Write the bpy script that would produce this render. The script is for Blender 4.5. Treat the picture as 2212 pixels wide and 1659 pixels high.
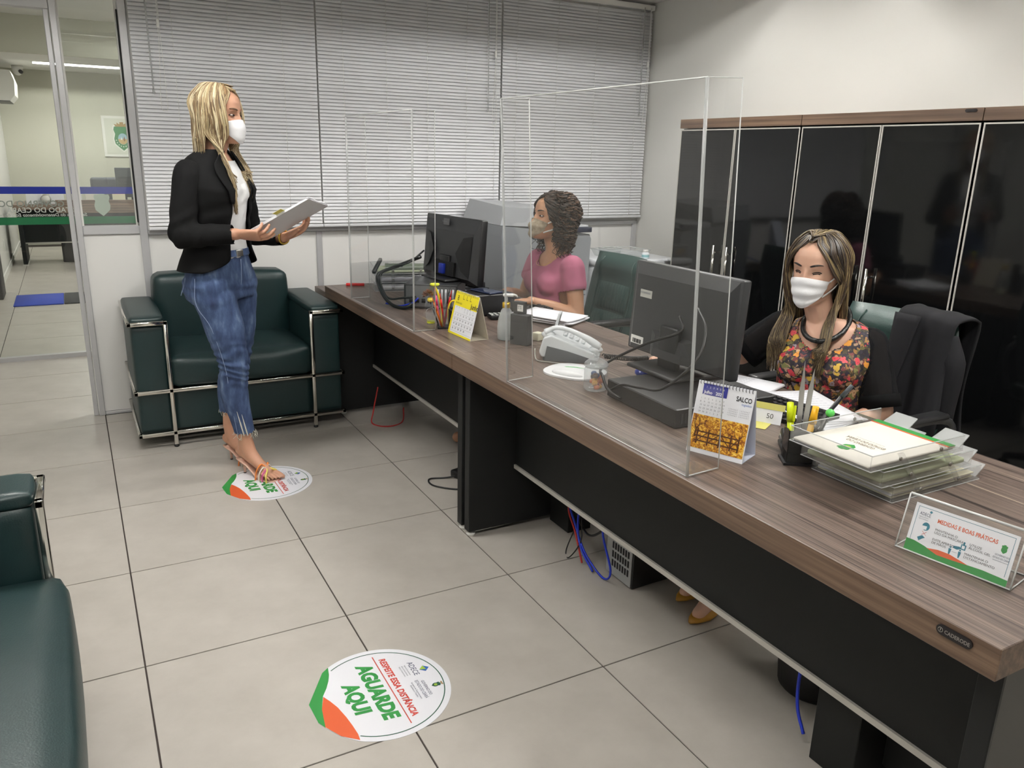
import bpy, bmesh, math, random
from mathutils import Vector, Matrix, Euler
random.seed(7)
for o in list(bpy.data.objects): bpy.data.objects.remove(o)
scene = bpy.context.scene
COL = scene.collection
R = math.radians

# ------------------------------------------------------------------ camera
def setup_camera():
    cd = bpy.data.cameras.new('camera'); co = bpy.data.objects.new('camera', cd); COL.objects.link(co)
    f, yaw, pit, roll = 1708.32, R(28.94), R(16.087), R(1.425)
    fwd = Vector((math.sin(yaw)*math.cos(pit), math.cos(yaw)*math.cos(pit), -math.sin(pit)))
    right = Vector((math.cos(yaw), -math.sin(yaw), 0)); up = right.cross(fwd)
    r2 = math.cos(roll)*right + math.sin(roll)*up
    u2 = -math.sin(roll)*right + math.cos(roll)*up
    m = Matrix((r2, u2, -fwd)).transposed().to_4x4(); m.translation = Vector((-.0407, -4.0385, 1.4556))
    co.matrix_world = m
    cd.sensor_fit = 'HORIZONTAL'; cd.sensor_width = 36; cd.lens = 36*f/2212
    cd.clip_start = .02; cd.clip_end = 60
    scene.camera = co
setup_camera()
# ------------------------------------------------------------------ world and exposure
wd = bpy.data.worlds.new('world'); scene.world = wd; wd.use_nodes = True
wd.node_tree.nodes['Background'].inputs[0].default_value = (.80, .84, .9, 1)
wd.node_tree.nodes['Background'].inputs[1].default_value = .25
vs = scene.view_settings
vs.view_transform = 'Standard'; vs.look = 'None'; vs.gamma = 1; vs.use_curve_mapping = False
vs.exposure = 0.0
scene.cycles.max_bounces = 8; scene.cycles.transparent_max_bounces = 20; scene.cycles.transmission_bounces = 6; scene.cycles.caustics_reflective = False; scene.cycles.caustics_refractive = False
LAMP = 140.0     # emission of the fluorescent tubes in the recessed ceiling lamps

# ------------------------------------------------------------------ materials
MATS = {}
def srgb(r, g, b):
    f = lambda c: (c/255/12.92) if c/255 <= .04045 else ((c/255+.055)/1.055)**2.4
    return (f(r), f(g), f(b))
def mat(name, col=(200,200,200), rough=.5, metal=0, spec=.5, trans=0, noise=0, nscale=40, bump=0, bscale=200, coat=0, sss=0, sheen=0):
    if name in MATS: return MATS[name]
    m = bpy.data.materials.new(name); MATS[name] = m; m.use_nodes = True
    nt = m.node_tree; b = nt.nodes['Principled BSDF']; c = srgb(*col)
    b.inputs['Base Color'].default_value = (*c, 1); b.inputs['Roughness'].default_value = rough
    b.inputs['Metallic'].default_value = metal; b.inputs['Specular IOR Level'].default_value = spec
    b.inputs['Coat Weight'].default_value = coat; b.inputs['Coat Roughness'].default_value = .08
    if trans: b.inputs['Transmission Weight'].default_value = trans
    if sss: b.inputs['Subsurface Weight'].default_value = sss; b.inputs['Subsurface Radius'].default_value = (.012,.005,.003); b.inputs['Subsurface Scale'].default_value = 1
    if sheen: b.inputs['Sheen Weight'].default_value = sheen
    if noise or bump:
        tc = nt.nodes.new('ShaderNodeTexCoord')
    if noise:
        n = nt.nodes.new('ShaderNodeTexNoise'); n.inputs['Scale'].default_value = nscale; n.inputs['Detail'].default_value = 4
        nt.links.new(tc.outputs['Object'], n.inputs['Vector'])
        mx = nt.nodes.new('ShaderNodeMix'); mx.data_type = 'RGBA'
        mx.inputs['A'].default_value = (*[v*(1-noise) for v in c], 1); mx.inputs['B'].default_value = (*[min(1,v*(1+noise)) for v in c], 1)
        nt.links.new(n.outputs['Fac'], mx.inputs['Factor']); nt.links.new(mx.outputs['Result'], b.inputs['Base Color'])
    if bump:
        n2 = nt.nodes.new('ShaderNodeTexNoise'); n2.inputs['Scale'].default_value = bscale; n2.inputs['Detail'].default_value = 3
        nt.links.new(tc.outputs['Object'], n2.inputs['Vector'])
        bp = nt.nodes.new('ShaderNodeBump'); bp.inputs['Strength'].default_value = bump; bp.inputs['Distance'].default_value = .004
        nt.links.new(n2.outputs['Fac'], bp.inputs['Height']); nt.links.new(bp.outputs['Normal'], b.inputs['Normal'])
    return m
def ramp_mat(name, scale, stops, rough=.4, detail=6, tex='noise', distort=0, bump=0, coat=0):
    """stretched noise through a colour ramp (wood, cloth, stone)"""
    if name in MATS: return MATS[name]
    m = bpy.data.materials.new(name); MATS[name] = m; m.use_nodes = True
    nt = m.node_tree; b = nt.nodes['Principled BSDF']; b.inputs['Roughness'].default_value = rough; b.inputs['Coat Weight'].default_value = coat
    tc = nt.nodes.new('ShaderNodeTexCoord'); mp = nt.nodes.new('ShaderNodeMapping'); mp.inputs['Scale'].default_value = scale
    nt.links.new(tc.outputs['Object'], mp.inputs['Vector'])
    if tex == 'noise':
        n = nt.nodes.new('ShaderNodeTexNoise'); n.inputs['Scale'].default_value = 1; n.inputs['Detail'].default_value = detail; n.inputs['Roughness'].default_value = .62; n.inputs['Distortion'].default_value = distort; out = n.outputs['Fac']
    else:
        n = nt.nodes.new('ShaderNodeTexVoronoi'); n.inputs['Scale'].default_value = 1; out = n.outputs['Color']
    nt.links.new(mp.outputs['Vector'], n.inputs['Vector'])
    cr = nt.nodes.new('ShaderNodeValToRGB'); e = cr.color_ramp.elements
    while len(e) < len(stops): e.new(.5)
    for i, (p, c) in enumerate(stops): e[i].position = p; e[i].color = (*srgb(*c), 1)
    nt.links.new(out, cr.inputs['Fac']); nt.links.new(cr.outputs['Color'], b.inputs['Base Color'])
    if bump:
        bp = nt.nodes.new('ShaderNodeBump'); bp.inputs['Strength'].default_value = bump; bp.inputs['Distance'].default_value = .002
        nt.links.new(out, bp.inputs['Height']); nt.links.new(bp.outputs['Normal'], b.inputs['Normal'])
    return m
def glass_mat(name, tint=(255,255,255), ior=1.45, rough=.0, haze=0):
    """clear sheet: passes light straight on, mirrors by Fresnel"""
    if name in MATS: return MATS[name]
    m = bpy.data.materials.new(name); MATS[name] = m; m.use_nodes = True
    nt = m.node_tree; nt.nodes.remove(nt.nodes['Principled BSDF']); out = nt.nodes['Material Output']
    t = nt.nodes.new('ShaderNodeBsdfTransparent'); t.inputs[0].default_value = (*srgb(*tint), 1)
    g = nt.nodes.new('ShaderNodeBsdfGlossy'); g.inputs['Roughness'].default_value = rough; g.inputs['Color'].default_value = (.9,.9,.9,1)
    f0 = ((ior-1)/(ior+1))**2
    lw = nt.nodes.new('ShaderNodeLayerWeight'); lw.inputs[0].default_value = .5       # Facing: 0 head-on, 1 grazing
    pw = nt.nodes.new('ShaderNodeMath'); pw.operation = 'POWER'; pw.inputs[1].default_value = 5; nt.links.new(lw.outputs['Facing'], pw.inputs[0])
    fr = nt.nodes.new('ShaderNodeMath'); fr.operation = 'MULTIPLY_ADD'; fr.inputs[1].default_value = 1-f0; fr.inputs[2].default_value = f0; nt.links.new(pw.outputs[0], fr.inputs[0])
    mx = nt.nodes.new('ShaderNodeMixShader'); nt.links.new(fr.outputs[0], mx.inputs[0]); nt.links.new(t.outputs[0], mx.inputs[1]); nt.links.new(g.outputs[0], mx.inputs[2])
    last = mx
    if haze:
        d = nt.nodes.new('ShaderNodeBsdfDiffuse'); d.inputs[0].default_value = (.8,.82,.82,1)
        m2 = nt.nodes.new('ShaderNodeMixShader'); m2.inputs[0].default_value = haze
        nt.links.new(mx.outputs[0], m2.inputs[1]); nt.links.new(d.outputs[0], m2.inputs[2]); last = m2
    nt.links.new(last.outputs[0], out.inputs[0])
    return m
def emit_mat(name, col, strength):
    if name in MATS: return MATS[name]
    m = bpy.data.materials.new(name); MATS[name] = m; m.use_nodes = True
    b = m.node_tree.nodes['Principled BSDF']; b.inputs['Base Color'].default_value = (*srgb(*col), 1)
    b.inputs['Emission Color'].default_value = (*srgb(*col), 1); b.inputs['Emission Strength'].default_value = strength
    return m
def attr_mat(name, rough=.45, attr='tone', spec=.5, sheen=0):
    """colour comes from a per-strand colour attribute"""
    if name in MATS: return MATS[name]
    m = bpy.data.materials.new(name); MATS[name] = m; m.use_nodes = True
    nt = m.node_tree; b = nt.nodes['Principled BSDF']; b.inputs['Roughness'].default_value = rough; b.inputs['Specular IOR Level'].default_value = spec
    a = nt.nodes.new('ShaderNodeAttribute'); a.attribute_name = attr; nt.links.new(a.outputs['Color'], b.inputs['Base Color'])
    return m

WHITE = mat('white_paint', (226,225,220), .55)
WALLP = mat('warm_white_wall_paint', (216,215,210), .8, noise=.015, nscale=3)
ALU = mat('anodised_aluminium', (196,196,198), .38, metal=.35, noise=.03, nscale=30)
CHROME = mat('polished_chrome', (215,212,205), .12, metal=1)
STEEL = mat('brushed_steel', (190,190,188), .3, metal=1)
BLACKP = mat('black_plastic', (22,22,24), .42)
GREYP = mat('dark_grey_plastic', (46,47,49), .45)
BLACKL = mat('black_laminate', (24,25,25), .6, bump=.05, bscale=300, spec=.3)
PAPER = mat('white_paper', (232,233,238), .7)
LEATHER = mat('dark_green_leather', (22,45,46), .42, noise=.12, nscale=8, bump=.14, bscale=260)
LEATHER2 = mat('office_chair_green_leather', (42,66,62), .42, noise=.1, nscale=8, bump=.12, bscale=260)
WOOD = ramp_mat('streaked_walnut_laminate', (75, .55, 75), [(.30,(38,30,28)),(.41,(74,61,55)),(.455,(112,97,89)),(.49,(70,57,51)),(.53,(122,107,98)),(.57,(78,64,57)),(.62,(128,112,101)),(.66,(88,73,65)),(.70,(186,170,150)),(.73,(96,80,71))], .36, detail=4)
WOODX = ramp_mat('streaked_walnut_laminate_crosswise', (1.3, 55, 55), [(.25,(70,52,44)),(.45,(104,83,70)),(.55,(128,106,92)),(.75,(150,128,110))], .4, detail=8)
WOODE = ramp_mat('walnut_edge_band', (90, 1.3, 75), [(.25,(64,49,39)),(.5,(98,78,63)),(.75,(126,103,84))], .45, detail=8)
ACRYL = glass_mat('clear_acrylic')
EDGE = mat('bright_acrylic_edge', (238,240,238), .25, trans=.25)
GLASS = glass_mat('window_glass', (252,254,252))

# ------------------------------------------------------------------ mesh helpers
class MB:
    def __init__(s): s.v=[]; s.f=[]; s.m=[]; s.sm=[]
    def add(s, vs, fs, mi=0, smooth=False, M=None):
        o=len(s.v)
        if M is not None: vs=[M@Vector(p) for p in vs]
        s.v+= [tuple(p) for p in vs]
        for f in fs: s.f.append(tuple(i+o for i in f)); s.m.append(mi); s.sm.append(smooth)
        return s
    def box(s, a, b, mi=0, M=None):
        x0,y0,z0=[min(a[i],b[i]) for i in range(3)]; x1,y1,z1=[max(a[i],b[i]) for i in range(3)]
        return s.add([(x0,y0,z0),(x1,y0,z0),(x1,y1,z0),(x0,y1,z0),(x0,y0,z1),(x1,y0,z1),(x1,y1,z1),(x0,y1,z1)],
            [(0,3,2,1),(4,5,6,7),(0,1,5,4),(1,2,6,5),(2,3,7,6),(3,0,4,7)], mi, False, M)
    def rbox(s, a, b, r=.01, seg=3, mi=0, M=None, smooth=True, bulge=0, cuts=0):
        bm=bmesh.new(); bmesh.ops.create_cube(bm,size=1)
        c=[(a[i]+b[i])/2 for i in range(3)]; d=[abs(b[i]-a[i]) for i in range(3)]
        for v in bm.verts: v.co=Vector((v.co.x*d[0]+c[0],v.co.y*d[1]+c[1],v.co.z*d[2]+c[2]))
        r=min(r,min(d)*.49)
        bmesh.ops.bevel(bm,geom=list(bm.edges),offset=r,segments=seg,profile=.5,affect='EDGES')
        if cuts:
            bmesh.ops.subdivide_edges(bm,edges=[e for e in bm.edges if e.calc_length()>max(d)*.3],cuts=cuts,use_grid_fill=True)
        if bulge:
            for v in bm.verts:
                u=[(v.co[i]-c[i])/(d[i]/2) for i in range(3)]
                k=[(1-u[i]**2) for i in range(3)]
                v.co.x+=bulge*u[0]*max(0,k[1])*max(0,k[2]); v.co.y+=bulge*u[1]*max(0,k[0])*max(0,k[2]); v.co.z+=bulge*u[2]*max(0,k[0])*max(0,k[1])
        bm.verts.ensure_lookup_table(); bm.verts.index_update()
        s.add([v.co.copy() for v in bm.verts],[[v.index for v in f.verts] for f in bm.faces],mi,smooth,M); bm.free(); return s
    def tube(s, path, rad, seg=8, mi=0, M=None, cap=True, smooth=True, flat=1.0, up=None):
        """swept tube; rad number or list; flat squashes the second axis"""
        P=[Vector(p) for p in path]; n=len(P)
        rr=rad if isinstance(rad,(list,tuple)) else [rad]*n
        vs=[]; prev=None
        for i in range(n):
            t=(P[min(i+1,n-1)]-P[max(i-1,0)]); 
            if t.length<1e-9: t=Vector((0,0,1))
            t.normalize()
            if prev is None:
                a=Vector(up) if up else (Vector((0,0,1)) if abs(t.z)<.9 else Vector((1,0,0)))
                n1=(a-t*a.dot(t)).normalized()
            else:
                n1=(prev-t*prev.dot(t)); n1=n1.normalized() if n1.length>1e-6 else prev
            prev=n1; n2=t.cross(n1)
            for k in range(seg):
                an=2*math.pi*k/seg; vs.append(P[i]+n1*(math.cos(an)*rr[i]*flat)+n2*(math.sin(an)*rr[i]))
        fs=[]
        for i in range(n-1):
            for k in range(seg):
                k2=(k+1)%seg; fs.append((i*seg+k,i*seg+k2,(i+1)*seg+k2,(i+1)*seg+k))
        if cap: fs.append(tuple(range(seg))[::-1]); fs.append(tuple((n-1)*seg+k for k in range(seg)))
        return s.add(vs,fs,mi,smooth,M)
    def cyl(s, p0, p1, r0, r1=None, seg=16, mi=0, M=None, smooth=True):
        return s.tube([p0,p1],[r0,r0 if r1 is None else r1],seg,mi,M,True,smooth)
    def lathe(s, prof, seg=24, mi=0, M=None, c=(0,0,0), cap=True):
        vs=[]; fs=[]
        for (r,z) in prof:
            for k in range(seg):
                a=2*math.pi*k/seg; vs.append((c[0]+r*math.cos(a),c[1]+r*math.sin(a),c[2]+z))
        for i in range(len(prof)-1):
            for k in range(seg):
                k2=(k+1)%seg; fs.append((i*seg+k,i*seg+k2,(i+1)*seg+k2,(i+1)*seg+k))
        if cap: fs.append(tuple(range(seg))[::-1]); fs.append(tuple((len(prof)-1)*seg+k for k in range(seg)))
        return s.add(vs,fs,mi,True,M)
    def prism(s, poly, z0, z1, mi=0, M=None, smooth=False):
        n=len(poly); vs=[(p[0],p[1],z0) for p in poly]+[(p[0],p[1],z1) for p in poly]
        fs=[tuple(range(n))[::-1],tuple(range(n,2*n))]+[(i,(i+1)%n,n+(i+1)%n,n+i) for i in range(n)]
        return s.add(vs,fs,mi,smooth,M)
    def loft(s, rings, mi=0, M=None, smooth=True, cap=True, closed=True):
        """rings: list of equal-length point lists"""
        n=len(rings[0]); vs=[p for r in rings for p in r]; fs=[]
        for i in range(len(rings)-1):
            for k in range(n if closed else n-1):
                k2=(k+1)%n; fs.append((i*n+k,i*n+k2,(i+1)*n+k2,(i+1)*n+k))
        if cap and closed: fs.append(tuple(range(n))[::-1]); fs.append(tuple((len(rings)-1)*n+k for k in range(n)))
        return s.add(vs,fs,mi,smooth,M)
    def quad(s,a,b,c,d,mi=0,M=None): return s.add([a,b,c,d],[(0,1,2,3)],mi,False,M)
    def sphere(s,c,r,seg=14,mi=0,M=None):
        r=(r,r,r) if not isinstance(r,(tuple,list)) else r
        prof=[(max(1e-4,math.sin(math.pi*i/(seg//2+3))),-math.cos(math.pi*i/(seg//2+3))) for i in range(seg//2+4)]
        vs=[];n=seg
        for (q,z) in prof:
            for k in range(n):
                a=2*math.pi*k/n; vs.append((c[0]+r[0]*q*math.cos(a),c[1]+r[1]*q*math.sin(a),c[2]+r[2]*z))
        fs=[]
        for i in range(len(prof)-1):
            for k in range(n):
                k2=(k+1)%n; fs.append((i*n+k,i*n+k2,(i+1)*n+k2,(i+1)*n+k))
        return s.add(vs,fs,mi,True,M)
    def mesh(s,name,mats):
        me=bpy.data.meshes.new(name); me.from_pydata(s.v,[],s.f); 
        for m in (mats if isinstance(mats,(list,tuple)) else [mats]): me.materials.append(m)
        me.polygons.foreach_set('material_index',s.m); me.polygons.foreach_set('use_smooth',s.sm); me.update()
        return me
    def build(s,name,mats,parent=None,loc=None,rot=None):
        o=bpy.data.objects.new(name,s.mesh(name,mats)); COL.objects.link(o)
        if parent: o.parent=parent
        if loc: o.location=loc
        if rot: o.rotation_euler=rot
        return o
def obj(name, me, parent=None, loc=(0,0,0), rot=(0,0,0), scale=None):
    o=bpy.data.objects.new(name,me); COL.objects.link(o); o.location=loc; o.rotation_euler=rot
    if scale: o.scale=scale
    if parent: o.parent=parent
    return o
def tag(o,label,cat,group=None,kind=None):
    o['label']=label; o['category']=cat
    if group: o['group']=group
    if kind: o['kind']=kind
    return o
def thing(name,label,cat,loc=(0,0,0),rz=0,group=None):
    o=bpy.data.objects.new(name,None); COL.objects.link(o); o.empty_display_size=.05
    o.location=loc; o.rotation_euler=(0,0,rz); return tag(o,label,cat,group)
def struct(o): o['kind']='structure'; return o
def lbl(o,t): o['label']=t; return o
def text(body,size,m,parent,loc,rot=(0,0,0),shear=0,bold=0,align='LEFT',name='lettering',spacing=1,sx=1,line=1,width=None):
    cu=bpy.data.curves.new(name,'FONT'); cu.body=body; cu.size=size; cu.shear=shear; cu.offset=bold; cu.align_x=align; cu.space_character=spacing; cu.resolution_u=3; cu.space_line=line
    t=bpy.data.objects.new(name,cu); me=bpy.data.meshes.new_from_object(t); bpy.data.objects.remove(t)
    me.materials.clear(); me.materials.append(m)
    if width and len(me.vertices):
        xs=[v.co.x for v in me.vertices]; sx=width/(max(xs)-min(xs))
    return obj(name,me,parent,loc,rot,(sx,1,1))
def flat(poly,m,parent,name,z=0,loc=(0,0,0),rot=(0,0,0)):
    me=bpy.data.meshes.new(name); me.from_pydata([(p[0],p[1],z) for p in poly],[],[tuple(range(len(poly)))]); me.materials.append(m)
    return obj(name,me,parent,loc,rot)
def ring_pts(cx,cy,r,n=48,a0=0,a1=2*math.pi):
    return [(cx+r*math.cos(a0+(a1-a0)*i/n),cy+r*math.sin(a0+(a1-a0)*i/n)) for i in range(n if abs(a1-a0-2*math.pi)<1e-6 else n+1)]
def smooth_path(pts,n=8):
    """Catmull-Rom through the points"""
    P=[Vector(p) for p in pts]; P=[2*P[0]-P[1]]+P+[2*P[-1]-P[-2]]; out=[]
    for i in range(1,len(P)-2):
        for k in range(n):
            t=k/n; a,b,c,d=P[i-1],P[i],P[i+1],P[i+2]
            out.append(.5*((2*b)+(c-a)*t+(2*a-5*b+4*c-d)*t*t+(3*b-a-3*c+d)*t**3))
    out.append(P[-2]); return out
# ================================================================== ROOM SHELL
XL, XR, YB, YF, H = -1.0, 3.63, .75, -5.4, 2.48
# ---- floor with single tiles
TILE = ramp_mat('beige_porcelain_tile', (5,5,5), [(.3,(176,170,162)),(.5,(184,178,170)),(.7,(191,185,177))], .34, detail=9)
GROUT = mat('dark_grout', (62,54,50), .9)
fl = MB().box((XL-.3,YF,-.06),(XR,YB+.06,-.003)).box((XL-.3,YB+.06,-.06),(2.6,10.2,-.003)).build('floor', GROUT); struct(fl)
g=.0016; T=.6
def tile_mesh(w,d):
    return MB().add([(0,0,-.012),(w,0,-.012),(w,d,-.012),(0,d,-.012),(.001,.001,0),(w-.001,.001,0),(w-.001,d-.001,0),(.001,d-.001,0)],
        [(4,5,6,7),(0,1,5,4),(1,2,6,5),(2,3,7,6),(3,0,4,7)]).mesh('tile',TILE)
full=tile_mesh(T-2*g,T-2*g); cache={}
def lay(x0,x1,y0,y1,skipfar=False):
    i=math.floor(x0/T+1e-6)
    while i*T<x1-1e-4:
        j=math.floor(y0/T+1e-6)
        while j*T<y1-1e-4:
            a,b=max(i*T,x0),min(i*T+T,x1); c,d=max(j*T,y0),min(j*T+T,y1)
            w,e=round(b-a-2*g,4),round(d-c-2*g,4)
            if w>.02 and e>.02:
                if (w,e)==(round(T-2*g,4),)*2: me=full
                else: me=cache.setdefault((w,e),None) or tile_mesh(w,e); cache[(w,e)]=me
                obj('tile',me,fl,(a+g,c+g,0))
            j+=1
        i+=1
lay(XL,0,YF,.6); lay(0,XR,YF,YB); lay(XL,0,.6,9.6); lay(0,1.2,YB+.06,9.6)
# ---- ceiling with holes for the recessed lamps
LAMPS=[(2.45,-.85),(2.45,-3.1),(.1,-1.2),(.1,-3.5)]
LW,LD=1.24,.30
def holed(x0,x1,y0,y1,z,th,holes,m,name):
    xs=sorted({x0,x1}|{h[0] for h in holes}|{h[1] for h in holes}); ys=sorted({y0,y1}|{h[2] for h in holes}|{h[3] for h in holes}); b=MB()
    for i in range(len(xs)-1):
        for j in range(len(ys)-1):
            cx,cy=(xs[i]+xs[i+1])/2,(ys[j]+ys[j+1])/2
            if any(h[0]<cx<h[1] and h[2]<cy<h[3] for h in holes): continue
            b.box((xs[i],ys[j],z),(xs[i+1],ys[j+1],z+th))
    return struct(b.build(name,m))
CEILM=mat('white_ceiling_board',(222,221,216),.8)
hl=[(x-LW/2,x+LW/2,y-LD/2,y+LD/2) for x,y in LAMPS]
holed(XL-.1,XR+.1,YF-.1,YB+.06,H,.03,hl,CEILM,'ceiling')
TUBE=emit_mat('fluorescent_tube',(255,253,249),LAMP)
REFL=mat('lamp_reflector',(235,235,232),.25,metal=.6)
def ceiling_lamp(x,y,z,label,depth=.085,w=LW,d=LD,strength=None):
    t=thing('ceiling_lamp',label,'ceiling lamp',(x,y,z),0,'recessed ceiling lamps')
    h=MB(); a,b=w/2,d/2
    h.box((-a,-b,depth),(a,b,depth+.01)).box((-a-.008,-b-.008,.001),(-a,b+.008,depth+.01)).box((a,-b-.008,.001),(a+.008,b+.008,depth+.01)).box((-a,-b-.008,.001),(a,-b,depth+.01)).box((-a,b,.001),(a,b+.008,depth+.01))
    h.build('housing',REFL,t)
    for sy in (-1,1):
        MB().cyl((-a+.03,sy*d*.22,depth-.03),(a-.03,sy*d*.22,depth-.03),.013,seg=10).build('tube',TUBE,t)
    f=MB()
    f.box((-a-.015,-b-.015,-.004),(a+.015,-b,0)).box((-a-.015,b,-.004),(a+.015,b+.015,0)).box((-a-.015,-b,-.004),(-a,b,0)).box((a,-b,-.004),(a+.015,b,0))
    f.build('frame',WHITE,t); return t
for (x,y),lb in zip(LAMPS,['recessed ceiling lamp above the far end of the desks','recessed ceiling lamp above the near end of the desks','recessed ceiling lamp above the standing woman','recessed ceiling lamp above the near armchair']):
    ceiling_lamp(x,y,H,lb)
# ---- walls
struct(MB().box((XR,YF,0),(XR+.1,YB+.1,H)).build('wall_right',WALLP))
struct(MB().box((XL-.1,YF,0),(XL,YB,H)).build('wall_left',WALLP))
struct(MB().box((XL-.1,YF-.1,0),(XR+.1,YF,H)).build('wall_front',WALLP))
PANEL=mat('white_partition_panel',(228,227,224),.38,noise=.01,nscale=5)
wb=MB()
wb.box((0,YB+.012,.02),(.30,YB+.05,1.0))            # white lower panel beside the doorway
wb.box((.30,YB+.012,.0),(XR,YB+.05,1.0))            # lower panels behind the armchair
wb.box((.30,YB+.012,1.0),(XR,YB+.05,H))             # behind the blinds
wb.box((XL,YB,2.15),(0,YB+.05,H))
struct(wb.build('wall_back',PANEL))
# aluminium posts and rails of the partition
n=1
def trim(a,b,m=ALU):
    global n
    o=struct(MB().rbox(a,b,.003,1,smooth=False).build('trim_%d'%n,m)); n+=1; return o
trim((-.028,YB-.004,0),(.002,YB+.06,H)); trim((-.055,YB+.01,0),(-.030,YB+.055,2.10))
trim((.275,YB-.002,0),(.315,YB+.06,H)); trim((1.238,YB,0),(1.272,YB+.02,1.02)); trim((2.425,YB,0),(2.46,YB+.02,1.02)); trim((3.59,YB-.002,0),(3.629,YB+.02,1.02))
trim((.002,YB-.002,1.0),(.275,YB+.055,1.045)); trim((.315,YB-.012,.995),(3.59,YB+.02,1.02)); trim((.002,YB,0),(.275,YB+.02,.018)); trim((.315,YB,0),(3.59,YB+.02,.018))
trim((XL,YB,2.09),(-.028,YB+.06,2.15))
trim((.268,YB-.004,1.06),(.275,YB+.02,2.12),mat('black_rubber_seal',(8,8,8),.6))
# side light pane beside the doorway
w1=struct(MB().box((.002,YB+.02,1.045),(.012,YB+.04,2.47)).box((.262,YB+.02,1.045),(.272,YB+.04,2.47)).build('window_1',WHITE))
MB().box((.012,YB+.026,1.045),(.262,YB+.032,2.47)).build('pane',glass_mat('side_light_glass',(253,254,253),haze=.06),w1)
# ---- blinds
SLAT=mat('pale_grey_blind_slat',(216,217,220),.42)
CORD=mat('blind_cord',(225,225,222),.7)
def blind(x0,x1,y,z0,z1,label,cords,wandx):
    t=thing('window_blind',label,'blind',((x0+x1)/2,y,z0),0,'slatted window blinds'); w=(x1-x0)/2
    pitch=.0195; tilt=R(62); d=.0125
    prof=[(-d,-.0),(-d*.5,.0016),(0,.0022),(d*.5,.0016),(d,0)]
    pr=[(p*math.cos(tilt)-q*math.sin(tilt),p*math.sin(tilt)+q*math.cos(tilt)) for p,q in prof]
    vs=[(-w+.003,a,b) for a,b in pr]+[(w-.003,a,b) for a,b in pr]
    me=MB().add(vs,[(i,i+1,i+6,i+5) for i in range(4)],0,True).mesh('slat',SLAT)
    N=int((z1-z0-.06)/pitch)
    for i in range(N): obj('slat',me,t,(0,random.uniform(-.0006,.0006),.034+i*pitch),(random.uniform(-.03,.03),0,0))
    MB().rbox((-w,-.013,0),(w,.013,.018),.004,2).build('bottom_rail',SLAT,t)
    MB().box((-w,-.02,z1-z0-.03),(w,.02,z1-z0)).build('headrail',WHITE,t)
    for c in cords:
        MB().tube([(c-(x0+x1)/2,-.0145,.01),(c-(x0+x1)/2,-.0145,z1-z0-.02)],.0011,4).build('ladder_cord',CORD,t)
    if wandx is not None:
        lx=wandx-(x0+x1)/2
        MB().tube([(lx,-.03,z1-z0-.02),(lx+.004,-.03,.72)],.0035,6).sphere((lx+.004,-.03,.71),(.006,.006,.014),8).build('wand',glass_mat('clear_plastic_wand',(225,225,225),haze=.3),t)
        p=smooth_path([(lx+.05,-.03,z1-z0-.02),(lx+.052,-.03,1.0),(lx+.035,-.03,.66),(lx+.05,-.032,.62),(lx+.065,-.03,.66),(lx+.06,-.03,1.0),(lx+.056,-.03,z1-z0-.02)],6)
        MB().tube(p,.0014,5).rbox((lx+.046,-.036,1.02),(lx+.060,-.024,1.06),.003,2).build('pull_cord',CORD,t)
    return t
blind(.318,1.269,YB-.045,1.022,2.46,'pale slatted blind next to the doorway, behind the standing woman',[.52,.8,1.08],.40)
blind(1.272,2.446,YB-.045,1.022,2.46,'wide middle blind above the far desk and its monitor',[1.42,1.68,1.94,2.2,2.40],2.34)
blind(2.449,3.612,YB-.05,1.045,2.46,'right-hand blind in the corner above the copier',[2.55,2.85,3.15,3.5],3.52)

# ================================================================== CORRIDOR AND FAR OFFICE BEYOND THE DOORWAY
YG=2.28
FARW=mat('far_office_wall_paint',(196,195,180),.85)
struct(MB().box((XL-.12,YB+.06,0),(XL-.02,YG,2.9)).build('wall_corridor_left',WALLP))
struct(MB().box((2.5,YB+.06,0),(2.6,10.1,2.9)).build('wall_corridor_right',WALLP))
struct(MB().box((-.87,YG+.05,0),(-.77,10.0,2.9)).build('wall_far_left',WALLP))
struct(MB().box((-.9,9.9,0),(2.6,10.0,2.9)).build('wall_far_back',FARW))
struct(MB().box((-.77,7.5,2.48),(2.5,7.56,2.9)).build('wall_far_soffit',FARW))
holed(XL-.1,2.6,YB+.06,7.5,2.9,.03,[(.98,2.22,1.4,1.7),(.98,2.22,4.5,4.8),(.98,2.22,6.3,6.6)],CEILM,'ceiling_corridor')
holed(-.9,2.6,7.56,10.0,2.48,.03,[(-.62+.35,.62+.35,8.55,8.85)],CEILM,'ceiling_far')
struct(MB().box((-.768,YG+.06,0),(-.755,9.89,.07)).build('baseboard_far_left',WHITE))
for p,lb in (((1.6,1.55,2.9),'added unseen ceiling lamp lighting the corridor'),((1.6,4.65,2.9),'added unseen ceiling lamp beyond the glass front'),((1.6,6.45,2.9),'added unseen ceiling lamp before the far desk'),((.35,8.7,2.48),'recessed ceiling lamp with bright reflector over the far desk')):  # all but the last are added out of view to brighten these rooms
    ceiling_lamp(p[0],p[1],p[2],lb)
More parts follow.
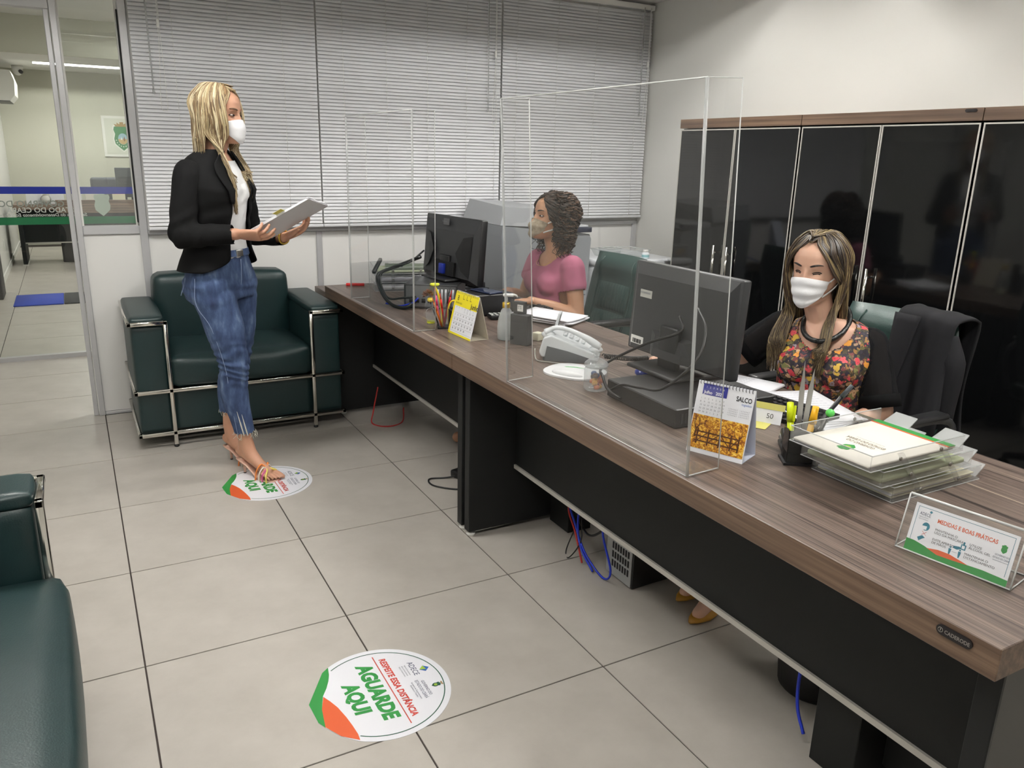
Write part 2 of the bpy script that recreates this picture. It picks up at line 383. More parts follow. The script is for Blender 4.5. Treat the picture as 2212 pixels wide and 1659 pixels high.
# glass front with coloured bands, read from the far side
w2=struct(MB().box((XL,YG-.02,0),(2.5,YG+.03,.03)).box((1.4,YG-.02,.03),(1.44,YG+.03,2.9)).build('window_2',ALU))
MB().box((XL,YG,.03),(1.4,YG+.006,2.89)).build('pane',glass_mat('glass_front',(252,254,252)),w2)
MB().box((XL,YG-.0022,1.134),(1.4,YG-.0006,1.181)).build('band',mat('blue_vinyl_band',(18,44,160),.35),w2)
MB().box((XL,YG-.0022,.931),(1.4,YG-.0006,.981)).build('band',mat('green_vinyl_band',(8,110,66),.35),w2)
VIN=mat('white_vinyl_lettering',(206,212,206),.5)
ROTM=(R(90),0,R(180))
VIN2=mat('frosted_vinyl_lettering',(150,158,150),.6)
text('GOVERNO DO',.058,VIN2,w2,(-.075,YG-.002,1.050),ROTM,bold=.0008)
text('ESTADO DO CEARÁ',.046,VIN,w2,(-.0,YG-.002,1.012),ROTM,bold=.0008)
text('Secretaria do Desenvolvimento Econômico',.030,VIN,w2,(.055,YG-.002,.9855),ROTM,bold=.0005,shear=.15)
shield=[(-.045,.075),(-.02,.075),(-.02,.09),(.02,.09),(.02,.075),(.045,.075),(.05,.055),(.042,.03),(.05,0),(.045,-.03),(.02,-.055),(0,-.072),(-.02,-.055),(-.045,-.03),(-.05,0),(-.042,.03),(-.05,.055)]
flat(shield,mat('frosted_green_vinyl',(190,206,192),.6),w2,'shield_emblem',0,(.155,YG-.002,1.055),(R(90),0,0))
# ================================================================== ARMCHAIRS
def cushion(a,b,r,bulge=.012,seg=4,m=LEATHER,name='cushion',parent=None,wr=0,seed=0):
    """rounded, slightly swollen leather block on a fine grid"""
    rng=random.Random(seed); nx,ny,nz=14,14,8
    c=[(a[i]+b[i])/2 for i in range(3)]; h=[abs(b[i]-a[i])/2 for i in range(3)]
    bm=bmesh.new(); bmesh.ops.create_cube(bm,size=2); bmesh.ops.subdivide_edges(bm,edges=bm.edges,cuts=13,use_grid_fill=True)
    ph=[(rng.uniform(0,6),rng.uniform(6,22),rng.uniform(-1,1)) for _ in range(5)]
    for v in bm.verts:
        u=Vector(v.co); 
        # push grid lines towards the edges so the rounding is crisp
        q=[math.copysign(abs(t)**.7,t) for t in u]
        p=Vector((q[0]*h[0],q[1]*h[1],q[2]*h[2]))
        inner=Vector([max(-h[i]+r,min(h[i]-r,p[i])) for i in range(3)]); d=p-inner
        if d.length>1e-9: p=inner+d.normalized()*min(r,max(abs(x) for x in d)*1.0) if d.length>r else inner+d
        k=[1-q[i]**2 for i in range(3)]
        dirn=Vector((q[0] if abs(u[0])>.99 else 0,q[1] if abs(u[1])>.99 else 0,q[2] if abs(u[2])>.99 else 0))
        prod=(k[1]*k[2] if abs(u[0])>.99 else 0)+(k[0]*k[2] if abs(u[1])>.99 else 0)+(k[0]*k[1] if abs(u[2])>.99 else 0)
        w=0
        if wr: w=sum(wr*math.sin(f*(p.x+g*p.y*.8)+a_) for a_,f,g in ph)/3*(.35+.65*abs(q[0]))
        v.co=Vector(c)+p+dirn*(bulge*max(0,prod))+Vector((0,0,w))
    bm.verts.index_update(); m_=MB().add([v.co.copy() for v in bm.verts],[[v.index for v in f.verts] for f in bm.faces],0,True); bm.free()
    return m_.build(name,m,parent)
def armchair(label,loc,rz,seed,W=.515,fwd=0):
    t=thing('armchair',label,'armchair',loc,rz,'green leather armchairs')
    D,A=.66,.160; pi=W-A
    for s in (-1,1):
        x0,x1=(s*pi,s*W) if s>0 else (-W,-pi)
        a=cushion((x0+.004,.012,.075),(x1-.004,D,.630),.014,.006,parent=t,name='arm',seed=seed+s)
        cushion((x0+.003,.012,.624),(x1-.003,D-.01,.668),.016,.006,parent=t,name='arm_pad',wr=.0012,seed=seed+s+9)
    cushion((-pi,.02,.08),(pi,D-.02,.292),.012,.003,parent=t,name='base')
    sc=cushion((-pi+.004,-.008-fwd,.300),(pi-.004,.50,.462),.035,.024,parent=t,name='seat_cushion',wr=.0045,seed=seed)
    cushion((-pi+.002,.47,.30),(pi-.002,D-.01,.80),.04,.014,parent=t,name='back_cushion',wr=.002,seed=seed+4)
    q=.010
    f=MB()
    for s in (-1,1):
        f.rbox((s*pi-q,-.012,.012),(s*pi+q,.008,.648),.003,1)                     # front post
        f.rbox((min(s*pi,s*W)-q,-.012,.628),(max(s*pi,s*W)+q,.008,.648),.003,1)     # over the arm
        f.rbox((s*W-q,-.012,.628),(s*W+q,D,.648),.003,1)
        for z in (.285,.065): f.rbox((s*W-q,-.012,z),(s*W+q,D+.005,z+.02),.003,1)
        f.rbox((s*pi-q,D-.008,.012),(s*pi+q,D+.012,.648),.003,1)
    for z in (.285,.065):
        f.rbox((-W-q,-.012,z),(W+q,.008,z+.02),.003,1); f.rbox((-W-q,D-.008,z),(W+q,D+.012,z+.02),.003,1)
    f.build('frame',CHROME,t)
    for sx in (-1,1):
        for y in (0,D): MB().lathe([(.009,0),(.0125,.003),(.0125,.009),(.006,.013)],12,c=(sx*pi,y-.002*(y==0),0)).build('foot',BLACKP,t)
    return t
armchair('dark green leather armchair with chrome frame against the white partition, behind the standing woman',(.652,.068,0),0,3)
armchair('dark green leather armchair at the left edge of the picture, cut off in the foreground',(-.188,-2.62,0),R(90),8,W=.78,fwd=.03)

# ================================================================== DESKS
ALUS=mat('pale_aluminium_strip',(196,193,186),.45,metal=.2)
def desk(label,y0,y1,group='walnut reception desks',plate=False,risers=(),ped=None):
    t=thing('reception_desk',label,'desk',(0,0,0),0,group)
    m=MB(); m.rbox((1.145,y0,.682),(1.962,y1,.741),.0015,1,smooth=False); o=m.build('tabletop',[WOOD,WOODE],t)
    for p in o.data.polygons:
        if abs(p.normal.z)<.5: p.material_index=1
    for a in (y0+.012,y1-.052):
        l=MB().rbox((1.195,a,.022),(1.93,a+.04,.682),.002,1,smooth=False).build('side_panel',BLACKL,t)
        MB().lathe([(.016,0),(.018,.004),(.018,.012),(.006,.014),(.006,.023)],12,c=(1.215,a+.02,0)).build('foot',WHITE,l)
        MB().lathe([(.016,0),(.018,.004),(.018,.012),(.006,.014),(.006,.023)],12,c=(1.9,a+.02,0)).build('foot',WHITE,l)
    MB().box((1.40,y0+.053,.278),(1.42,y1-.053,.681)).build('modesty_panel',BLACKL,t)
    MB().box((1.392,y0+.053,.262),(1.424,y1-.053,.278)).build('trim_strip',ALUS,t)
    if plate: MB().box((1.197,y0+.009,.024),(1.928,y0+.0118,.680)).build('lit_end_face',mat('black_laminate_lit_tone',(58,58,56),.5),t)  # added plate, greyer than the black panel: light on this end painted in
    for a,b in risers: MB().rbox(a,b,.002,1,smooth=False).build('cable_riser',BLACKL,t)
    if plate:
        p=MB().add(*rounded_bar(.062,.018,.003)).build('brand_plate',mat('dark_badge',(24,20,22),.35),t,(1.1445,-3.405,.722),(R(90),0,R(-90)))
        text('CAVALETTI'if False else 'CADERODE',.0095,mat('badge_lettering',(150,145,140),.4,metal=.5),p,(-.016,-.0033,.0034),bold=.0002,width=.043)
        MB().tube([(-.023+.004*math.cos(i*.35),.004*math.sin(i*.35),.0034) for i in range(19)],.0006,4).cyl((-.023,-.002,.0034),(-.023,.002,.0034),.0008,seg=6).build('badge_emblem',mat('badge_lettering'),p)
    return t
def rounded_bar(w,h,d,n=8):
    r=h/2; poly=[(w/2-r+r*math.cos(a),r*math.sin(a)) for a in [math.pi*(-.5+i/n) for i in range(n+1)]]+[(-w/2+r+r*math.cos(a),r*math.sin(a)) for a in [math.pi*(.5+i/n) for i in range(n+1)]]
    k=len(poly); return ([(x,y,0) for x,y in poly]+[(x,y,d) for x,y in poly],[tuple(range(k))[::-1],tuple(range(k,2*k))]+[(i,(i+1)%k,k+(i+1)%k,k+i) for i in range(k)])
desk('far walnut desk with black panels, reaching to the armchair',-1.424,.275)
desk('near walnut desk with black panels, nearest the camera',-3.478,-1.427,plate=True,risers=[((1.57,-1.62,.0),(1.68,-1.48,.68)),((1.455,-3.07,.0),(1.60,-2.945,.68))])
pd=thing('drawer_pedestal','black drawer pedestal under the near end of the desk','drawers',(0,0,0))
MB().rbox((1.53,-3.40,.06),(1.92,-3.09,.66),.004,1).build('body',BLACKL,pd)
for i in range(3):
    d=MB().rbox((1.92,-3.395,.07+i*.195),(1.938,-3.095,.255+i*.195),.003,1).build('drawer',BLACKL,pd)
    MB().cyl((1.948,-3.30,.16+i*.195),(1.948,-3.19,.16+i*.195),.005,seg=8).cyl((1.937,-3.29,.16+i*.195),(1.95,-3.29,.16+i*.195),.004,seg=6).cyl((1.937,-3.2,.16+i*.195),(1.95,-3.2,.16+i*.195),.004,seg=6).build('handle',STEEL,d)
for sx in (1.57,1.88):
    for sy in (-3.36,-3.13): MB().cyl((sx,sy,.0),(sx,sy,.06),.022,seg=12).build('castor',BLACKP,pd)
st=thing('side_table','low walnut side table tucked under the far desk end beside the armchair','table',(0,0,0))
MB().rbox((1.20,.285,.636),(1.66,.70,.672),.002,1,smooth=False).build('tabletop',WOOD,st)
for a,b in ((1.23,.30),(1.61,.30),(1.23,.64),(1.61,.64)): MB().rbox((a,b,0),(a+.035,b+.035,.636),.002,1).build('leg',BLACKL,st)

# ================================================================== TALL CABINETS
GLOSSB=mat('black_gloss_door',(12,13,14),.06,spec=.5)
def cabinet(y0,y1,label,badge=False):
    xf=3.14; t=thing('tall_cabinet',label,'cabinet',(0,0,0),0,'tall black cabinets along the right wall')
    MB().box((xf+.024,y0+.002,.06),(XR-.004,y1-.002,1.63)).build('body',BLACKL,t)
    MB().box((xf+.05,y0+.02,0),(XR-.02,y1-.02,.06)).build('plinth',BLACKP,t)
    top=MB().rbox((xf-.004,y0,1.632),(XR-.002,y1,1.682),.0015,1,smooth=False).build('top_panel',WOODE,t)
    mid=(y0+y1)/2
    for k,(a,b) in enumerate(((y0+.004,mid-.002),(mid+.002,y1-.004))):
        d=MB().box((xf+.003,a,.065),(xf+.022,b,1.625)).build('door',GLOSSB,t)
        e=MB(); w=.006
        e.box((xf,a,.065),(xf+.02,a+w,1.625)).box((xf,b-w,.065),(xf+.02,b,1.625)).box((xf,a+w,1.625-w),(xf+.02,b-w,1.625)).box((xf,a+w,.065),(xf+.02,b-w,.065+w))
        e.build('door_edge',ALUS,d)
        hy=b-.05 if k==0 else a+.05
        MB().cyl((xf-.028,hy,.72),(xf-.028,hy,1.0),.008,seg=12).cyl((xf+.004,hy,.76),(xf-.03,hy,.76),.005,seg=8).cyl((xf+.004,hy,.96),(xf-.03,hy,.96),.005,seg=8).build('handle',CHROME,d)
    if badge: MB().add(*rounded_bar(.05,.012,.002)).build('brand_plate',mat('dark_badge'),t,(xf-.004,y0+.05,1.672),(R(90),0,R(-90)))
    return t
cabinet(-1.142,-.245,'tall black glossy cabinet furthest from the camera, near the corner')
cabinet(-2.048,-1.146,'middle tall black glossy cabinet behind the woman in the floral blouse',True)
cabinet(-2.95,-2.052,'tall black glossy cabinet at the right edge of the picture')

# ================================================================== ACRYLIC SCREENS
def acrylic_screen(label,y0,y1,lean,h=.877):
    t=thing('acrylic_screen',label,'screen',(1.156,0,.7415),0,'clear acrylic counter screens')
    t.rotation_euler=(0,lean,0); th=.004; D=.098
    MB().box((0,y0,.0),(th,y1,h)).build('front_sheet',ACRYL,t)
    for y in (y0,y1-th): MB().box((th,y,0),(D,y+th,h)).build('side_return',ACRYL,t)
    e=MB(); k=.0018
    e.tube([(th/2,y0,h),(th/2,y1,h)],k,4); e.tube([(0,y0,0.002),(0,y1,0.002)],k*.8,4)
    for y in (y0+th/2,y1-th/2):
        e.tube([(D,y,0),(D,y,h)],k,4); e.tube([(th,y,h),(D,y,h)],k*.6,4); e.tube([(th,y,.002),(D,y,.002)],k,4)
    e.build('polished_edge',EDGE,t)
    for y in (y0+th/2,y1-th/2): MB().tube([(.002,y,0),(.002,y,h*.35),(.002,y,h*.7),(.002,y,h)],.0042,6).build('bent_corner',glass_mat('acrylic_bend',(235,235,235),ior=1.7,haze=.35),t)
    return t
acrylic_screen('far clear acrylic screen in front of the monitor and cables',-1.018,-.165,0)
acrylic_screen('near clear acrylic screen, leaning slightly towards the visitors',-2.732,-1.837,R(-2.8))
# tape holding the near screen's foot
from mathutils import noise as _n
def mnoise0(a,b): return _n.noise(Vector((a,b,.3)))
TAPE=glass_mat('clear_tape_film',(246,240,230),ior=1.9,rough=.15,haze=.08)
for (x,y,w,d,a,lb) in ((1.21,-2.69,.075,.06,.1,'strip of clear tape inside the near screen corner, by the SALCO calendar'),(1.172,-2.16,.026,.20,.03,'long clear tape strip along the middle of the near screen foot'),(1.172,-2.47,.024,.16,-.03,'clear tape strip along the near screen foot, left of the SALCO calendar'),(1.170,-1.93,.022,.12,.02,'clear tape strip at the far end of the near screen foot')):
    n_=10; vs=[(-w/2+w*i,-d/2+d*j/n_,.0004+.0012*abs(mnoise0(x*9+i*3,j*1.7+y*5))) for j in range(n_+1) for i in (0,.5,1)]
    tag(MB().add(vs,[(j*3+i,j*3+i+1,(j+1)*3+i+1,(j+1)*3+i) for j in range(n_) for i in (0,1)],0,True).build('tape_strip',TAPE,None,(x,y,.7413),(0,0,a)),lb,'tape')

# ================================================================== FLOOR STICKERS
VW=mat('white_vinyl',(232,232,238),.4); GRN=mat('print_green',(44,138,62),.45); ORG=mat('print_orange',(214,92,48),.45); RED=mat('print_red',(196,64,50),.45); DGR=mat('print_dark_green',(28,82,62),.45); NAV=mat('print_navy',(46,58,88),.5); BLU=mat('print_blue',(38,92,168),.5); LIM=mat('print_lime',(150,180,60),.5); GRY=mat('print_grey',(120,122,130),.6)
def sticker(label,loc,rz):
    t=thing('floor_sticker',label,'floor sticker',loc,rz,'round waiting stickers on the floor'); r=.198
    # the print's "up" is +y of the sticker; the lower edge is cut to a blunt point
    def arc(a0,a1,n=40,q=r): return [(q*math.cos(R(a0+(a1-a0)*i/n)),q*math.sin(R(a0+(a1-a0)*i/n))) for i in range(n+1)]
    out=arc(-36,211,64)+[(-.153,-.123),(-.033,-.193),(.049,-.189),(.074,-.178),(.125,-.150)]
    MB().prism(out,0,.0012).build('disc',VW,t)
    z=.0016; rr=.180; pts=arc(-36,213,56,rr); w=.003
    MB().add([(p[0]*(1-w/rr*.5),p[1]*(1-w/rr*.5),z) for p in pts]+[(p[0]*(1+w/rr*.5),p[1]*(1+w/rr*.5),z) for p in pts],[(i,i+1,len(pts)+i+1,len(pts)+i) for i in range(len(pts)-1)]).build('printed_ring',DGR,t)
    flat([(-.170,-.101),(-.135,-.108),(-.109,-.117),(-.08,-.131),(-.051,-.149),(-.0,-.166),(.045,-.173),(.074,-.171),(.074,-.178),(.049,-.189),(-.033,-.193),(-.153,-.123)],GRN,t,'green_sweep',z)
    flat([(-.048,-.149),(-.02,-.137),(.013,-.126),(.06,-.117),(.10,-.112),(.137,-.109),(.160,-.111),(.125,-.150),(.074,-.177),(.045,-.173),(0,-.166)],ORG,t,'orange_sweep',z+.0003)
    text('RESPEITE ESSA DISTÂNCIA',.026,RED,t,(-.002,.043,z),bold=.0010,align='CENTER',shear=.12,width=.276)
    flat([(-.16,.0285),(.16,.0285),(.16,.0315),(-.16,.0315)],RED,t,'red_rule',z)
    text('AGUARDE',.060,GRN,t,(-.008,-.028,z),bold=.0032,align='CENTER',shear=.12,width=.262)
    text('AQUI',.060,GRN,t,(.0,-.090,z),bold=.0032,align='CENTER',shear=.12,width=.142)
    text('ADECE',.024,NAV,t,(-.055,.112,z),align='CENTER',width=.066)
    for i in range(3): text('Agência de Desenvolvimento',.006,GRY,t,(-.055,.100-.008*i,z),align='CENTER',width=.05)
    flat([(-.042,.134),(-.028,.149),(-.042,.164),(-.056,.149)],BLU,t,'logo_diamond',z); flat([(-.056,.149),(-.042,.134),(-.036,.153)],LIM,t,'logo_wedge',z+.0003)
    text('GOVERNO DO',.013,NAV,t,(.042,.118,z),align='CENTER',width=.068); text('ESTADO DO CEARÁ',.014,NAV,t,(.042,.102,z),align='CENTER',width=.084)
    text('Secretaria do Desenvolvimento\nEconômico e Trabalho',.007,NAV,t,(.042,.090,z),align='CENTER',width=.078)
    k=.17
    flat([(p[0]*k,p[1]*k) for p in shield],DGR,t,'crest',z,(.042,.150,0)); flat(ring_pts(0,0,.005,16),LIM,t,'crest_centre',z+.0003,(.042,.150,0)); flat([(-.007,.0),(.007,0),(.008,.005),(-.008,.005)],mat('print_tan',(170,140,100),.5),t,'crest_crown',z+.0003,(.042,.166,0))
    return t
sticker('round white floor sticker in the foreground reading AGUARDE AQUI',(.571,-2.213,0),R(-90))
sticker('round white floor sticker partly covered by the standing woman\'s sandal',(.606,-.592,0),R(-88))
# ================================================================== OFFICE CHAIRS (face -y in their own frame)
def office_chair(label,loc,rz,backtop=.97,armz=.66):
    t=thing('office_chair',label,'chair',loc,rz,'green leather office chairs')
    # backrest as a curved shell: u across, v up
    def backpt(u,v,front):
        z=.46+(backtop-.46)*v; w=(.235+.02*math.sin(v*math.pi))*(1-.10*max(0,v-.75)/.25)
        y=.20+.11*v+.035*u*u*(-1)+.015*math.sin(v*math.pi*1.0)
        th=.045*(1-abs(u)**6*.5)*(1-.35*v**6)+(.018*math.exp(-((v-.88)/.1)**2))
        edge=(1-abs(u)**8)*(1-(2*v-1)**18)
        return Vector((u*w,y+(-th*edge if front else th*.6*edge),z))
    nu,nv=20,24; b=MB()
    for front in (True,False):
        vs=[backpt(-1+2*i/nu,j/nv,front) for j in range(nv+1) for i in range(nu+1)]
        fs=[(j*(nu+1)+i,j*(nu+1)+i+1,(j+1)*(nu+1)+i+1,(j+1)*(nu+1)+i) for j in range(nv) for i in range(nu)]
        if not front: fs=[f[::-1] for f in fs]
        b.add(vs,fs,0,True)
    back=b.build('backrest',LEATHER2,t)
    # tufted centre panel: gathered vertical folds
    p=MB(); nu2,nv2=36,14
    for (va,vb) in ((.12,.40),(.42,.70)):
        vs=[]
        for j in range(nv2+1):
            for i in range(nu2+1):
                u=-.55+1.1*i/nu2; v=va+(vb-va)*j/nv2; q=backpt(u,v,True)
                e=math.sin(math.pi*j/nv2)**.5*(1-(2*i/nu2-1)**8)
                q.y-=.004+.010*e+.0035*math.sin(i*1.9+math.sin(j*.6))*e; vs.append(q)
        p.add(vs,[(j*(nu2+1)+i,j*(nu2+1)+i+1,(j+1)*(nu2+1)+i+1,(j+1)*(nu2+1)+i) for j in range(nv2) for i in range(nu2)],0,True)
        # close the rim against the shell
    p.build('tufted_panel',LEATHER2,back)
    for s in (-1,1):
        MB().tube([backpt(s*.62,.06+.9*k/16,True)+Vector((0,-.003,0)) for k in range(17)],.003,5).build('piping',LEATHER2,back)
    cushion((-.25,-.26,.40),(.25,.23,.485),.03,.012,m=LEATHER2,name='seat',parent=t)
    for s in (-1,1):
        pa=smooth_path([(s*.27,.20,.44),(s*.30,.21,armz-.06),(s*.30,.14,armz),(s*.30,-.10,armz),(s*.295,-.20,armz-.03),(s*.285,-.24,armz-.075)],5)
        a=MB().tube(pa,.014,8,flat=.7).build('armrest',GREYP,t)
        MB().rbox((s*.30-.028,-.12,armz+.008),(s*.30+.028,.14,armz+.030),.011,3).build('arm_pad',BLACKP,a)
        MB().cyl((s*.285-.016,-.24,armz-.075),(s*.285+.016,-.24,armz-.075),.016,seg=12).build('arm_bolt',STEEL,a)
    MB().cyl((0,0,.10),(0,0,.40),.028,seg=14).cyl((0,0,.25),(0,0,.40),.036,seg=14).build('gas_column',BLACKP,t)
    for k in range(5):
        an=2*math.pi*k/5+.3; dx,dy=math.cos(an),math.sin(an)
        l=MB().tube([(0,0,.11),(dx*.15,dy*.15,.10),(dx*.29,dy*.29,.075)],[.026,.021,.016],8).build('base_arm',BLACKP,t)
        MB().cyl((dx*.29-dy*.012,dy*.29+dx*.012,.03),(dx*.29+dy*.012,dy*.29-dx*.012,.03),.03,seg=12).cyl((dx*.29,dy*.29,.03),(dx*.29,dy*.29,.08),.008,seg=6).build('castor',BLACKP,l)
    return t
office_chair('green leather office chair with tufted back, under the woman in the pink shirt',(2.24,-.60,0),R(-90),.962,.655)
office_chair('green leather office chair with a dark jacket hung over its back',(2.27,-2.25,0),R(-90),.955,.65)

# dark jacket draped over the near chair's back corner
jk=thing('draped_jacket','dark grey jacket hanging over the back of the near office chair','jacket',(0,0,0))
JKM=mat('charcoal_suiting',(30,30,33),.85,noise=.1,nscale=60,spec=.25)
def jk_sheet(path_fn,nu,nv,th=.008):
    vs=[];fs=[]
    for j in range(nv+1):
        for i in range(nu+1): vs.append(path_fn(i/nu,j/nv))
    n=len(vs); vs2=[Vector(v) for v in vs]
    fs=[(j*(nu+1)+i,j*(nu+1)+i+1,(j+1)*(nu+1)+i+1,(j+1)*(nu+1)+i) for j in range(nv) for i in range(nu)]
    return vs2,fs
def jfn(u,v):
    # u along the chair's width (0 = middle of the back, 1 = past the near corner), v from front hem over the top to the rear hem
    y=-2.275-.215*u
    if v<.42: s=v/.42; z=.50+.475*s-.03*u*(1-s); xx=2.43+.085*s
    elif v<.58: s=(v-.42)/.16; z=.962+.012*math.sin(s*math.pi); xx=2.515+.085*s
    else: s=(v-.58)/.42; z=.962-.52*s; xx=2.60+.02*s
    fold=.012*math.sin(u*9+v*3)+.006*math.sin(u*21+1.3)
    front=max(0,(.42-v)/.42)
    xx-= (.02+fold)*(.4+front) if v<.5 else -(.015+fold)
    y-=.02*front*(u>.5)+.012*math.sin(v*14)*u
    z-=.012*u**2 if .3<v<.7 else .012*u**2
    if v<.42: y+=.16*(1-u)*front**1.2*0
    return (xx,y,z)
vs,fs=jk_sheet(jfn,22,40)
o=MB().add(vs,fs,0,True).build('body',JKM,jk); sm=o.modifiers.new('thick','SOLIDIFY'); sm.thickness=.008; sm.offset=1
# sleeve hanging at the near side and lapel
MB().tube(smooth_path([(2.52,-2.455,.905),(2.51,-2.475,.80),(2.505,-2.47,.66),(2.515,-2.46,.50)],6),[.03+.026*min(1,i/5) for i in range(19)],12,flat=.75).build('sleeve',JKM,jk)
def lap(u,v): return (2.425+.085*v-.032-.012*(1-v),-2.26-.02*(1-v)*2-.07*u*(.4+v)-.01,.56+.40*v)
vs,fs=jk_sheet(lap,6,14); o=MB().add(vs,fs,0,True).build('lapel',JKM,jk); sm=o.modifiers.new('thick','SOLIDIFY'); sm.thickness=.006

# ================================================================== COPIER AND WHITE FREEZER CABINET
CG=mat('copier_grey',(142,146,150),.45); CGL=mat('copier_light_grey',(178,181,184),.4); CGD=mat('copier_dark_grey',(86,90,96),.45)
cp=thing('photocopier','large grey multifunction photocopier behind the woman in the pink shirt','photocopier',(2.47,.37,0))
b=MB(); 
pr=[(-.30,.05),(-.30,.66),(-.315,1.0),(-.31,1.06),(.30,1.0),(.315,.97),(.30,.66),(.29,.05)]
b.add([(x,-.27,z) for x,z in pr]+[(x,.30,z) for x,z in pr],[tuple(range(8)),tuple(range(8,16))[::-1]]+[(i,8+i,8+(i+1)%8,(i+1)%8) for i in range(8)]); b.build('body',CG,cp)
b=MB(); b.add([(-.315,-.25,1.062),(.02,-.25,1.045),(.05,-.25,1.15),(-.29,-.25,1.17),(-.31,.28,1.062),(.02,.28,1.05),(.03,.24,1.17),(-.28,.24,1.19)],[(0,1,2,3),(4,7,6,5),(0,4,5,1),(3,2,6,7),(1,5,6,2),(0,3,7,4)]); b.build('document_feeder',CGL,cp)
MB().rbox((.05,-.26,1.015),(.30,.27,1.055),.008,2).build('scanner_lid',CGL,cp)
MB().rbox((.19,-.285,1.012),(.31,-.24,1.045),.005,2).build('control_panel',mat('dark_blue_panel',(40,44,62),.3),cp)
for z0,z1 in ((.08,.22),(.24,.38),(.40,.54)):
    d=MB().rbox((-.28,-.283,z0),(.27,-.268,z1),.004,1).build('paper_drawer',CG,cp); MB().rbox((-.08,-.287,z1-.045),(.08,-.281,z1-.02),.004,1).build('grip',CGD,d)
MB().box((-.29,-.274,.62),(.29,-.270,.628)).build('seam',CGD,cp); MB().rbox((-.12,-.278,.78),(-.02,-.270,.81),.004,1).build('grip_slot',CGD,cp)
for sx in (-.24,.24):
    for sy in (-.2,.22): MB().cyl((sx,sy,0),(sx,sy,.05),.025,seg=10).build('castor',BLACKP,cp)
fz=thing('white_freezer','low white freezer cabinet in the corner with plastic tubs on its lid','freezer',(3.085,.26,0))
FW=mat('white_enamel',(226,229,233),.3)
MB().rbox((-.28,-.31,.03),(.28,.31,.80),.02,3).build('body',FW,fz)
l=MB().rbox((-.285,-.32,.802),(.285,.32,.845),.014,3).build('lid',FW,fz); MB().rbox((.16,-.345,.832),(.27,-.29,.85),.007,3).build('handle',FW,l)
for sx in (-.26,.26):
    for sy in (-.26,.26): MB().cyl((sx,sy,0),(sx,sy,.03),.018,seg=10).build('foot',BLACKP,fz)
def tub(name,label,loc,w,d,h,rz=0,food=None):
    t=thing(name,label,'container',loc,rz)
    q=MB(); s=.85
    for (a0,a1,z0,z1) in ((s,1,0,h),):
        q.add([(-w*s,-d*s,0),(w*s,-d*s,0),(w*s,d*s,0),(-w*s,d*s,0),(-w,-d,h),(w,-d,h),(w,d,h),(-w,d,h)],[(0,3,2,1),(0,1,5,4),(1,2,6,5),(2,3,7,6),(3,0,4,7)])
    q.build('tub',glass_mat('clear_plastic_tub',(245,247,247),haze=.10),t)
    MB().tube([(-w,-d,h),(w,-d,h),(w,d,h),(-w,d,h),(-w,-d,h)],.003,5).build('rim',glass_mat('clear_plastic_rim',(230,232,232),haze=.5),t)
    if food: food(t)
    return t
def food(t):
    for i in range(7):
        MB().sphere((random.uniform(-.03,.03),random.uniform(-.03,.03),.02+.01*i%.03),(.022,.018,.014),10).build('food_piece',mat('golden_snack' if i%3 else 'brown_snack',(222,186,110) if i%3 else (120,66,34),.5),t)
tub('food_tub','small clear tub holding yellow food on the white freezer',(2.875,.02,.8465),.055,.045,.075,.1,food)
tub('plastic_tray','wide empty clear plastic tray on the white freezer',(3.06,.16,.8465),.16,.11,.045,.05)
bt=thing('pill_bottle','small white bottle standing by the clear tray on the white freezer','bottle',(3.14,.0,.8465))
MB().lathe([(.022,0),(.024,.003),(.024,.034),(.015,.042)],16).build('bottle_body',mat('bottle_white',(225,230,234),.35),bt); MB().lathe([(.0245,.010),(.0245,.026)],16,cap=False).build('label_wrap',mat('pale_blue_label',(140,186,190),.5),bt); MB().cyl((0,0,.042),(0,0,.056),.016,seg=16).build('cap',WHITE,bt)
# ================================================================== THINGS ON THE DESKS
DZ=.7415
def rot2(a): return Matrix.Rotation(a,4,'Z')
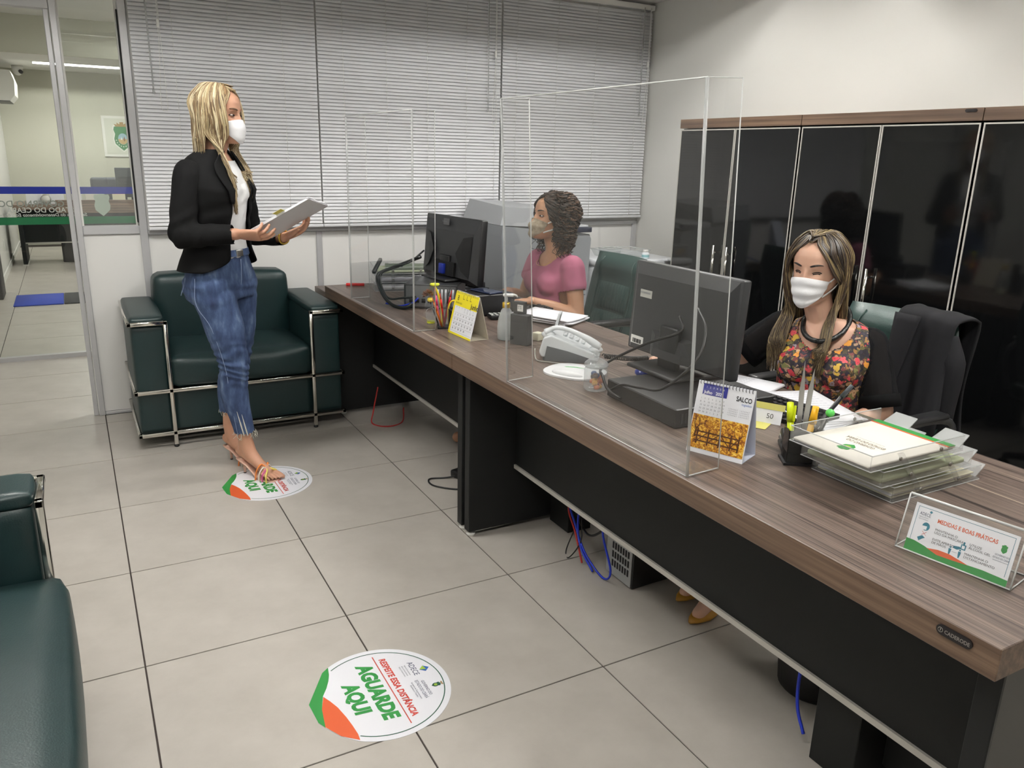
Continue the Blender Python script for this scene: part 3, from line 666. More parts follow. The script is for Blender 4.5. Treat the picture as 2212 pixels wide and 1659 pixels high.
# ---- monitors (their backs face -x, the visitors' side); local frame: back faces -y, rotated -90 deg
def monitor(label,loc,w,h,zc,rz,base_z,style,tilt=0):
    t=thing('monitor',label,'monitor',loc,rz,'black office monitors')
    M=Matrix.Translation((0,.02,zc-loc[2]))@Matrix.Rotation(tilt,4,'X')
    pm=GREYP if style=='near' else BLACKP
    b=MB().rbox((-w/2,-.012,-h/2),(w/2,.022,h/2),.006,2,M=M)
    back=b.build('casing',pm,t)
    MB().box((-w/2+.012,.0225,-h/2+.014),(w/2-.012,.0235,h/2-.012),M=M).build('screen_panel',mat('dark_screen',(10,11,13),.12),t)
    # bulging rear shell
    q=MB(); a,c=w*.40,h*.40; d=.035
    if style=='near':
        q.add([(-w*.48,-.012,-h*.48),(w*.48,-.012,-h*.48),(w*.48,-.012,h*.48),(-w*.48,-.012,h*.48),(-w*.43,-.026,-h*.46),(w*.43,-.026,-h*.46),(w*.43,-.026,h*.36),(-w*.43,-.026,h*.36)],[(4,5,6,7),(0,1,5,4),(1,2,6,5),(2,3,7,6),(3,0,4,7)],M=M)
        rs=q.build('rear_shell',GREYP,t)
        MB().add([(-.11,-.026,-h*.46),(.11,-.026,-h*.46),(.11,-.026,-h*.20),(-.11,-.026,-h*.20),(-.07,-.052,-h*.46),(.07,-.052,-h*.46),(.07,-.045,-h*.24),(-.07,-.045,-h*.24)],[(4,5,6,7),(0,1,5,4),(1,2,6,5),(2,3,7,6),(3,0,4,7)],M=M).build('port_cover',GREYP,t)
        s=MB().box((-.19,-.0275,.035),(-.13,-.0265,.06),M=M).build('asset_label',mat('silver_label',(178,178,170),.5),t)
        text('PATRIMÔNIO',.008,NAV,t,(-.185,-.0078,zc-loc[2]+.05),(R(90),0,0),width=.05)
        MB().box((-.215,-.0275,-.125),(-.150,-.0265,-.098),M=M).build('barcode_label',WHITE,t)
        for i in range(9): MB().box((-.205+.005*i,-.0285,-.122),(-.203+.005*i+.0012*(i%3),-.0278,-.108),M=M).build('barcode_bar',BLACKP,t)
    else:
        q.add([(-w*.49,-.012,-h*.49),(w*.49,-.012,-h*.49),(w*.49,-.012,h*.49),(-w*.49,-.012,h*.49),(-w*.42,-.040,-h*.42),(w*.42,-.040,-h*.42),(w*.44,-.030,h*.28),(-w*.44,-.030,h*.28)],[(4,5,6,7),(0,1,5,4),(1,2,6,5),(2,3,7,6),(3,0,4,7)],M=M)
        rs=q.build('rear_shell',GREYP,t)
        for s in (-1,1):
            pts=[(s*w*.42,-.041,-h*.40),(s*w*.30,-.050,-h*.30),(s*w*.20,-.052,-h*.05),(s*w*.30,-.044,h*.20),(s*w*.42,-.034,h*.24)]
            MB().add(pts,[(0,1,2,3,4) if s>0 else (4,3,2,1,0)],M=M).build('shell_cheek',BLACKP,t)
        MB().box((-.055,-.0335,h*.36),(.0,-.0325,h*.46),M=M).build('maker_label',mat('grey_label',(92,92,94),.5),t)
        text('ThinkVision',.012,GRY,t,(-.052,-.0142,zc-loc[2]+h*.41),(R(90),0,0),width=.047)
        MB().box((-.10,-.052,-h*.42),(.10,-.04,-h*.20),M=M).build('port_recess',mat('deep_black',(6,6,7),.7),t)
        MB().rbox((-.02,-.07,-h*.40),(.02,-.045,-h*.24),.004,2,M=M).build('video_plug',mat('plug_blue',(28,48,150),.4),t)
    bz=base_z-loc[2]
    MB().rbox((-.045,-.035,bz+.01),(.045,-.012,zc-loc[2]-.03),.006,2).build('stand_neck',BLACKP,t)
    MB().rbox((-.12,-.10,bz),(.12,.10,bz+.014),.007,2).build('stand_foot',BLACKP,t)
    return t
# slim computers under the monitors
def desktop_pc(label,loc,w,d,h,rz,rear):
    """rear=True shows the port side on -y"""
    t=thing('desktop_computer',label,'computer',loc,rz,'slim desktop computers')
    MB().rbox((-w/2,-d/2,.004),(w/2,d/2,h),.003,1,smooth=False).build('case',GREYP if rear else BLACKP,t)
    for sx in (-1,1):
        for sy in (-1,1): MB().cyl((sx*w*.4,sy*d*.4,0),(sx*w*.4,sy*d*.4,.004),.012,seg=8).build('foot',BLACKP,t)
    if rear:
        r=MB().box((-w/2+.01,-d/2-.002,.012),(w/2-.01,-d/2-.0005,h-.008)).build('rear_plate',mat('galvanised_plate',(120,122,124),.4,metal=.7),t)
        for i in range(5): MB().rbox((w*.20+.018*i-.02,-d/2-.008,.018),(w*.20+.018*i-.010,-d/2-.001,h-.02),.001,1).build('slot_cover',mat('slot_silver',(190,192,196),.3,metal=.6),r)
        for i in range(4): MB().rbox((-w*.40+.03*i,-d/2-.005,.03),(-w*.40+.03*i+.018,-d/2-.001,.05),.001,1).build('port',BLACKP,r)
    else:
        for i in range(9): MB().box((w/2,-d/2+.02+i*.014,.015),(w/2+.002,-d/2+.026+i*.014,h-.015)).build('vent_rib',GREYP,t)
    return t
monitor('large dark grey monitor seen from behind, on the near desk',(1.60,-2.14,DZ+.060),.50,.30,.980,R(-90),DZ+.061,'near',R(-3))
desktop_pc('slim black computer lying under the near monitor',(1.535,-2.29,DZ),.34,.36,.058,R(-92),False)
monitor('black monitor with curved rear panels, on the far desk',(1.585,-.43,DZ+.119),.53,.31,1.008,R(-84),DZ+.1195,'far',R(-4))
desktop_pc('grey computer with silver slot covers lying on the far desk',(1.485,-.48,DZ),.26,.24,.118,R(-34),True)
desktop_pc('black ribbed computer lying under the far monitor',(1.625,-.755,DZ),.22,.16,.098,R(0),False)

# ---- cables on the desks
def cable(name,label,pts,r,m,cat='cable',n=8):
    return tag(MB().tube(smooth_path(pts,n),r,6).build(name,m,None),label,cat)
BLKC=mat('black_cable',(14,14,15),.45); BLUC=mat('blue_cable',(24,52,190),.4); REDC=mat('red_cable',(176,36,34),.45); GRYC=mat('grey_cable',(150,150,140),.5)
cable('monitor_cable','thick black cable looping from the back of the near monitor to the computer',[(1.545,-2.21,1.0),(1.53,-2.24,.96),(1.50,-2.12,.90),(1.455,-2.00,.822),(1.40,-2.02,.80),(1.352,-2.10,.805),(1.345,-2.14,.775),(1.352,-2.20,.76)],.0045,BLKC)
cable('power_cable','black cable hanging in front of the near monitor base',[(1.35,-2.15,.775),(1.34,-2.22,.81),(1.345,-2.30,.822),(1.36,-2.38,.84),(1.42,-2.44,.93),(1.48,-2.40,1.0),(1.535,-2.3,1.04)],.004,BLKC)
cable('cable_bundle','bundle of thick black cables curling on the far desk',[(1.47,-.33,.96),(1.38,-.22,.90),(1.29,-.20,.86),(1.26,-.33,.80),(1.265,-.45,.755),(1.30,-.55,.752),(1.36,-.56,.79)],.009,BLKC)
cable('cable_loop','thin black cable arching over the cable bundle',[(1.52,-.25,.98),(1.42,-.30,.93),(1.34,-.28,.91),(1.28,-.26,.86),(1.272,-.38,.775),(1.31,-.5,.79),(1.36,-.54,.80)],.005,BLKC)
cable('network_cable','blue network cable plugged into the grey computer on the far desk',[(1.25,-.42,.754),(1.29,-.50,.752),(1.33,-.565,.775),(1.352,-.585,.80)],.004,BLUC)
tag(MB().rbox((-.009,-.06,-.009),(.009,.06,.009),.004,2).build('power_plug',BLKC,None,(1.30,-.16,.90),(R(28),0,R(-40))),'black cable end sticking up beside the paper trays','plug')

# ---- acrylic letter trays
TRAY=glass_mat('clear_tray_acrylic',(250,250,250),haze=.07)
RIVET=mat('steel_rivet',(150,148,142),.3,metal=1)
KRAFT=mat('cream_envelope',(226,222,212),.7); PGRN=mat('pale_green_folder',(196,206,168),.7); CREAM=mat('cream_folder',(220,216,190),.7)
def tray_tier(t,w,d,z,off,h=.036):
    """w along x, d along y; lip open and flared on +x"""
    th=.003; q=MB(); x0,x1=off-w/2,off+w/2
    q.box((x0,-d/2,z),(x1,d/2,z+th)); q.box((x0,-d/2,z+th),(x1,-d/2+th,z+h)); q.box((x0,d/2-th,z+th),(x1,d/2,z+h)); q.box((x0,-d/2+th,z+th),(x0+th,d/2-th,z+h))
    tr=q.build('tray',TRAY,t)
    for s in (-1,1):
        a=s*d*.30; MB().add([(x1,a-.035,z),(x1,a+.035,z),(x1+.042,a+.030,z+.022),(x1+.042,a-.030,z+.022),(x1,a-.035,z+th),(x1,a+.035,z+th),(x1+.042,a+.030,z+.022+th),(x1+.042,a-.030,z+.022+th)],[(0,3,2,1),(4,5,6,7),(0,1,5,4),(1,2,6,5),(2,3,7,6),(3,0,4,7)]).build('flared_lip',glass_mat('lip_acrylic',(245,245,245),haze=.35),tr)
    e=MB(); r=.0013
    e.tube([(x1,-d/2,z+h),(x0,-d/2,z+h),(x0,d/2,z+h),(x1,d/2,z+h)],r,4); e.tube([(x1,-d/2,z),(x0,-d/2,z),(x0,d/2,z),(x1,d/2,z)],r,4)
    e.build('tray_edge',glass_mat('tray_edge_acrylic',(240,240,240),haze=.6),tr)
    return tr
def letter_trays(label,loc,rz,w,d,gap,stag,n=3):
    t=thing('letter_trays',label,'letter tray',loc,rz,'clear stacked letter trays')
    for k in range(n): tray_tier(t,w,d,k*gap,-stag*k)
    for sy in (-1,1):
        for fx in (-.22,.22):
            p=MB(); 
            xa,xb=fx*w,fx*w-stag*(n-1); y=sy*(d/2+.0022); za,zb=.012,gap*(n-1)+.03
            p.add([(xa-.009,y-.0018,za),(xa+.009,y-.0018,za),(xb+.009,y-.0018,zb),(xb-.009,y-.0018,zb),(xa-.009,y+.0018,za),(xa+.009,y+.0018,za),(xb+.009,y+.0018,zb),(xb-.009,y+.0018,zb)],[(0,1,2,3),(4,7,6,5),(0,4,5,1),(1,5,6,2),(2,6,7,3),(3,7,4,0)])
            s_=p.build('side_strap',TRAY,t)
            for k in range(n): MB().sphere((xa-stag*k-(.0 if k else 0),y+sy*.002,k*gap+.018),(.005,.003,.005),10).build('rivet',RIVET,s_)
    return t
letter_trays('three-tier clear letter tray on the near desk holding envelopes',(1.632,-2.93,DZ),R(0),.318,.222,.044,.045)
def sheet(name,label,cx,cy,z,w,d,rz,m,cat='paper',th=.0008,curl=0,group=None,n=6):
    vs=[];fs=[]
    for j in range(n+1):
        for i in range(n+1):
            u,v=i/n-.5,j/n-.5; vs.append((u*w,v*d,th+curl*(abs(u)*2)**3*(1 if u<0 else .4)+curl*.5*max(0,v)**2))
    N=(n+1); fs=[(j*N+i,j*N+i+1,(j+1)*N+i+1,(j+1)*N+i) for j in range(n) for i in range(n)]
    k=len(vs); vs+= [(a,b,c-th) for a,b,c in vs]; fs+=[tuple(q+k for q in f[::-1]) for f in fs]
    rim=[i for i in range(N)]+[j*N+n for j in range(1,N)]+[n*N+i for i in range(n-1,-1,-1)]+[j*N for j in range(n-1,0,-1)]
    fs+=[(rim[i],rim[i]+k,rim[(i+1)%len(rim)]+k,rim[(i+1)%len(rim)]) for i in range(len(rim))]
    o=MB().add(vs,fs,0,True).build(name,m,None,(cx,cy,z),(0,0,rz)); 
    return tag(o,label,cat,group)
env=thing('envelope','cream envelope printed GOVERNO DO ESTADO DO CEARÁ in the top tray','envelope',(1.535,-2.93,DZ+.0925))
MB().rbox((-.150,-.103,0),(.150,.103,.006),.002,1).build('envelope_body',KRAFT,env)
MB().box((.128,-.103,.0061),(.150,.103,.0068)).build('green_stripe',GRN,env); MB().box((.122,-.103,.0061),(.128,.103,.0067)).build('orange_stripe',ORG,env)
text('GOVERNO DO\nESTADO DO CEARÁ',.018,mat('print_brown',(110,96,76),.6),env,(-.040,.0,.0066),(0,0,R(90)),align='CENTER',width=.10)
text('Secretaria do Desenvolvimento',.006,GRY,env,(-.010,.0,.0066),(0,0,R(90)),align='CENTER')
flat([(p[0]*.30,p[1]*.30) for p in shield],GRN,env,'crest',.0066,(-.088,.0,0),(0,0,R(90))); flat(ring_pts(0,0,.007,14),LIM,env,'crest_centre',.0069,(-.088,0,0))
for i in range(2): sheet('envelope_sheet','white sheet under the cream envelope in the top tray' if i else 'loose white sheet lining the top tray',1.537-.004*i,-2.93+.002*i,DZ+.0915-.0014*(1-i)-.0,.29,.20,.01*i,PAPER)
fo=thing('folder','pale green folder printed ADECE in the middle tray','folder',(1.585,-2.93,DZ+.0485))
MB().rbox((-.148,-.102,0),(.148,.102,.012),.003,1).build('cover',PGRN,fo); text('ADECE',.022,mat('print_brown'),fo,(-.10,-.03,.0126),(0,0,R(90)),align='CENTER',width=.07)
flat([(0,.012),(.012,0),(0,-.012),(-.012,0)],mat('print_brown'),fo,'logo_diamond',.0126,(-.115,.04,0))
fo=thing('folder','cream folder with loose sheets in the bottom tray','folder',(1.63,-2.93,DZ+.0045))
MB().rbox((-.148,-.102,0),(.148,.102,.004),.001,1).build('cover',CREAM,fo); MB().rbox((-.150,-.100,.005),(.142,.100,.009),.001,1).build('inner_sheets',PAPER,fo); MB().rbox((-.144,-.103,.0095),(.148,.101,.013),.001,1).build('upper_cover',CREAM,fo)
# far trays
letter_trays('clear letter tray stack full of documents on the far desk, by the wall',(1.53,.07,DZ),R(-12),.34,.24,.046,.0)
for k in range(3):
    sheet('document_stack',['thick stack of documents in the lowest far tray','spiral notebook and papers in the middle far tray','pale green folder on the upper far tray'][k],1.53,.07,DZ+.046*k+.005,.30,.21,R(-12)+.03*k,[PAPER,mat('bluish_paper',(214,214,226),.7),PGRN][k],th=[.022,.020,.010][k],cat='documents')
sb=thing('spiral_notebook','dark green covered notebook lying on top of the far letter trays','notebook',(1.56,.06,DZ+.109),R(-18))
MB().rbox((-.13,-.085,0),(.13,.085,.012),.002,1).build('cover',mat('olive_cover',(92,104,84),.5),sb); MB().rbox((-.128,-.083,.002),(.131,.0,.010),.001,1).build('pages',PAPER,sb)
tag(MB().add(*rounded_bar(.07,.008,.006)).build('pen',BLACKP,None,(1.47,.00,DZ+.1225),(0,0,R(20))),'black pen resting on the notebook above the far trays','pen')

# ---- pen cup on the far desk
pcup=thing('pen_cup','clear and black pen cup full of pens on the far desk','pen holder',(1.325,-.985,DZ),R(-20))
MB().box((-.045,-.035,0),(.045,.035,.006)).build('base',BLACKP,pcup)
MB().add([(-.04,-.03,.006),(0.0,-.03,.006),(0.0,.03,.006),(-.04,.03,.006),(-.045,-.034,.095),(.0,-.034,.095),(.0,.034,.095),(-.045,.034,.095)],[(0,1,5,4),(1,2,6,5),(2,3,7,6),(3,0,4,7)]).build('clear_compartment',glass_mat('clear_plastic_tub'),pcup)
MB().add([(.002,-.032,.006),(.044,-.032,.006),(.044,.032,.006),(.002,.032,.006),(.002,-.034,.085),(.048,-.034,.05),(.048,.034,.05),(.002,.034,.085)],[(0,1,5,4),(1,2,6,5),(2,3,7,6),(3,0,4,7),(4,5,6,7)]).build('black_compartment',BLACKP,pcup)
PEN={'red':(204,36,36),'yellow':(238,214,40),'pink':(230,60,120),'lime':(214,222,60),'orange':(230,120,40),'dark':(30,30,34)}
def pen(label,base,top,col,r=.004,capc=None,name='pen'):
    t=thing(name,label,'pen',base); v=Vector(top)-Vector(base)
    MB().cyl((0,0,0),tuple(v*.82),r,seg=8).cyl(tuple(v*.82),tuple(v),r*.8,r*.3,seg=8).build('barrel',mat('pen_'+col,PEN[col],.35),t)
    MB().cyl(tuple(v*.55),tuple(v*.80),r*1.15,seg=8).build('cap',mat('pen_'+(capc or col),PEN[capc or col],.35),t)
    return t
bx,by=1.325,-.985
for lb,dx,dy,tx,ty,h,c in (('red pencil standing upright in the far pen cup',-.02,-.012,-.03,-.02,.155,'red'),('dark red pen leaning right in the far pen cup',-.01,.012,.02,-.03,.16,'red'),('pink pen in the middle of the far pen cup',-.03,.006,-.02,.02,.165,'pink'),('black pen at the back of the far pen cup',-.006,.02,.03,.01,.17,'dark'),('orange pen leaning left in the far pen cup',-.034,-.018,-.05,-.01,.14,'orange'),('thin red pen leaning towards the yellow calendar',.0,-.01,.045,-.055,.15,'red')):
    pen(lb,(bx+dx,by+dy,DZ+.008),(bx+dx+tx,by+dy+ty,DZ+h),c)
fp=thing('flower_pen','yellow flower-topped pen bending over the far pen cup','pen',(bx-.025,by,DZ+.008))
MB().tube(smooth_path([(0,0,0),(-.005,0,.08),(-.02,.0,.14),(-.03,.01,.17)],5),.0045,8).build('barrel',mat('pen_yellow',PEN['yellow'],.35),fp)
for k in range(5):
    a=k*1.257; MB().sphere((-.03+.012*math.cos(a),.01+.012*math.sin(a),.178),(.010,.010,.006),8).build('petal',mat('pen_lime',PEN['lime'],.4),fp)
fp=thing('flower_pen','yellow pen drooping towards the calendar from the far pen cup','pen',(bx+.0,by-.015,DZ+.008))
MB().tube(smooth_path([(0,0,0),(-.005,0,.07),(.01,-.01,.11),(.05,-.04,.105)],5),.0035,8).build('barrel',mat('pen_yellow'),fp); MB().sphere((.052,-.042,.105),.007,8).build('tip',mat('pen_lime'),fp)
tp=thing('brush_topped_pencil','pencil topped with a brown bristle ball and yellow collar in the far pen cup','pencil',(bx-.037,by+.01,DZ+.008))
MB().tube([(0,0,0),(-.02,.05,.10)],.003,8).build('shaft',mat('pen_dark',PEN['dark'],.4),tp)
MB().lathe([(.010,0),(.013,.004),(.012,.010),(.009,.014)],10,M=Matrix.Translation((-.02,.05,.10))@Matrix.Rotation(.5,4,'X')).build('collar',mat('pen_yellow'),tp)
q=MB()
for i in range(140):
    z=random.uniform(-.4,1); a=random.uniform(0,6.283); rr=math.sqrt(max(0,1-z*z)); d=Vector((rr*math.cos(a),rr*math.sin(a),z)); c=Vector((-.026,.058,.125)); q.tube([c+d*.008,c+d*random.uniform(.020,.027)],[.003,.0012],4)
b_=q.build('bristles',mat('brown_bristle',(108,66,40),.8),tp); b_['kind']='stuff'
# small clear cup with a yellow band
sc=thing('tiny_bucket','tiny clear bucket with a yellow band beside the far pen cup','bucket',(1.283,-.90,DZ))
MB().lathe([(.016,0),(.024,.05)],16,cap=False).build('bucket_wall',glass_mat('clear_plastic_tub'),sc); MB().lathe([(.0172,.006),(.0182,.014)],16,cap=False).build('yellow_band',mat('pen_lime'),sc); MB().tube([(.024*math.cos(a),.0,.05+.022*math.sin(a)) for a in [i*math.pi/8 for i in range(9)]],.001,4).build('bail',STEEL,sc)

# ---- desk calendars
def tent(t,w,h,depth,m_face,m_side):
    """tent card: front face leans back, along local x; front at -y"""
    a=[(-w/2,-depth/2,0),(w/2,-depth/2,0),(w/2,0,h),(-w/2,0,h)]; b=[(w/2,depth/2,0),(-w/2,depth/2,0),(-w/2,.002,h),(w/2,.002,h)]
    th=.0018
    for nm,q,m in (('front_card',a,m_face),('back_card',b,m_side)):
        n_=(Vector(q[1])-Vector(q[0])).cross(Vector(q[3])-Vector(q[0])).normalized()*th
        vs=[Vector(p) for p in q]+[Vector(p)-n_ for p in q]; MB().add(vs,[(0,1,2,3),(7,6,5,4),(0,4,5,1),(1,5,6,2),(2,6,7,3),(3,7,4,0)]).build(nm,m,t)
    MB().box((-w/2,-depth/2+.002,0),(w/2,depth/2-.002,.0015)).build('floor_card',m_side,t)
    L=math.hypot(h,depth/2); ang=math.atan2(h,depth/2)
    return L,ang
YEL=mat('calendar_yellow',(236,220,40),.55); INK=mat('print_black',(40,40,44),.6)
cal=thing('desk_calendar','yellow and white desk calendar showing June on the far desk','calendar',(1.335,-1.165,DZ),R(-88))
L,ang=tent(cal,.200,.172,.085,PAPER,mat('ivory_card',(214,206,188),.7))
face=bpy.data.objects.new('printed_page',None); 
def page(t,L,ang,depth): 
    return Matrix.Translation((0,-depth/2,0))@Matrix.Rotation(ang,4,'X')   # page x right, page y up the slope, z out
def on_page(o,PM,off):
    o.matrix_local=PM@Matrix.Translation(off)@o.matrix_local; return o
bpy.data.objects.remove(face)
PM=page(cal,L,ang,.085)
def prect(t,PM,x0,y0,x1,y1,z,m,name):
    me=MB().quad((x0,y0,z),(x1,y0,z),(x1,y1,z),(x0,y1,z)).mesh(name,m); o=obj(name,me,t); o.matrix_local=PM; return o
def ptext(t,PM,s,size,m,x,y,z=.0010,**k):
    o=text(s,size,m,t,(0,0,0),**k); sx=o.scale.x; o.matrix_local=PM@Matrix.Translation((x,y,z))@Matrix.Diagonal((sx,1,1,1)); return o
prect(cal,PM,-.1,.118,.1,L,.0006,YEL,'yellow_header'); prect(cal,PM,-.1,.0,-.086,.118,.0006,YEL,'yellow_margin'); prect(cal,PM,-.1,.0,.1,.008,.0006,YEL,'yellow_foot')
ptext(cal,PM,'8',.030,INK,-.078,.140); ptext(cal,PM,'JUNHO 2021',.010,INK,-.085,.127); ptext(cal,PM,'Junho',.028,INK,.045,.123,bold=.0006)
dn=1
for r_ in range(5):
    for c_ in range(7):
        k=r_*7+c_-2
        if 0<k<31: ptext(cal,PM,str(k),.011,INK,-.072+c_*.0245,.098-r_*.019)
    prect(cal,PM,-.08,.094-r_*.019-.004,.096,.0945-r_*.019-.004,.0008,GRY,'rule')
for i in range(7): ptext(cal,PM,'DSTQQSS'[i],.008,INK,-.072+i*.0245,.110)
for i in range(3): prect(cal,PM,-.03+.03*i,.150,-.028+.03*i,.168,.0009,INK,'bracket_mark'); prect(cal,PM,-.03+.03*i,.150,-.018+.03*i,.152,.0009,INK,'bracket_mark')
def spiral(t,w,z,n,r=.0055,m=INK):
    for i in range(n):
        x=-w/2+w*(i+.5)/n; MB().tube([(x,r*math.cos(a),z+r*math.sin(a)-.003) for a in [k*2*math.pi/10 for k in range(11)]],.0008,4,cap=False).build('binding_ring',m,t)
spiral(cal,.19,.1725,16,m=STEEL)
c2=thing('desk_calendar','white SALCO desk calendar with an autumn photograph at the near screen corner','calendar',(1.345,-2.640,DZ),R(-67))
L2,ang2=tent(c2,.150,.178,.085,PAPER,mat('calendar_inner_card',(196,200,214),.6)); P2=page(c2,L2,ang2,.085)
AUT=bpy.data.materials.new('autumn_photo_print'); AUT.use_nodes=True
nt=AUT.node_tree; bs=nt.nodes['Principled BSDF']; tcn=nt.nodes.new('ShaderNodeTexCoord'); nz=nt.nodes.new('ShaderNodeTexNoise'); nz.inputs['Scale'].default_value=130; nz.inputs['Detail'].default_value=8; nz.inputs['Distortion'].default_value=1.2
cr=nt.nodes.new('ShaderNodeValToRGB'); e_=cr.color_ramp.elements
for p_,c_ in ((.0,(70,40,12)),(.38,(140,78,20)),(.5,(206,140,36)),(.6,(236,190,60)),(.75,(250,236,170))):
    el=e_.new(p_) if p_ not in (0,) else e_[0]; el.color=(*srgb(*c_),1)
nt.links.new(tcn.outputs['Object'],nz.inputs['Vector']); nt.links.new(nz.outputs['Fac'],cr.inputs['Fac']); nt.links.new(cr.outputs['Color'],bs.inputs['Base Color']); bs.inputs['Roughness'].default_value=.3
prect(c2,P2,-.073,.012,.073,.098,.0008,AUT,'photo_print')
FB=mat('photo_fence_brown',(84,46,18),.4)
for yy in (.030,.042,.054): prect(c2,P2,-.06,yy,.06,yy+.0035,.0011,FB,'fence_rail')
for xx in (-.055,-.025,.005,.035,.055): prect(c2,P2,xx,.024,xx+.004,.064,.0012,FB,'fence_post')
for (xa,ya,xb,yb) in ((-.055,.03,-.025,.058),(-.025,.03,.005,.058),(.005,.058,.035,.03),(.035,.03,.055,.058)):
    me=MB().add([(xa,ya,.0013),(xa+.003,ya,.0013),(xb+.003,yb,.0013),(xb,yb,.0013)],[(0,1,2,3)]).mesh('fence_brace',FB); obj('fence_brace',me,c2).matrix_local=P2
def branch(x,y,a,l,w,d):
    x2,y2=x+l*math.cos(a),y+l*math.sin(a); nx,ny=-math.sin(a)*w/2,math.cos(a)*w/2
    if not(-.072<x2<.072 and .02<y2<.097): return
    BR.add([(x-nx,y-ny,.0014),(x2-nx*.6,y2-ny*.6,.0014),(x2+nx*.6,y2+ny*.6,.0014),(x+nx,y+ny,.0014)],[(0,1,2,3)])
    if d>0:
        for s in (-1,1): branch(x2,y2,a+s*random.uniform(.25,.7),l*.75,w*.65,d-1)
BR=MB(); branch(-.06,.04,1.5,.02,.005,5); branch(.058,.035,1.7,.018,.004,5); BR2=BR.build('photo_trees',FB,c2); BR2.matrix_local=P2; BR2['kind']='stuff'
prect(c2,P2,-.06,.150,.005,.178,.0008,mat('print_indigo',(44,48,140),.5),'blue_header'); ptext(c2,P2,'Julho',.011,PAPER,-.056,.153,.0012,bold=.0003); ptext(c2,P2,'2021',.011,PAPER,-.025,.153,.0012,bold=.0003)
for i in range(6): ptext(c2,P2,str(i+1),.007,PAPER,-.052+.009*i,.167,.0012)
for r_ in range(5):
    for c_ in range(7): ptext(c2,P2,str((r_*7+c_)%31+1),.006,GRY,-.062+c_*.010,.138-r_*.0085)
ptext(c2,P2,'SALCO',.017,INK,.030,.150,bold=.0004,width=.040); ptext(c2,P2,'logistics',.008,BLU,.046,.141)
for (x_,y_) in ((.014,.108),(.044,.108)):
    for r_ in range(4): ptext(c2,P2,'1 2 3 4 5 6 7',.0042,GRY,x_,y_+.018-r_*.005,width=.024)
spiral(c2,.145,.1785,17)

# ---- gel bottle
gb=thing('gel_bottle','clear pump bottle of hand gel with a white and gold pump','bottle',(1.447,-1.285,DZ))
MB().lathe([(.030,0),(.034,.004),(.0345,.05),(.031,.085),(.021,.118),(.0145,.128),(.0145,.134)],24).build('bottle_body',glass_mat('clear_bottle_plastic',(240,243,243),haze=.32,ior=1.5),gb)
MB().lathe([(.028,.004),(.031,.008),(.0315,.05),(.029,.07)],20).build('gel',glass_mat('clear_gel',(240,244,244),haze=.2),gb)
for i in range(26):
    a=random.uniform(0,6.283); rr=random.uniform(.012,.03); MB().sphere((rr*math.cos(a),rr*math.sin(a),random.uniform(.01,.07)),random.uniform(.0012,.0026),6).build('bubble',glass_mat('gel_bubble',(255,255,255),haze=.55),gb)
MB().lathe([(.016,.130),(.016,.150),(.010,.153)],16).build('gold_collar',mat('gold_collar',(214,176,60),.3,metal=.8),gb)
pm=MB().cyl((0,0,.150),(0,0,.176),.0055,seg=10); pm.build('pump_stem',WHITE,gb); MB().rbox((-.012,-.030,.174),(.012,.014,.186),.005,2).tube([(0,-.028,.182),(0,-.040,.179),(0,-.044,.172)],[.005,.004,.003],8).build('pump_head',WHITE,gb,None,(0,0,R(60)))
# ---- black card box and little cream cube
cb=thing('card_box','tall black flip box with a white label, standing beside the gel bottle','box',(1.462,-1.385,DZ),R(-62))
MB().rbox((-.040,-.020,0),(.040,.020,.120),.002,1,smooth=False).build('box_body',mat('matt_black_card',(46,47,49),.6),cb); MB().rbox((-.040,.0,.120),(.012,.020,.168),.002,1,smooth=False).build('raised_flap',mat('matt_black_card'),cb)
MB().box((-.020,-.0012,.130),(.006,-.0002,.156)).build('white_label',WHITE,cb); text('88 85\n81 28',.007,INK,cb,(-.017,-.0016,.147),(R(90),0,0))
tag(MB().rbox((-.017,-.017,0),(.017,.017,.032),.003,2).build('cream_cube',mat('cream_plastic',(216,214,190),.5),None,(1.560,-1.350,DZ),(0,0,.3)),'small cream cube beside the black flip box','cube')
# ---- patterned pencil case, papers
pcs=thing('patterned_case','flat case with black and white letter pattern near the far keyboard','case',(1.62,-.90,DZ),R(-10)); MB().rbox((-.05,-.035,0),(.05,.035,.022),.006,2).build('case_body',BLACKP,pcs)
for i in range(4):
    for j in range(3): text('ROAE SCKB'.replace(' ','')[(i*3+j)%8],.020,WHITE,pcs,(-.046+i*.023,-.031+j*.022,.0226),bold=.0012)
PS=['topmost crumpled white sheet of the pile by the pink-shirted woman','second sheet of the paper pile by the pink-shirted woman','third sheet of the paper pile by the pink-shirted woman','lowest sheets of the paper pile by the pink-shirted woman']
for k in range(4):
    sheet('paper_pile',PS[3-k],1.815+.01*math.sin(k*2),-1.005+.008*math.cos(k*3),DZ+.0055*k,.21,.297,R(28)+.07*math.sin(k*1.7),PAPER,th=.005,curl=.006 if k<3 else .012,n=10)
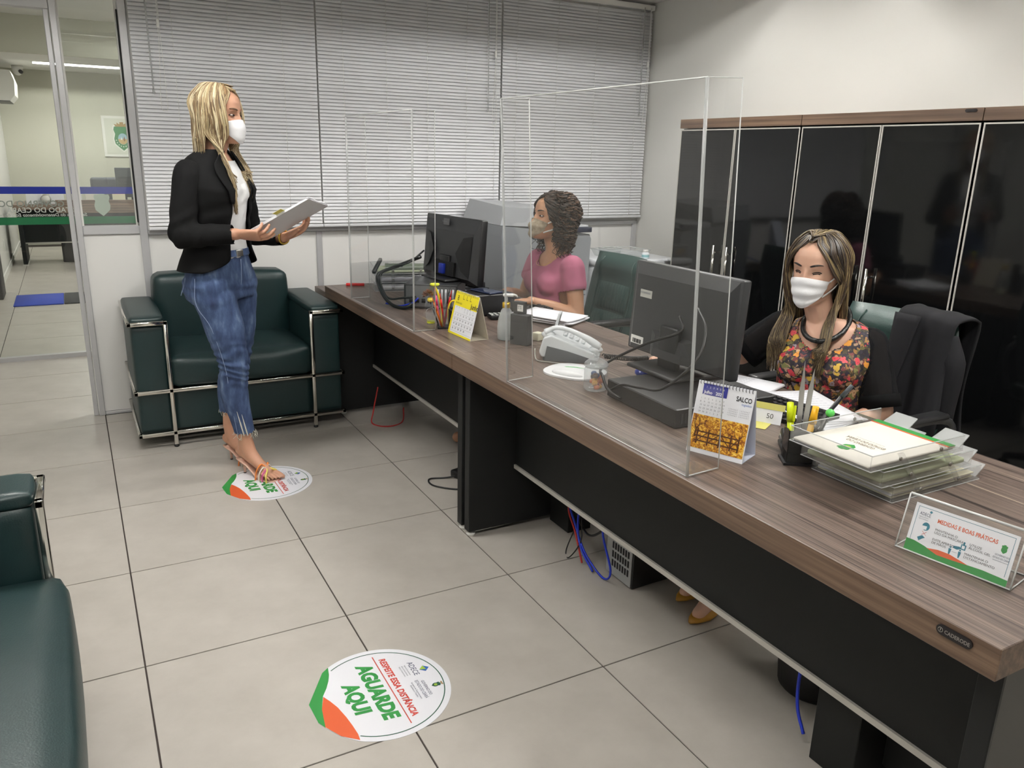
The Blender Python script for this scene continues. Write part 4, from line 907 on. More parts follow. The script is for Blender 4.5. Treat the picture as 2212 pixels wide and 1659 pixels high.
# ---- telephone
ph=thing('telephone','white desk telephone with its handset in the cradle','telephone',(1.525,-1.64,DZ),R(-38))
PW=mat('white_phone_plastic',(212,216,218),.32)
b=MB(); pr=[(-.095,.012),(-.105,.03),(-.09,.085),(-.06,.095),(.10,.035),(.115,.02),(.11,.008)]
def side(prof,y0,y1,m,name,par):
    k=len(prof); return MB().add([(x,y0,z) for x,z in prof]+[(x,y1,z) for x,z in prof],[tuple(range(k))[::-1],tuple(range(k,2*k))]+[(i,(i+1)%k,k+(i+1)%k,k+i) for i in range(k)]).build(name,m,par)
pb=side(pr[::-1],-.075,.085,PW,'phone_body',ph); bv=pb.modifiers.new('bevel','BEVEL'); bv.width=.006; bv.segments=3
side([(-.085,.0),(-.075,.055),(.0,.04),(.08,.018),(.085,0)][::-1],-.079,-.0755,mat('phone_grey_side',(96,99,102),.5),'side_panel',ph)
MB().box((-.09,-.07,0),(.10,.08,.012)).build('rubber_base',mat('phone_grey_side'),ph)
hp=smooth_path([(-.085,-.045,.098),(-.05,-.045,.118),(0,-.045,.112),(.06,-.045,.088),(.115,-.045,.055)],5)
hs=MB().tube(hp,[.022,.021,.017,.015,.0145,.014,.014,.014,.014,.014,.014,.014,.0145,.015,.016,.018,.020,.021,.022,.022,.021],12,flat=.62).build('handset',PW,ph)
MB().sphere((-.075,-.045,.092),(.026,.022,.014),12).build('earpiece',PW,hs); MB().sphere((.10,-.045,.046),(.026,.022,.014),12).build('mouthpiece',PW,hs)
for i in range(4):
    for j in range(3): MB().rbox((-.025+i*.022,-.005+j*.022,.078-i*.009),(-.010+i*.022,.010+j*.022,.087-i*.009),.002,1).build('key',mat('phone_key',(196,200,202),.4),ph)
dsp=MB().rbox((-.085,.0,.090),(-.075,.07,.145),.004,2,M=Matrix.Rotation(.25,4,'Y')).build('flip_display',PW,ph); MB().box((-.0748,.012,.10),(-.074,.058,.138),M=Matrix.Rotation(.25,4,'Y')).build('lcd',mat('lcd_grey',(96,104,100),.3),dsp)
coil=[]
A=Vector((1.585,-1.775,DZ+.03)); B=Vector((1.675,-1.845,DZ+.02)); Cc=Vector((1.74,-1.83,DZ+.02))
N=260
for i in range(N+1):
    s=i/N; p=A*(1-s)**2+B*2*s*(1-s)+Cc*s*s; coil.append(p+Vector((.0,.008*math.cos(i*.72),.008*math.sin(i*.72))))
tag(MB().tube(coil,.0022,5).build('coiled_cord',BLKC,None),'black coiled telephone cord between the telephone and the monitor','cord')
cable('phone_line','pale grey line cable curling around the telephone',[(1.40,-1.60,DZ+.035),(1.385,-1.64,DZ+.004),(1.41,-1.69,DZ+.004),(1.47,-1.76,DZ+.004),(1.53,-1.82,DZ+.004)],.0025,GRYC)
# ---- mouse pad, jar
mp_=thing('mouse_pad','rounded white mouse pad with a gel wrist rest and green print','mouse pad',(1.425,-1.835,DZ),R(-62))
pts=[(.115*math.cos(a)*abs(math.cos(a))**-.35*.8 if False else .105*math.copysign(abs(math.cos(a))**.75,math.cos(a)),.095*math.copysign(abs(math.sin(a))**.75,math.sin(a))) for a in [i*2*math.pi/36 for i in range(36)]]
MB().prism(pts,0,.006).build('pad',mat('pad_white',(222,223,224),.5),mp_); flat([(-.06,.03),(-.02,.05),(.02,.045),(-.02,.042),(-.05,.026)],mat('pen_green',(70,190,90),.5),mp_,'green_print',.0064); MB().sphere((0,-.055,.008),(.06,.022,.012),14).build('wrist_rest',mat('pad_white'),mp_)
jr=thing('candy_jar','patterned glass candy jar with a domed lid','jar',(1.372,-2.035,DZ))
JG=glass_mat('pressed_glass',(244,246,246),ior=1.6,haze=.2)
pf=[(.033,0),(.037,.004)]+[(.0375+.0009*(i%2),.006+.004*i) for i in range(16)]+[(.034,.074),(.032,.078)]
j_=MB().lathe(pf,28,cap=True)
for i in range(len(j_.v)):
    x,y,z=j_.v[i]; a=math.atan2(y,x); k=1+.02*math.sin(9*a+z*180)*math.sin(z*160+3*a); j_.v[i]=(x*k,y*k,z)
j_.build('jar_body',JG,jr)
ld=MB().lathe([(.036,.076),(.039,.080),(.039,.086),(.034,.092),(.024,.100),(.010,.105),(.006,.108)],28).build('jar_lid',JG,jr); MB().sphere((0,0,.116),(.011,.011,.010),14).build('lid_knob',JG,ld)
for i in range(22):
    a=random.uniform(0,6.283); rr=random.uniform(0,.024); z=.011+.045*(i/22)
    cc=random.choice([(214,104,40),(200,150,60),(226,120,60),(150,60,40),(230,170,70)]) if i<15 else random.choice([(40,80,150),(40,34,34),(80,40,40),(50,110,170)])
    MB().sphere((rr*math.cos(a),rr*math.sin(a),z),(.011,.008,.008),8).build('candy',mat('candy_%d_%d_%d'%cc,cc,.3),jr)
# ---- mouse, keyboards
mo=thing('computer_mouse','black and blue computer mouse under the floral-bloused woman\'s hand','mouse',(1.635,-1.975,DZ),R(-80)); MB().sphere((0,0,.014),(.032,.055,.018),16).build('shell',mat('mouse_dark',(40,42,50),.3),mo); MB().sphere((0,-.03,.013),(.031,.026,.016),14).build('blue_front',mat('mouse_blue',(30,50,140),.3),mo)
for o in [c for c in mo.children]: o.location.z+=.004
def keyboard(label,loc,rz):
    t=thing('keyboard',label,'keyboard',loc,rz,'black keyboards'); MB().add([(-.22,-.075,0),(.22,-.075,0),(.22,.075,0),(-.22,.075,0),(-.22,-.075,.012),(.22,-.075,.012),(.22,.075,.024),(-.22,.075,.024)],[(0,3,2,1),(4,5,6,7),(0,1,5,4),(1,2,6,5),(2,3,7,6),(3,0,4,7)]).build('keyboard_body',BLACKP,t)
    km=MB().add([(-.008,-.008,0),(.008,-.008,0),(.008,.008,0),(-.008,.008,0),(-.006,-.006,.006),(.006,-.006,.006),(.006,.006,.006),(-.006,.006,.006)],[(4,5,6,7),(0,1,5,4),(1,2,6,5),(2,3,7,6),(3,0,4,7)]).mesh('key',mat('key_black',(30,30,33),.5))
    for r_ in range(6):
        for c_ in range(22):
            if c_ in (15,18): continue
            obj('key',km,t,(-.208+c_*.0198,-.062+r_*.0225,.0135+r_*.0018))
    return t
keyboard('black keyboard on the near desk behind the SALCO calendar',(1.735,-2.39,DZ),R(-84))
keyboard('black keyboard under the hands of the woman in the pink shirt',(1.845,-.66,DZ),R(-90))
# ---- near desk papers and notebook
nb=thing('spiral_notebook','open spiral notebook with handwriting on the near desk','notebook',(1.855,-2.20,DZ),R(-70))
MB().rbox((-.105,-.085,0),(.105,.085,.010),.002,1).build('pages',PAPER,nb); spiral(nb,.20,.014,18); 
for o in nb.children:
    if o.name.startswith('binding'): o.location.y=-.086; o.location.z=-.004
HW=mat('pencil_writing',(140,142,156),.7)
for i in range(5): text('anotações da reunião de hoje',.010,HW,nb,(-.09,.055-.018*i,.0104),shear=.3,width=.10)
wp=['top white printed sheet lying before the floral-bloused woman','second printed sheet fanned out before the floral-bloused woman','lower sheet slipping towards the keyboard','bottom sheet sticking out under the fanned papers']
for k in range(4):
    o=sheet('printed_sheet',wp[3-k],1.84-.012*(3-k),-2.47-.006*(3-k),DZ+.003*k,.21,.297,R(8)-.16*k,PAPER,th=.002,curl=.010 if k==3 else .004,n=8,group='loose sheets on the near desk')
    if k==3:
        for i in range(9): text('lorem'if False else 'relatório de atendimento ao público do mês',.008,HW,o,(-.08,.11-.022*i,.0035+.004),width=.15)
tag(MB().rbox((-.04,-.04,0),(.04,.04,.0012),.0005,1).build('sticky_note',mat('sticky_yellow',(206,200,110),.7),None,(1.66,-2.50,DZ+.0008) if False else (1.60,-2.505,DZ),(0,0,.5)),'yellow sticky note beside the near keyboard','sticky note')
# sheet with yellow strip propped behind the near screen corner
ck=thing('price_card','card with a yellow strip and number fifty leaning by the near keyboard','card',(1.62,-2.50,DZ),R(-60))
MB().box((-.06,-.001,0),(.06,.001,.045),M=Matrix.Rotation(-.35,4,'X')).build('card_sheet',PAPER,ck); MB().box((-.065,-.0025,.040),(.065,.0005,.058),M=Matrix.Rotation(-.35,4,'X')).build('yellow_strip',mat('sticky_yellow'),ck); text('50',.020,INK,ck,(.02,-.008,.018),(R(90-20),0,0))
# ---- near pen holder with contents, stapler
pn=thing('pen_holder','dark smoked plastic pen holder on the near desk','pen holder',(1.478,-2.772,DZ),R(-35))
SM=glass_mat('smoked_plastic',(96,92,60),haze=.03)
q=MB(); 
for (x0,y0,x1,y1) in ((-.036,-.027,.036,-.025),(-.036,.025,.036,.027),(-.036,-.027,-.034,.027),(.034,-.027,.036,.027)): q.box((x0,y0,.004),(x1,y1,.088))
q.build('smoked_wall',SM,pn); MB().box((-.042,-.032,0),(.042,.032,.006)).build('base',BLACKP,pn); MB().box((-.036,-.026,.006),(.036,.026,.032)).build('dark_insert',mat('deep_black'),pn)
hx,hy=1.478,-2.772
def highlighter(label,base,top,col,nm):
    t=thing('highlighter',label,'highlighter',base); v=Vector(top)-Vector(base)
    MB().cyl((0,0,0),tuple(v*.6),.008,seg=10).build('barrel',mat('hl_'+nm,col,.35),t); MB().cyl(tuple(v*.6),tuple(v),.0092,.008,seg=10).build('cap',mat('hl_'+nm,col,.35),t); MB().box((-.002,-.012,0),(.002,-.008,.04),M=Matrix.Translation(v*.62)).build('clip',mat('hl_'+nm),t)
highlighter('neon yellow highlighter at the left of the near pen holder',(hx-.018,hy+.012,DZ+.034),(hx-.030,hy+.020,DZ+.152),(226,242,30),'yellow')
highlighter('orange-yellow highlighter in the near pen holder',(hx+.012,hy-.008,DZ+.034),(hx+.022,hy-.014,DZ+.145),(250,190,40),'orange')
gp=thing('green_topped_pen','pen with a round green top in the near pen holder','pen',(hx+.022,hy-.014,DZ+.034)); MB().cyl((0,0,0),(.022,-.02,.09),.005,seg=8).build('barrel',mat('pen_dark'),gp); MB().sphere((.025,-.023,.098),(.011,.011,.010),12).build('green_top',mat('hl_green',(90,200,90),.35),gp)
sx_=thing('scissors','steel scissors standing points-up in the near pen holder','scissors',(hx,hy+.004,DZ+.034))
for s,px in ((-1,-.004),(1,.006)):
    MB().add([(px-.006,-.001,0),(px+.006,-.001,0),(px+.006+s*.0,-.001,.15),(px+.001,-.001,.225-.02*(s>0)),(px-.006,-.001,.15),(px-.006,.001,0),(px+.006,.001,0),(px+.006,.001,.15),(px+.001,.001,.225-.02*(s>0)),(px-.006,.001,.15)],[(0,1,2,3,4),(9,8,7,6,5),(0,5,6,1),(1,6,7,2),(2,7,8,3),(3,8,9,4),(4,9,5,0)],M=Matrix.Rotation(.0+s*.05,4,'Y')@Matrix.Rotation(R(-40),4,'Z')).build('blade',STEEL,sx_)
dk=thing('dark_marker','slim dark marker leaning right in the near pen holder','marker',(hx+.006,hy+.008,DZ+.034)); MB().cyl((0,0,0),(.075,-.045,.135),.0055,seg=10).build('barrel',mat('pen_dark'),dk); MB().cyl((.075,-.045,.135),(.093,-.056,.165),.0062,.005,seg=10).build('cap',mat('graphite_cap',(62,66,72),.4),dk)
sp=thing('stapler','black stapler behind the near pen holder','stapler',(1.515,-2.70,DZ),R(50)); MB().rbox((-.055,-.016,0),(.055,.016,.012),.004,2).build('base',BLACKP,sp); MB().rbox((-.05,-.013,.020),(.055,.013,.040),.006,2,M=Matrix.Rotation(-.12,4,'Y')).build('arm',BLACKP,sp); MB().cyl((.04,-.014,.012),(.04,.014,.026),.008,seg=8).build('hinge',STEEL,sp)

# ---- acrylic sign holder
sg=thing('sign_holder','clear acrylic sign holder with the MEDIDAS E BOAS PRÁTICAS card','sign',(1.352,-3.272,DZ),R(-80))
SWd,SH,SD=.205,.105,.075
ang3=math.atan2(SH,.030); PMs=Matrix.Translation((0,-.035,0))@Matrix.Rotation(ang3,4,'X'); Ls=math.hypot(SH,.030)
MB().box((-SWd/2,0,-.001),(SWd/2,Ls,.0012)).build('front_sheet',ACRYL,sg).matrix_local=PMs
MB().box((-SWd/2,0,-.007),(SWd/2,Ls,-.0048)).build('back_sheet',ACRYL,sg).matrix_local=PMs
MB().box((-SWd/2,-.035,0),(SWd/2,.045,.002)).build('foot_sheet',ACRYL,sg)
e=MB(); 
for s in (-1,1):
    e.tube([(s*SWd/2,-.035,.001),(s*SWd/2,.045,.001)],.0016,4); e.tube([PMs@Vector((s*SWd/2,0,0)),PMs@Vector((s*SWd/2,Ls,0))],.0016,4)
e.tube([PMs@Vector((-SWd/2,Ls,-.002)),PMs@Vector((SWd/2,Ls,-.002))],.0026,5); e.tube([(-SWd/2,-.035,.001),(SWd/2,-.035,.001)],.0018,4); e.tube([(-SWd/2,.045,.001),(SWd/2,.045,.001)],.0016,4)
e.build('polished_edge',EDGE,sg)
cw,ch=.182,.094; cx0=-.088
card=MB().box((cx0,.002,-.0032),(cx0+cw,.002+ch,-.0026)).build('card',PAPER,sg); card.matrix_local=PMs
TEAL=mat('print_teal',(40,120,142),.5)
def crect(x0,y0,x1,y1,m,nm): return prect(sg,PMs,cx0+x0,.002+y0,cx0+x1,.002+y1,-.0024,m,nm)
def cpoly(pts,m,nm,z=-.0024):
    me=bpy.data.meshes.new(nm); me.from_pydata([(cx0+p[0],.002+p[1],z) for p in pts],[],[tuple(range(len(pts)))]); me.materials.append(m); o=obj(nm,me,sg); o.matrix_local=PMs; return o
def ctext(s,size,m,x,y,**k): return ptext(sg,PMs,s,size,m,cx0+x,.002+y,-.0022,**k)
crect(.006,.088,.176,.0888,TEAL,'border_line'); crect(.006,.02,.0068,.088,TEAL,'border_line'); crect(.1752,.016,.176,.088,TEAL,'border_line')
cpoly([(0,0),(cw,0),(cw,.012),(.14,.014),(.10,.012),(.06,.010),(.035,.018),(.015,.022),(0,.022)],GRN,'green_sweep'); cpoly([(.040,.016),(.06,.020),(.08,.020),(.105,.015),(.115,.0125),(.09,.011),(.06,.010)],ORG,'orange_sweep',-.0022)
ctext('MEDIDAS E BOAS PRÁTICAS',.011,ORG,.045,.068,width=.105,bold=.0002)
ctext('ADECE',.009,NAV,.011,.073,width=.020); cpoly([(.027,.083),(.030,.086),(.033,.083),(.030,.080)],TEAL,'logo_diamond')
for i in range(2): ctext('Agência de Desenv.',.003,GRY,.011,.069-.004*i,width=.018)
for s,x,y in (('MANTENHA O',.045,.053),('USO DA MÁSCARA',.045,.047),('EVITE APERTO',.045,.034),('DE MÃOS',.045,.028),('UTILIZE',.108,.048),('ÁLCOOL GEL',.108,.042),('MANTENHA O',.104,.029),('DISTANCIAMENTO',.104,.023)): ctext(s,.0062,INK,x,y)
# icons: masked head, crossed handshake, gel pump with hands, two people apart
cpoly([(.028+.007*math.cos(a),.054+.008*math.sin(a)) for a in [i*.45 for i in range(14)]],TEAL,'head_icon'); cpoly([(.020,.054),(.030,.055),(.030,.048),(.023,.047)],PAPER,'mask_icon',-.0022)
for k in (0,1): cpoly([(.018+.010*k,.030),(.026+.010*k,.036),(.034+.004*k,.032),(.030,.025),(.022,.024)],PAPER if k else TEAL,'hand_icon',-.0023+.0002*k)
for s in (-1,1): cpoly([(.028-.004*s,.037),(.0285-.004*s+.0005,.037),(.0285+.004*s,.044),(.028+.004*s-.0005,.044)],RED,'cross_mark',-.0020)
cpoly([(.095,.036),(.104,.036),(.104,.046),(.095,.046)],TEAL,'pump_icon'); cpoly([(.097,.038),(.102,.038),(.102,.044),(.097,.044)],PAPER,'pump_icon_inner',-.0022); cpoly([(.098,.046),(.101,.046),(.101,.051),(.098,.051)],TEAL,'pump_icon_stem'); cpoly([(.083,.038),(.094,.040),(.096,.036),(.090,.033),(.083,.034)],TEAL,'hand_icon')
for x in (.079,.096):
    cpoly([(x+.0017*math.cos(a),.0335+.0017*math.sin(a)) for a in [i*.7 for i in range(9)]],TEAL,'person_icon_head'); cpoly([(x-.0025,.031),(x+.0025,.031),(x+.002,.025),(x+.001,.019),(x-.001,.019),(x-.002,.025)],TEAL,'person_icon_body')
crect(.083,.0265,.092,.0270,GRY,'distance_line')
cpoly([(p[0]*.10+.163,p[1]*.10+.062) for p in shield],GRN,'crest'); ctext('GOVERNO DO',.005,NAV,.151,.0485,width=.024); ctext('ESTADO DO CEARÁ',.005,NAV,.149,.043,width=.027); ctext('Secretaria do Desenvolvimento',.0026,NAV,.150,.039,width=.025)

# ---- far desk background things
hp_=thing('hole_punch','large black two-hole punch standing at the back of the far desk','hole punch',(1.90,.0,DZ),R(-75)); MB().rbox((-.07,-.045,0),(.07,.045,.022),.005,2).build('base',BLACKP,hp_); MB().rbox((-.055,-.03,.022),(.055,.01,.055),.006,2).build('punch_block',GREYP,hp_)
MB().tube(smooth_path([(-.045,-.01,.05),(-.05,-.04,.10),(-.05,-.07,.15),(.0,-.08,.17),(.05,-.07,.15),(.05,-.04,.10),(.045,-.01,.05)],4),.007,8).build('lever',BLACKP,hp_)
hp_=thing('stamp_stand','black angled hole punch with a raised handle behind the keyboard','hole punch',(1.86,-.16,DZ),R(-75)); MB().rbox((-.06,-.05,0),(.06,.05,.018),.005,2).build('base',BLACKP,hp_); MB().rbox((-.05,-.02,.018),(.05,.03,.05),.006,2).build('punch_block',GREYP,hp_); MB().tube(smooth_path([(-.04,.0,.05),(-.045,-.05,.085),(0,-.085,.11),(.045,-.05,.085),(.04,0,.05)],4),.006,8).build('lever',BLACKP,hp_)
td=thing('tape_dispenser','black tape dispenser with a yellow roll on the far desk','tape dispenser',(1.80,.02,DZ),R(-60)); MB().rbox((-.07,-.022,0),(.07,.022,.035),.008,2).build('dispenser_body',BLACKP,td); MB().cyl((-.02,-.012,.045),(-.02,.012,.045),.030,seg=20).build('tape_roll',mat('tape_yellow',(214,180,50),.4),td); MB().cyl((-.02,-.013,.045),(-.02,.013,.045),.014,seg=14).build('roll_core',BLACKP,td)
wb_=thing('paper_holder','upright pale blue-white magazine holder behind the far monitor','holder',(1.80,.185,DZ),R(-70)); side([(-.05,0),(.10,0),(.10,.12),(.05,.17),(-.05,.30)][::-1],-.035,.035,mat('pale_blue_plastic',(206,212,226),.5),'holder_body',wb_); MB().box((-.04,-.025,.01),(.085,.025,.11)).build('magazines',PAPER,wb_)
for o in wb_.children: pass
cable('wall_cable','blue network cable rising behind the far monitor beside the copier',[(1.88,.27,.745),(1.93,.45,.80),(2.02,.60,.93),(2.10,.69,1.0)],.004,BLUC)
tag(MB().rbox((-.04,-.075,0),(.04,.075,.009),.006,3).build('mobile_phone',mat('phone_dark_blue',(40,48,72),.2),None,(1.625,-.755,DZ+.0985),(0,0,R(12))),'dark mobile phone lying on the ribbed black computer','phone')
sheet('printed_sheet','white sheets beside the far keyboard under the monitor',1.75,-.28,DZ,.21,.29,R(10),PAPER,th=.004)
tag(MB().rbox((-.012,-.05,0),(.012,.05,.014),.003,2).build('red_marker',mat('pen_red'),None,(1.30,.215,DZ),(0,0,R(70))),'red marker lying at the far left end of the far desk','marker')
# ================================================================== UNDER THE DESKS
tw=thing('computer_tower','computer tower with silver rear panel standing under the near desk','computer',(0,0,0))
MB().rbox((1.535,-2.09,.004),(1.90,-1.935+.0,.36),.003,1,smooth=False,M=None).build('case',BLACKP,tw)
GV=mat('zinc_rear_plate',(168,170,170),.5,metal=.25)
rp=MB().box((1.531,-2.085,.01),(1.534,-1.94,.355)).build('rear_plate',GV,tw)
for i in range(7):
    for j in range(4):
        MB().box((1.5295,-2.072+.015*i,.045+.035*j),(1.5312,-2.064+.015*i,.07+.035*j)).build('vent_slot',mat('deep_black'),rp)
for j in range(5): MB().rbox((1.524,-1.975,.20+.028*j),(1.531,-1.950,.216+.028*j),.001,1).build('port',[BLACKP,mat('plug_blue'),mat('pen_red'),BLACKP,mat('plug_blue')][j],rp)
for i in range(14): MB().cyl((1.530,-2.065+.012*(i%5),.24+.013*(i//5)),(1.5315,-2.065+.012*(i%5),.24+.013*(i//5)),.004,seg=8).build('fan_hole',mat('deep_black'),rp)
for sy in (-2.07,-1.955):
    for sx in (1.56,1.87): MB().cyl((sx,sy,0),(sx,sy,.004),.012,seg=8).build('foot',BLACKP,tw)
def ucable(name,label,pts,r,m): return cable(name,label,pts,r,m,'cable',7)
ucable('network_cable','blue cable looping down in front of the computer tower',[(1.525,-1.965,.26),(1.47,-1.99,.20),(1.485,-2.03,.06),(1.49,-1.98,.006),(1.49,-1.86,.05),(1.50,-1.76,.14),(1.52,-1.70,.16)],.004,BLUC)
ucable('network_cable','blue cable hanging from the desk left of the computer tower',[(1.53,-1.74,.30),(1.52,-1.78,.24),(1.50,-1.79,.14),(1.485,-1.84,.06),(1.48,-1.93,.008)],.004,BLUC)
ucable('power_cable','red cable hanging down to the floor beside the computer tower',[(1.55,-1.70,.33),(1.53,-1.73,.26),(1.515,-1.70,.16),(1.495,-1.78,.10),(1.48,-1.86,.008)],.004,REDC)
ucable('power_cable','black cable looped from under the desk to the tower\'s top port',[(1.58,-1.62,.36),(1.55,-1.64,.22),(1.54,-1.72,.14),(1.50,-1.86,.12),(1.505,-1.94,.17),(1.524,-1.965,.23)],.0045,BLKC)
ucable('power_cable','thin black cable making a loop on the floor by the tower',[(1.53,-1.80,.22),(1.50,-1.77,.10),(1.48,-1.75,.008),(1.46,-1.80,.006),(1.49,-1.83,.08),(1.51,-1.80,.16)],.0025,BLKC)
ucable('network_cable','blue cable hanging beside the black riser at the near end',[(1.50,-2.86,.26),(1.48,-2.865,.18),(1.470,-2.88,.10),(1.462,-2.915,.045)],.0045,BLUC)
ucable('power_cable','red cable lying on the floor under the far desk',[(1.35,.02,.20),(1.32,.02,.06),(1.30,-.02,.006),(1.36,-.10,.005),(1.46,-.06,.005),(1.50,.02,.06)],.004,REDC)
ucable('power_cable','black cable looped on the floor under the far desk',[(1.47,-.95,.03),(1.36,-.90,.006),(1.28,-.88,.005),(1.27,-.96,.005),(1.36,-1.05,.006),(1.46,-1.08,.02)],.004,BLKC)
tag(MB().rbox((-.03,-.06,0),(.03,.06,.035),.008,2).build('power_brick',BLACKP,None,(1.43,-.93,0),(0,0,.3)),'black power brick on the floor under the far desk','power brick')
wbk=thing('waste_bin','round black waste bin under the near desk','bin',(1.70,-2.745,0))
MB().lathe([(.095,0),(.10,.006),(.125,.30),(.128,.305),(.121,.305),(.096,.01)],32).build('bin_wall',BLACKP,wbk); MB().lathe([(.122,.296),(.131,.296),(.131,.308),(.122,.308)],32,cap=False).build('bin_rim',BLACKP,wbk)
# ================================================================== FAR OFFICE THINGS
fd=thing('far_desk','dark walnut desk with black front in the office beyond the glass','desk',(0,0,0))
MB().rbox((-.66,7.42,.68),(1.9,8.2,.74),.002,1,smooth=False).build('tabletop',WOODX,fd)
for a in (-.63,1.84): MB().box((a,7.45,.02),(a+.045,8.15,.68)).build('side_panel',BLACKL,fd)
MB().box((-.585,7.62,.27),(1.84,7.64,.68)).build('modesty_panel',BLACKL,fd); MB().box((-.585,7.61,.255),(1.84,7.645,.27)).build('trim_strip',ALUS,fd)
MB().box((-.64,7.46,0),(-.58,8.1,.02)).build('foot',WHITE,fd); MB().box((1.84,7.46,0),(1.89,8.1,.02)).build('foot',WHITE,fd)
MB().rbox((-.2,7.36,.742),(1.5,7.42,.90),.002,1,smooth=False).build('counter_front',WOODX,fd,(0,.0,-.1))
tag(MB().rbox((-.2,-.14,0),(.2,.14,.34),.01,2).rbox((-.25,-.14,.34),(.16,.14,.37),.01,2).build('floor_case',BLACKP,None,(.0,7.85,0)),'black case standing on the floor under the far desk','case')
def card_stand(label,x,z0,w,h,m1,m2,y=7.55):
    t=thing('card_stand',label,'card',(x,y,.742),0,'upright cards on the far desk'); MB().box((-w/2,-.002,0),(w/2,.002,h*.72),M=Matrix.Rotation(-.2,4,'X')).build('card_body',m2,t); MB().box((-w/2,-.002,h*.72),(w/2,.002,h),M=Matrix.Rotation(-.2,4,'X')).build('card_header',m1,t); MB().box((-w/2,0,0),(w/2,.05,.003)).build('card_foot',m2,t)
card_stand('yellow-headed desk calendar in the far office',-.42,.74,.18,.20,mat('cal_orange',(236,196,40),.5),PAPER)
card_stand('small plain card beside the far yellow calendar',-.18,.74,.16,.17,PAPER,PAPER); card_stand('white card in the middle of the far desk',.02,.74,.15,.18,PAPER,PAPER); card_stand('green-headed card on the far desk',.22,.74,.16,.19,GRN,KRAFT); card_stand('card with a red corner at the right of the far desk',.52,.74,.15,.17,mat('pen_red'),CREAM)
ck=thing('table_clock','small round silver clock on the far desk','clock',(-.30,7.50,.742)); MB().cyl((0,-.012,.06),(0,.012,.06),.058,seg=24).build('clock_rim',STEEL,ck); MB().cyl((0,-.0135,.06),(0,-.0122,.06),.048,seg=24).build('clock_face',WHITE,ck); MB().box((-.03,-.02,0),(.03,.02,.008)).build('clock_foot',STEEL,ck)
fc=thing('far_office_chair','grey office chair back beyond the far desk','chair',(.45,8.45,0)); b=MB()
b.rbox((-.22,-.04,.5),(.22,.04,1.04),.12,5); b.build('backrest',mat('grey_chair_fabric',(84,88,96),.7),fc); MB().rbox((-.25,-.45,.42),(.25,.05,.5),.03,3).build('seat',mat('grey_chair_fabric'),fc); MB().cyl((0,-.2,.04),(0,-.2,.42),.03,seg=10).build('gas_column',BLACKP,fc)
for k in range(5): MB().tube([(0,-.2,.08),(.28*math.cos(k*1.257),-.2+.28*math.sin(k*1.257),.05)],[.025,.02],8).sphere((.28*math.cos(k*1.257),-.2+.28*math.sin(k*1.257),.03),.028,8).build('base_arm',BLACKP,fc)
fm=thing('far_monitor','dark monitor turned away on the far desk at the right of the pane','monitor',(.74,7.95,.742)); MB().rbox((-.22,-.02,.06),(.22,.02,.44),.006,2).build('casing',mat('slate_plastic',(70,76,80),.5),fm)
for i in range(12): MB().box((-.19,-.0225,.12+.018*i),(.19,-.0205,.128+.018*i)).build('vent_rib',GREYP,fm)
MB().box((-.05,-.01,.0),(.05,.015,.14)).build('stand_neck',BLACKP,fm); MB().box((-.13,-.09,0),(.13,.09,.012)).build('stand_foot',BLACKP,fm)
cr_=thing('framed_crest','framed green crest hanging on the far office wall','picture',(.775,9.898,1.59))
MB().box((-.27,-.02,-.29),(.27,0,.30)).build('frame',WHITE,cr_); MB().box((-.235,-.023,-.255),(.235,-.0205,.265)).build('mount',mat('off_white_mount',(206,208,196),.6),cr_)
def crest_part(pts,m,nm,y): MB().add([(p[0]*.66,y,p[1]*.66-.03) for p in pts],[tuple(range(len(pts)))]).build(nm,m,cr_)
k=3.6; sh2=[p for p in shield if not (abs(p[0])<=.021 and p[1]>.07)]
crest_part([(p[0]*k*1.12,p[1]*k*1.12+.0) for p in sh2],WHITE,'crest_border',-.024); crest_part([(p[0]*k,p[1]*k) for p in sh2],mat('crest_green',(56,120,74),.5),'crest_shield',-.0245)
crest_part([(.10*math.cos(a),.125*math.sin(a)) for a in [i*2*math.pi/28 for i in range(28)]],mat('crest_sky',(150,180,196),.5),'crest_oval',-.025); crest_part([(.098*math.cos(a),.12*math.sin(a)) for a in [math.pi+i*math.pi/14 for i in range(15)]],mat('crest_sand',(190,160,110),.5),'crest_ground',-.0255); crest_part([(-.05,-.02),(-.01,-.02),(-.03,.05)],WHITE,'crest_sail',-.026); crest_part([(.02,-.06),(.05,-.02),(.03,.06),(.01,.0)],mat('crest_bark',(120,84,50),.5),'crest_tree',-.026)
crest_part([(-.13,.27),(.13,.27),(.16,.33),(.10,.31),(.10,.36),(.04,.32),(.04,.37),(-.04,.37),(-.04,.32),(-.10,.36),(-.10,.31),(-.16,.33)],mat('crest_gold',(160,128,76),.5),'crest_crown',-.0245)
for i in range(9):
    a=math.pi*(1+ (i+.5)/9); crest_part([(.142*math.cos(a)+.012*math.cos(q)*1,.17*math.sin(a)+.012*math.sin(q)) for q in [j*.7 for j in range(9)]],WHITE,'crest_star',-.026)
ac=thing('air_conditioner','white wall air conditioner seen end-on in the far office','air conditioner',(-.768,8.9,2.17)); side([(0,-.19),(.20,-.19),(.26,-.12),(.275,.05),(.24,.18),(0,.19)][::-1],-.45,.45,WHITE,'ac_body',ac); MB().box((.05,-.45,-.197),(.20,.45,-.189)).build('vent_grille',GREYP,ac)
cm=thing('security_camera','white dome camera under the far office ceiling','camera',(-.47,9.4,2.478)); MB().cyl((0,0,-.04),(0,0,0),.07,seg=20).build('mount',WHITE,cm); MB().sphere((0,0,-.05),(.065,.065,.075),14).build('dome',WHITE,cm); MB().cyl((.03,-.05,-.07),(.045,-.075,-.085),.025,seg=14).build('lens',BLACKP,cm)
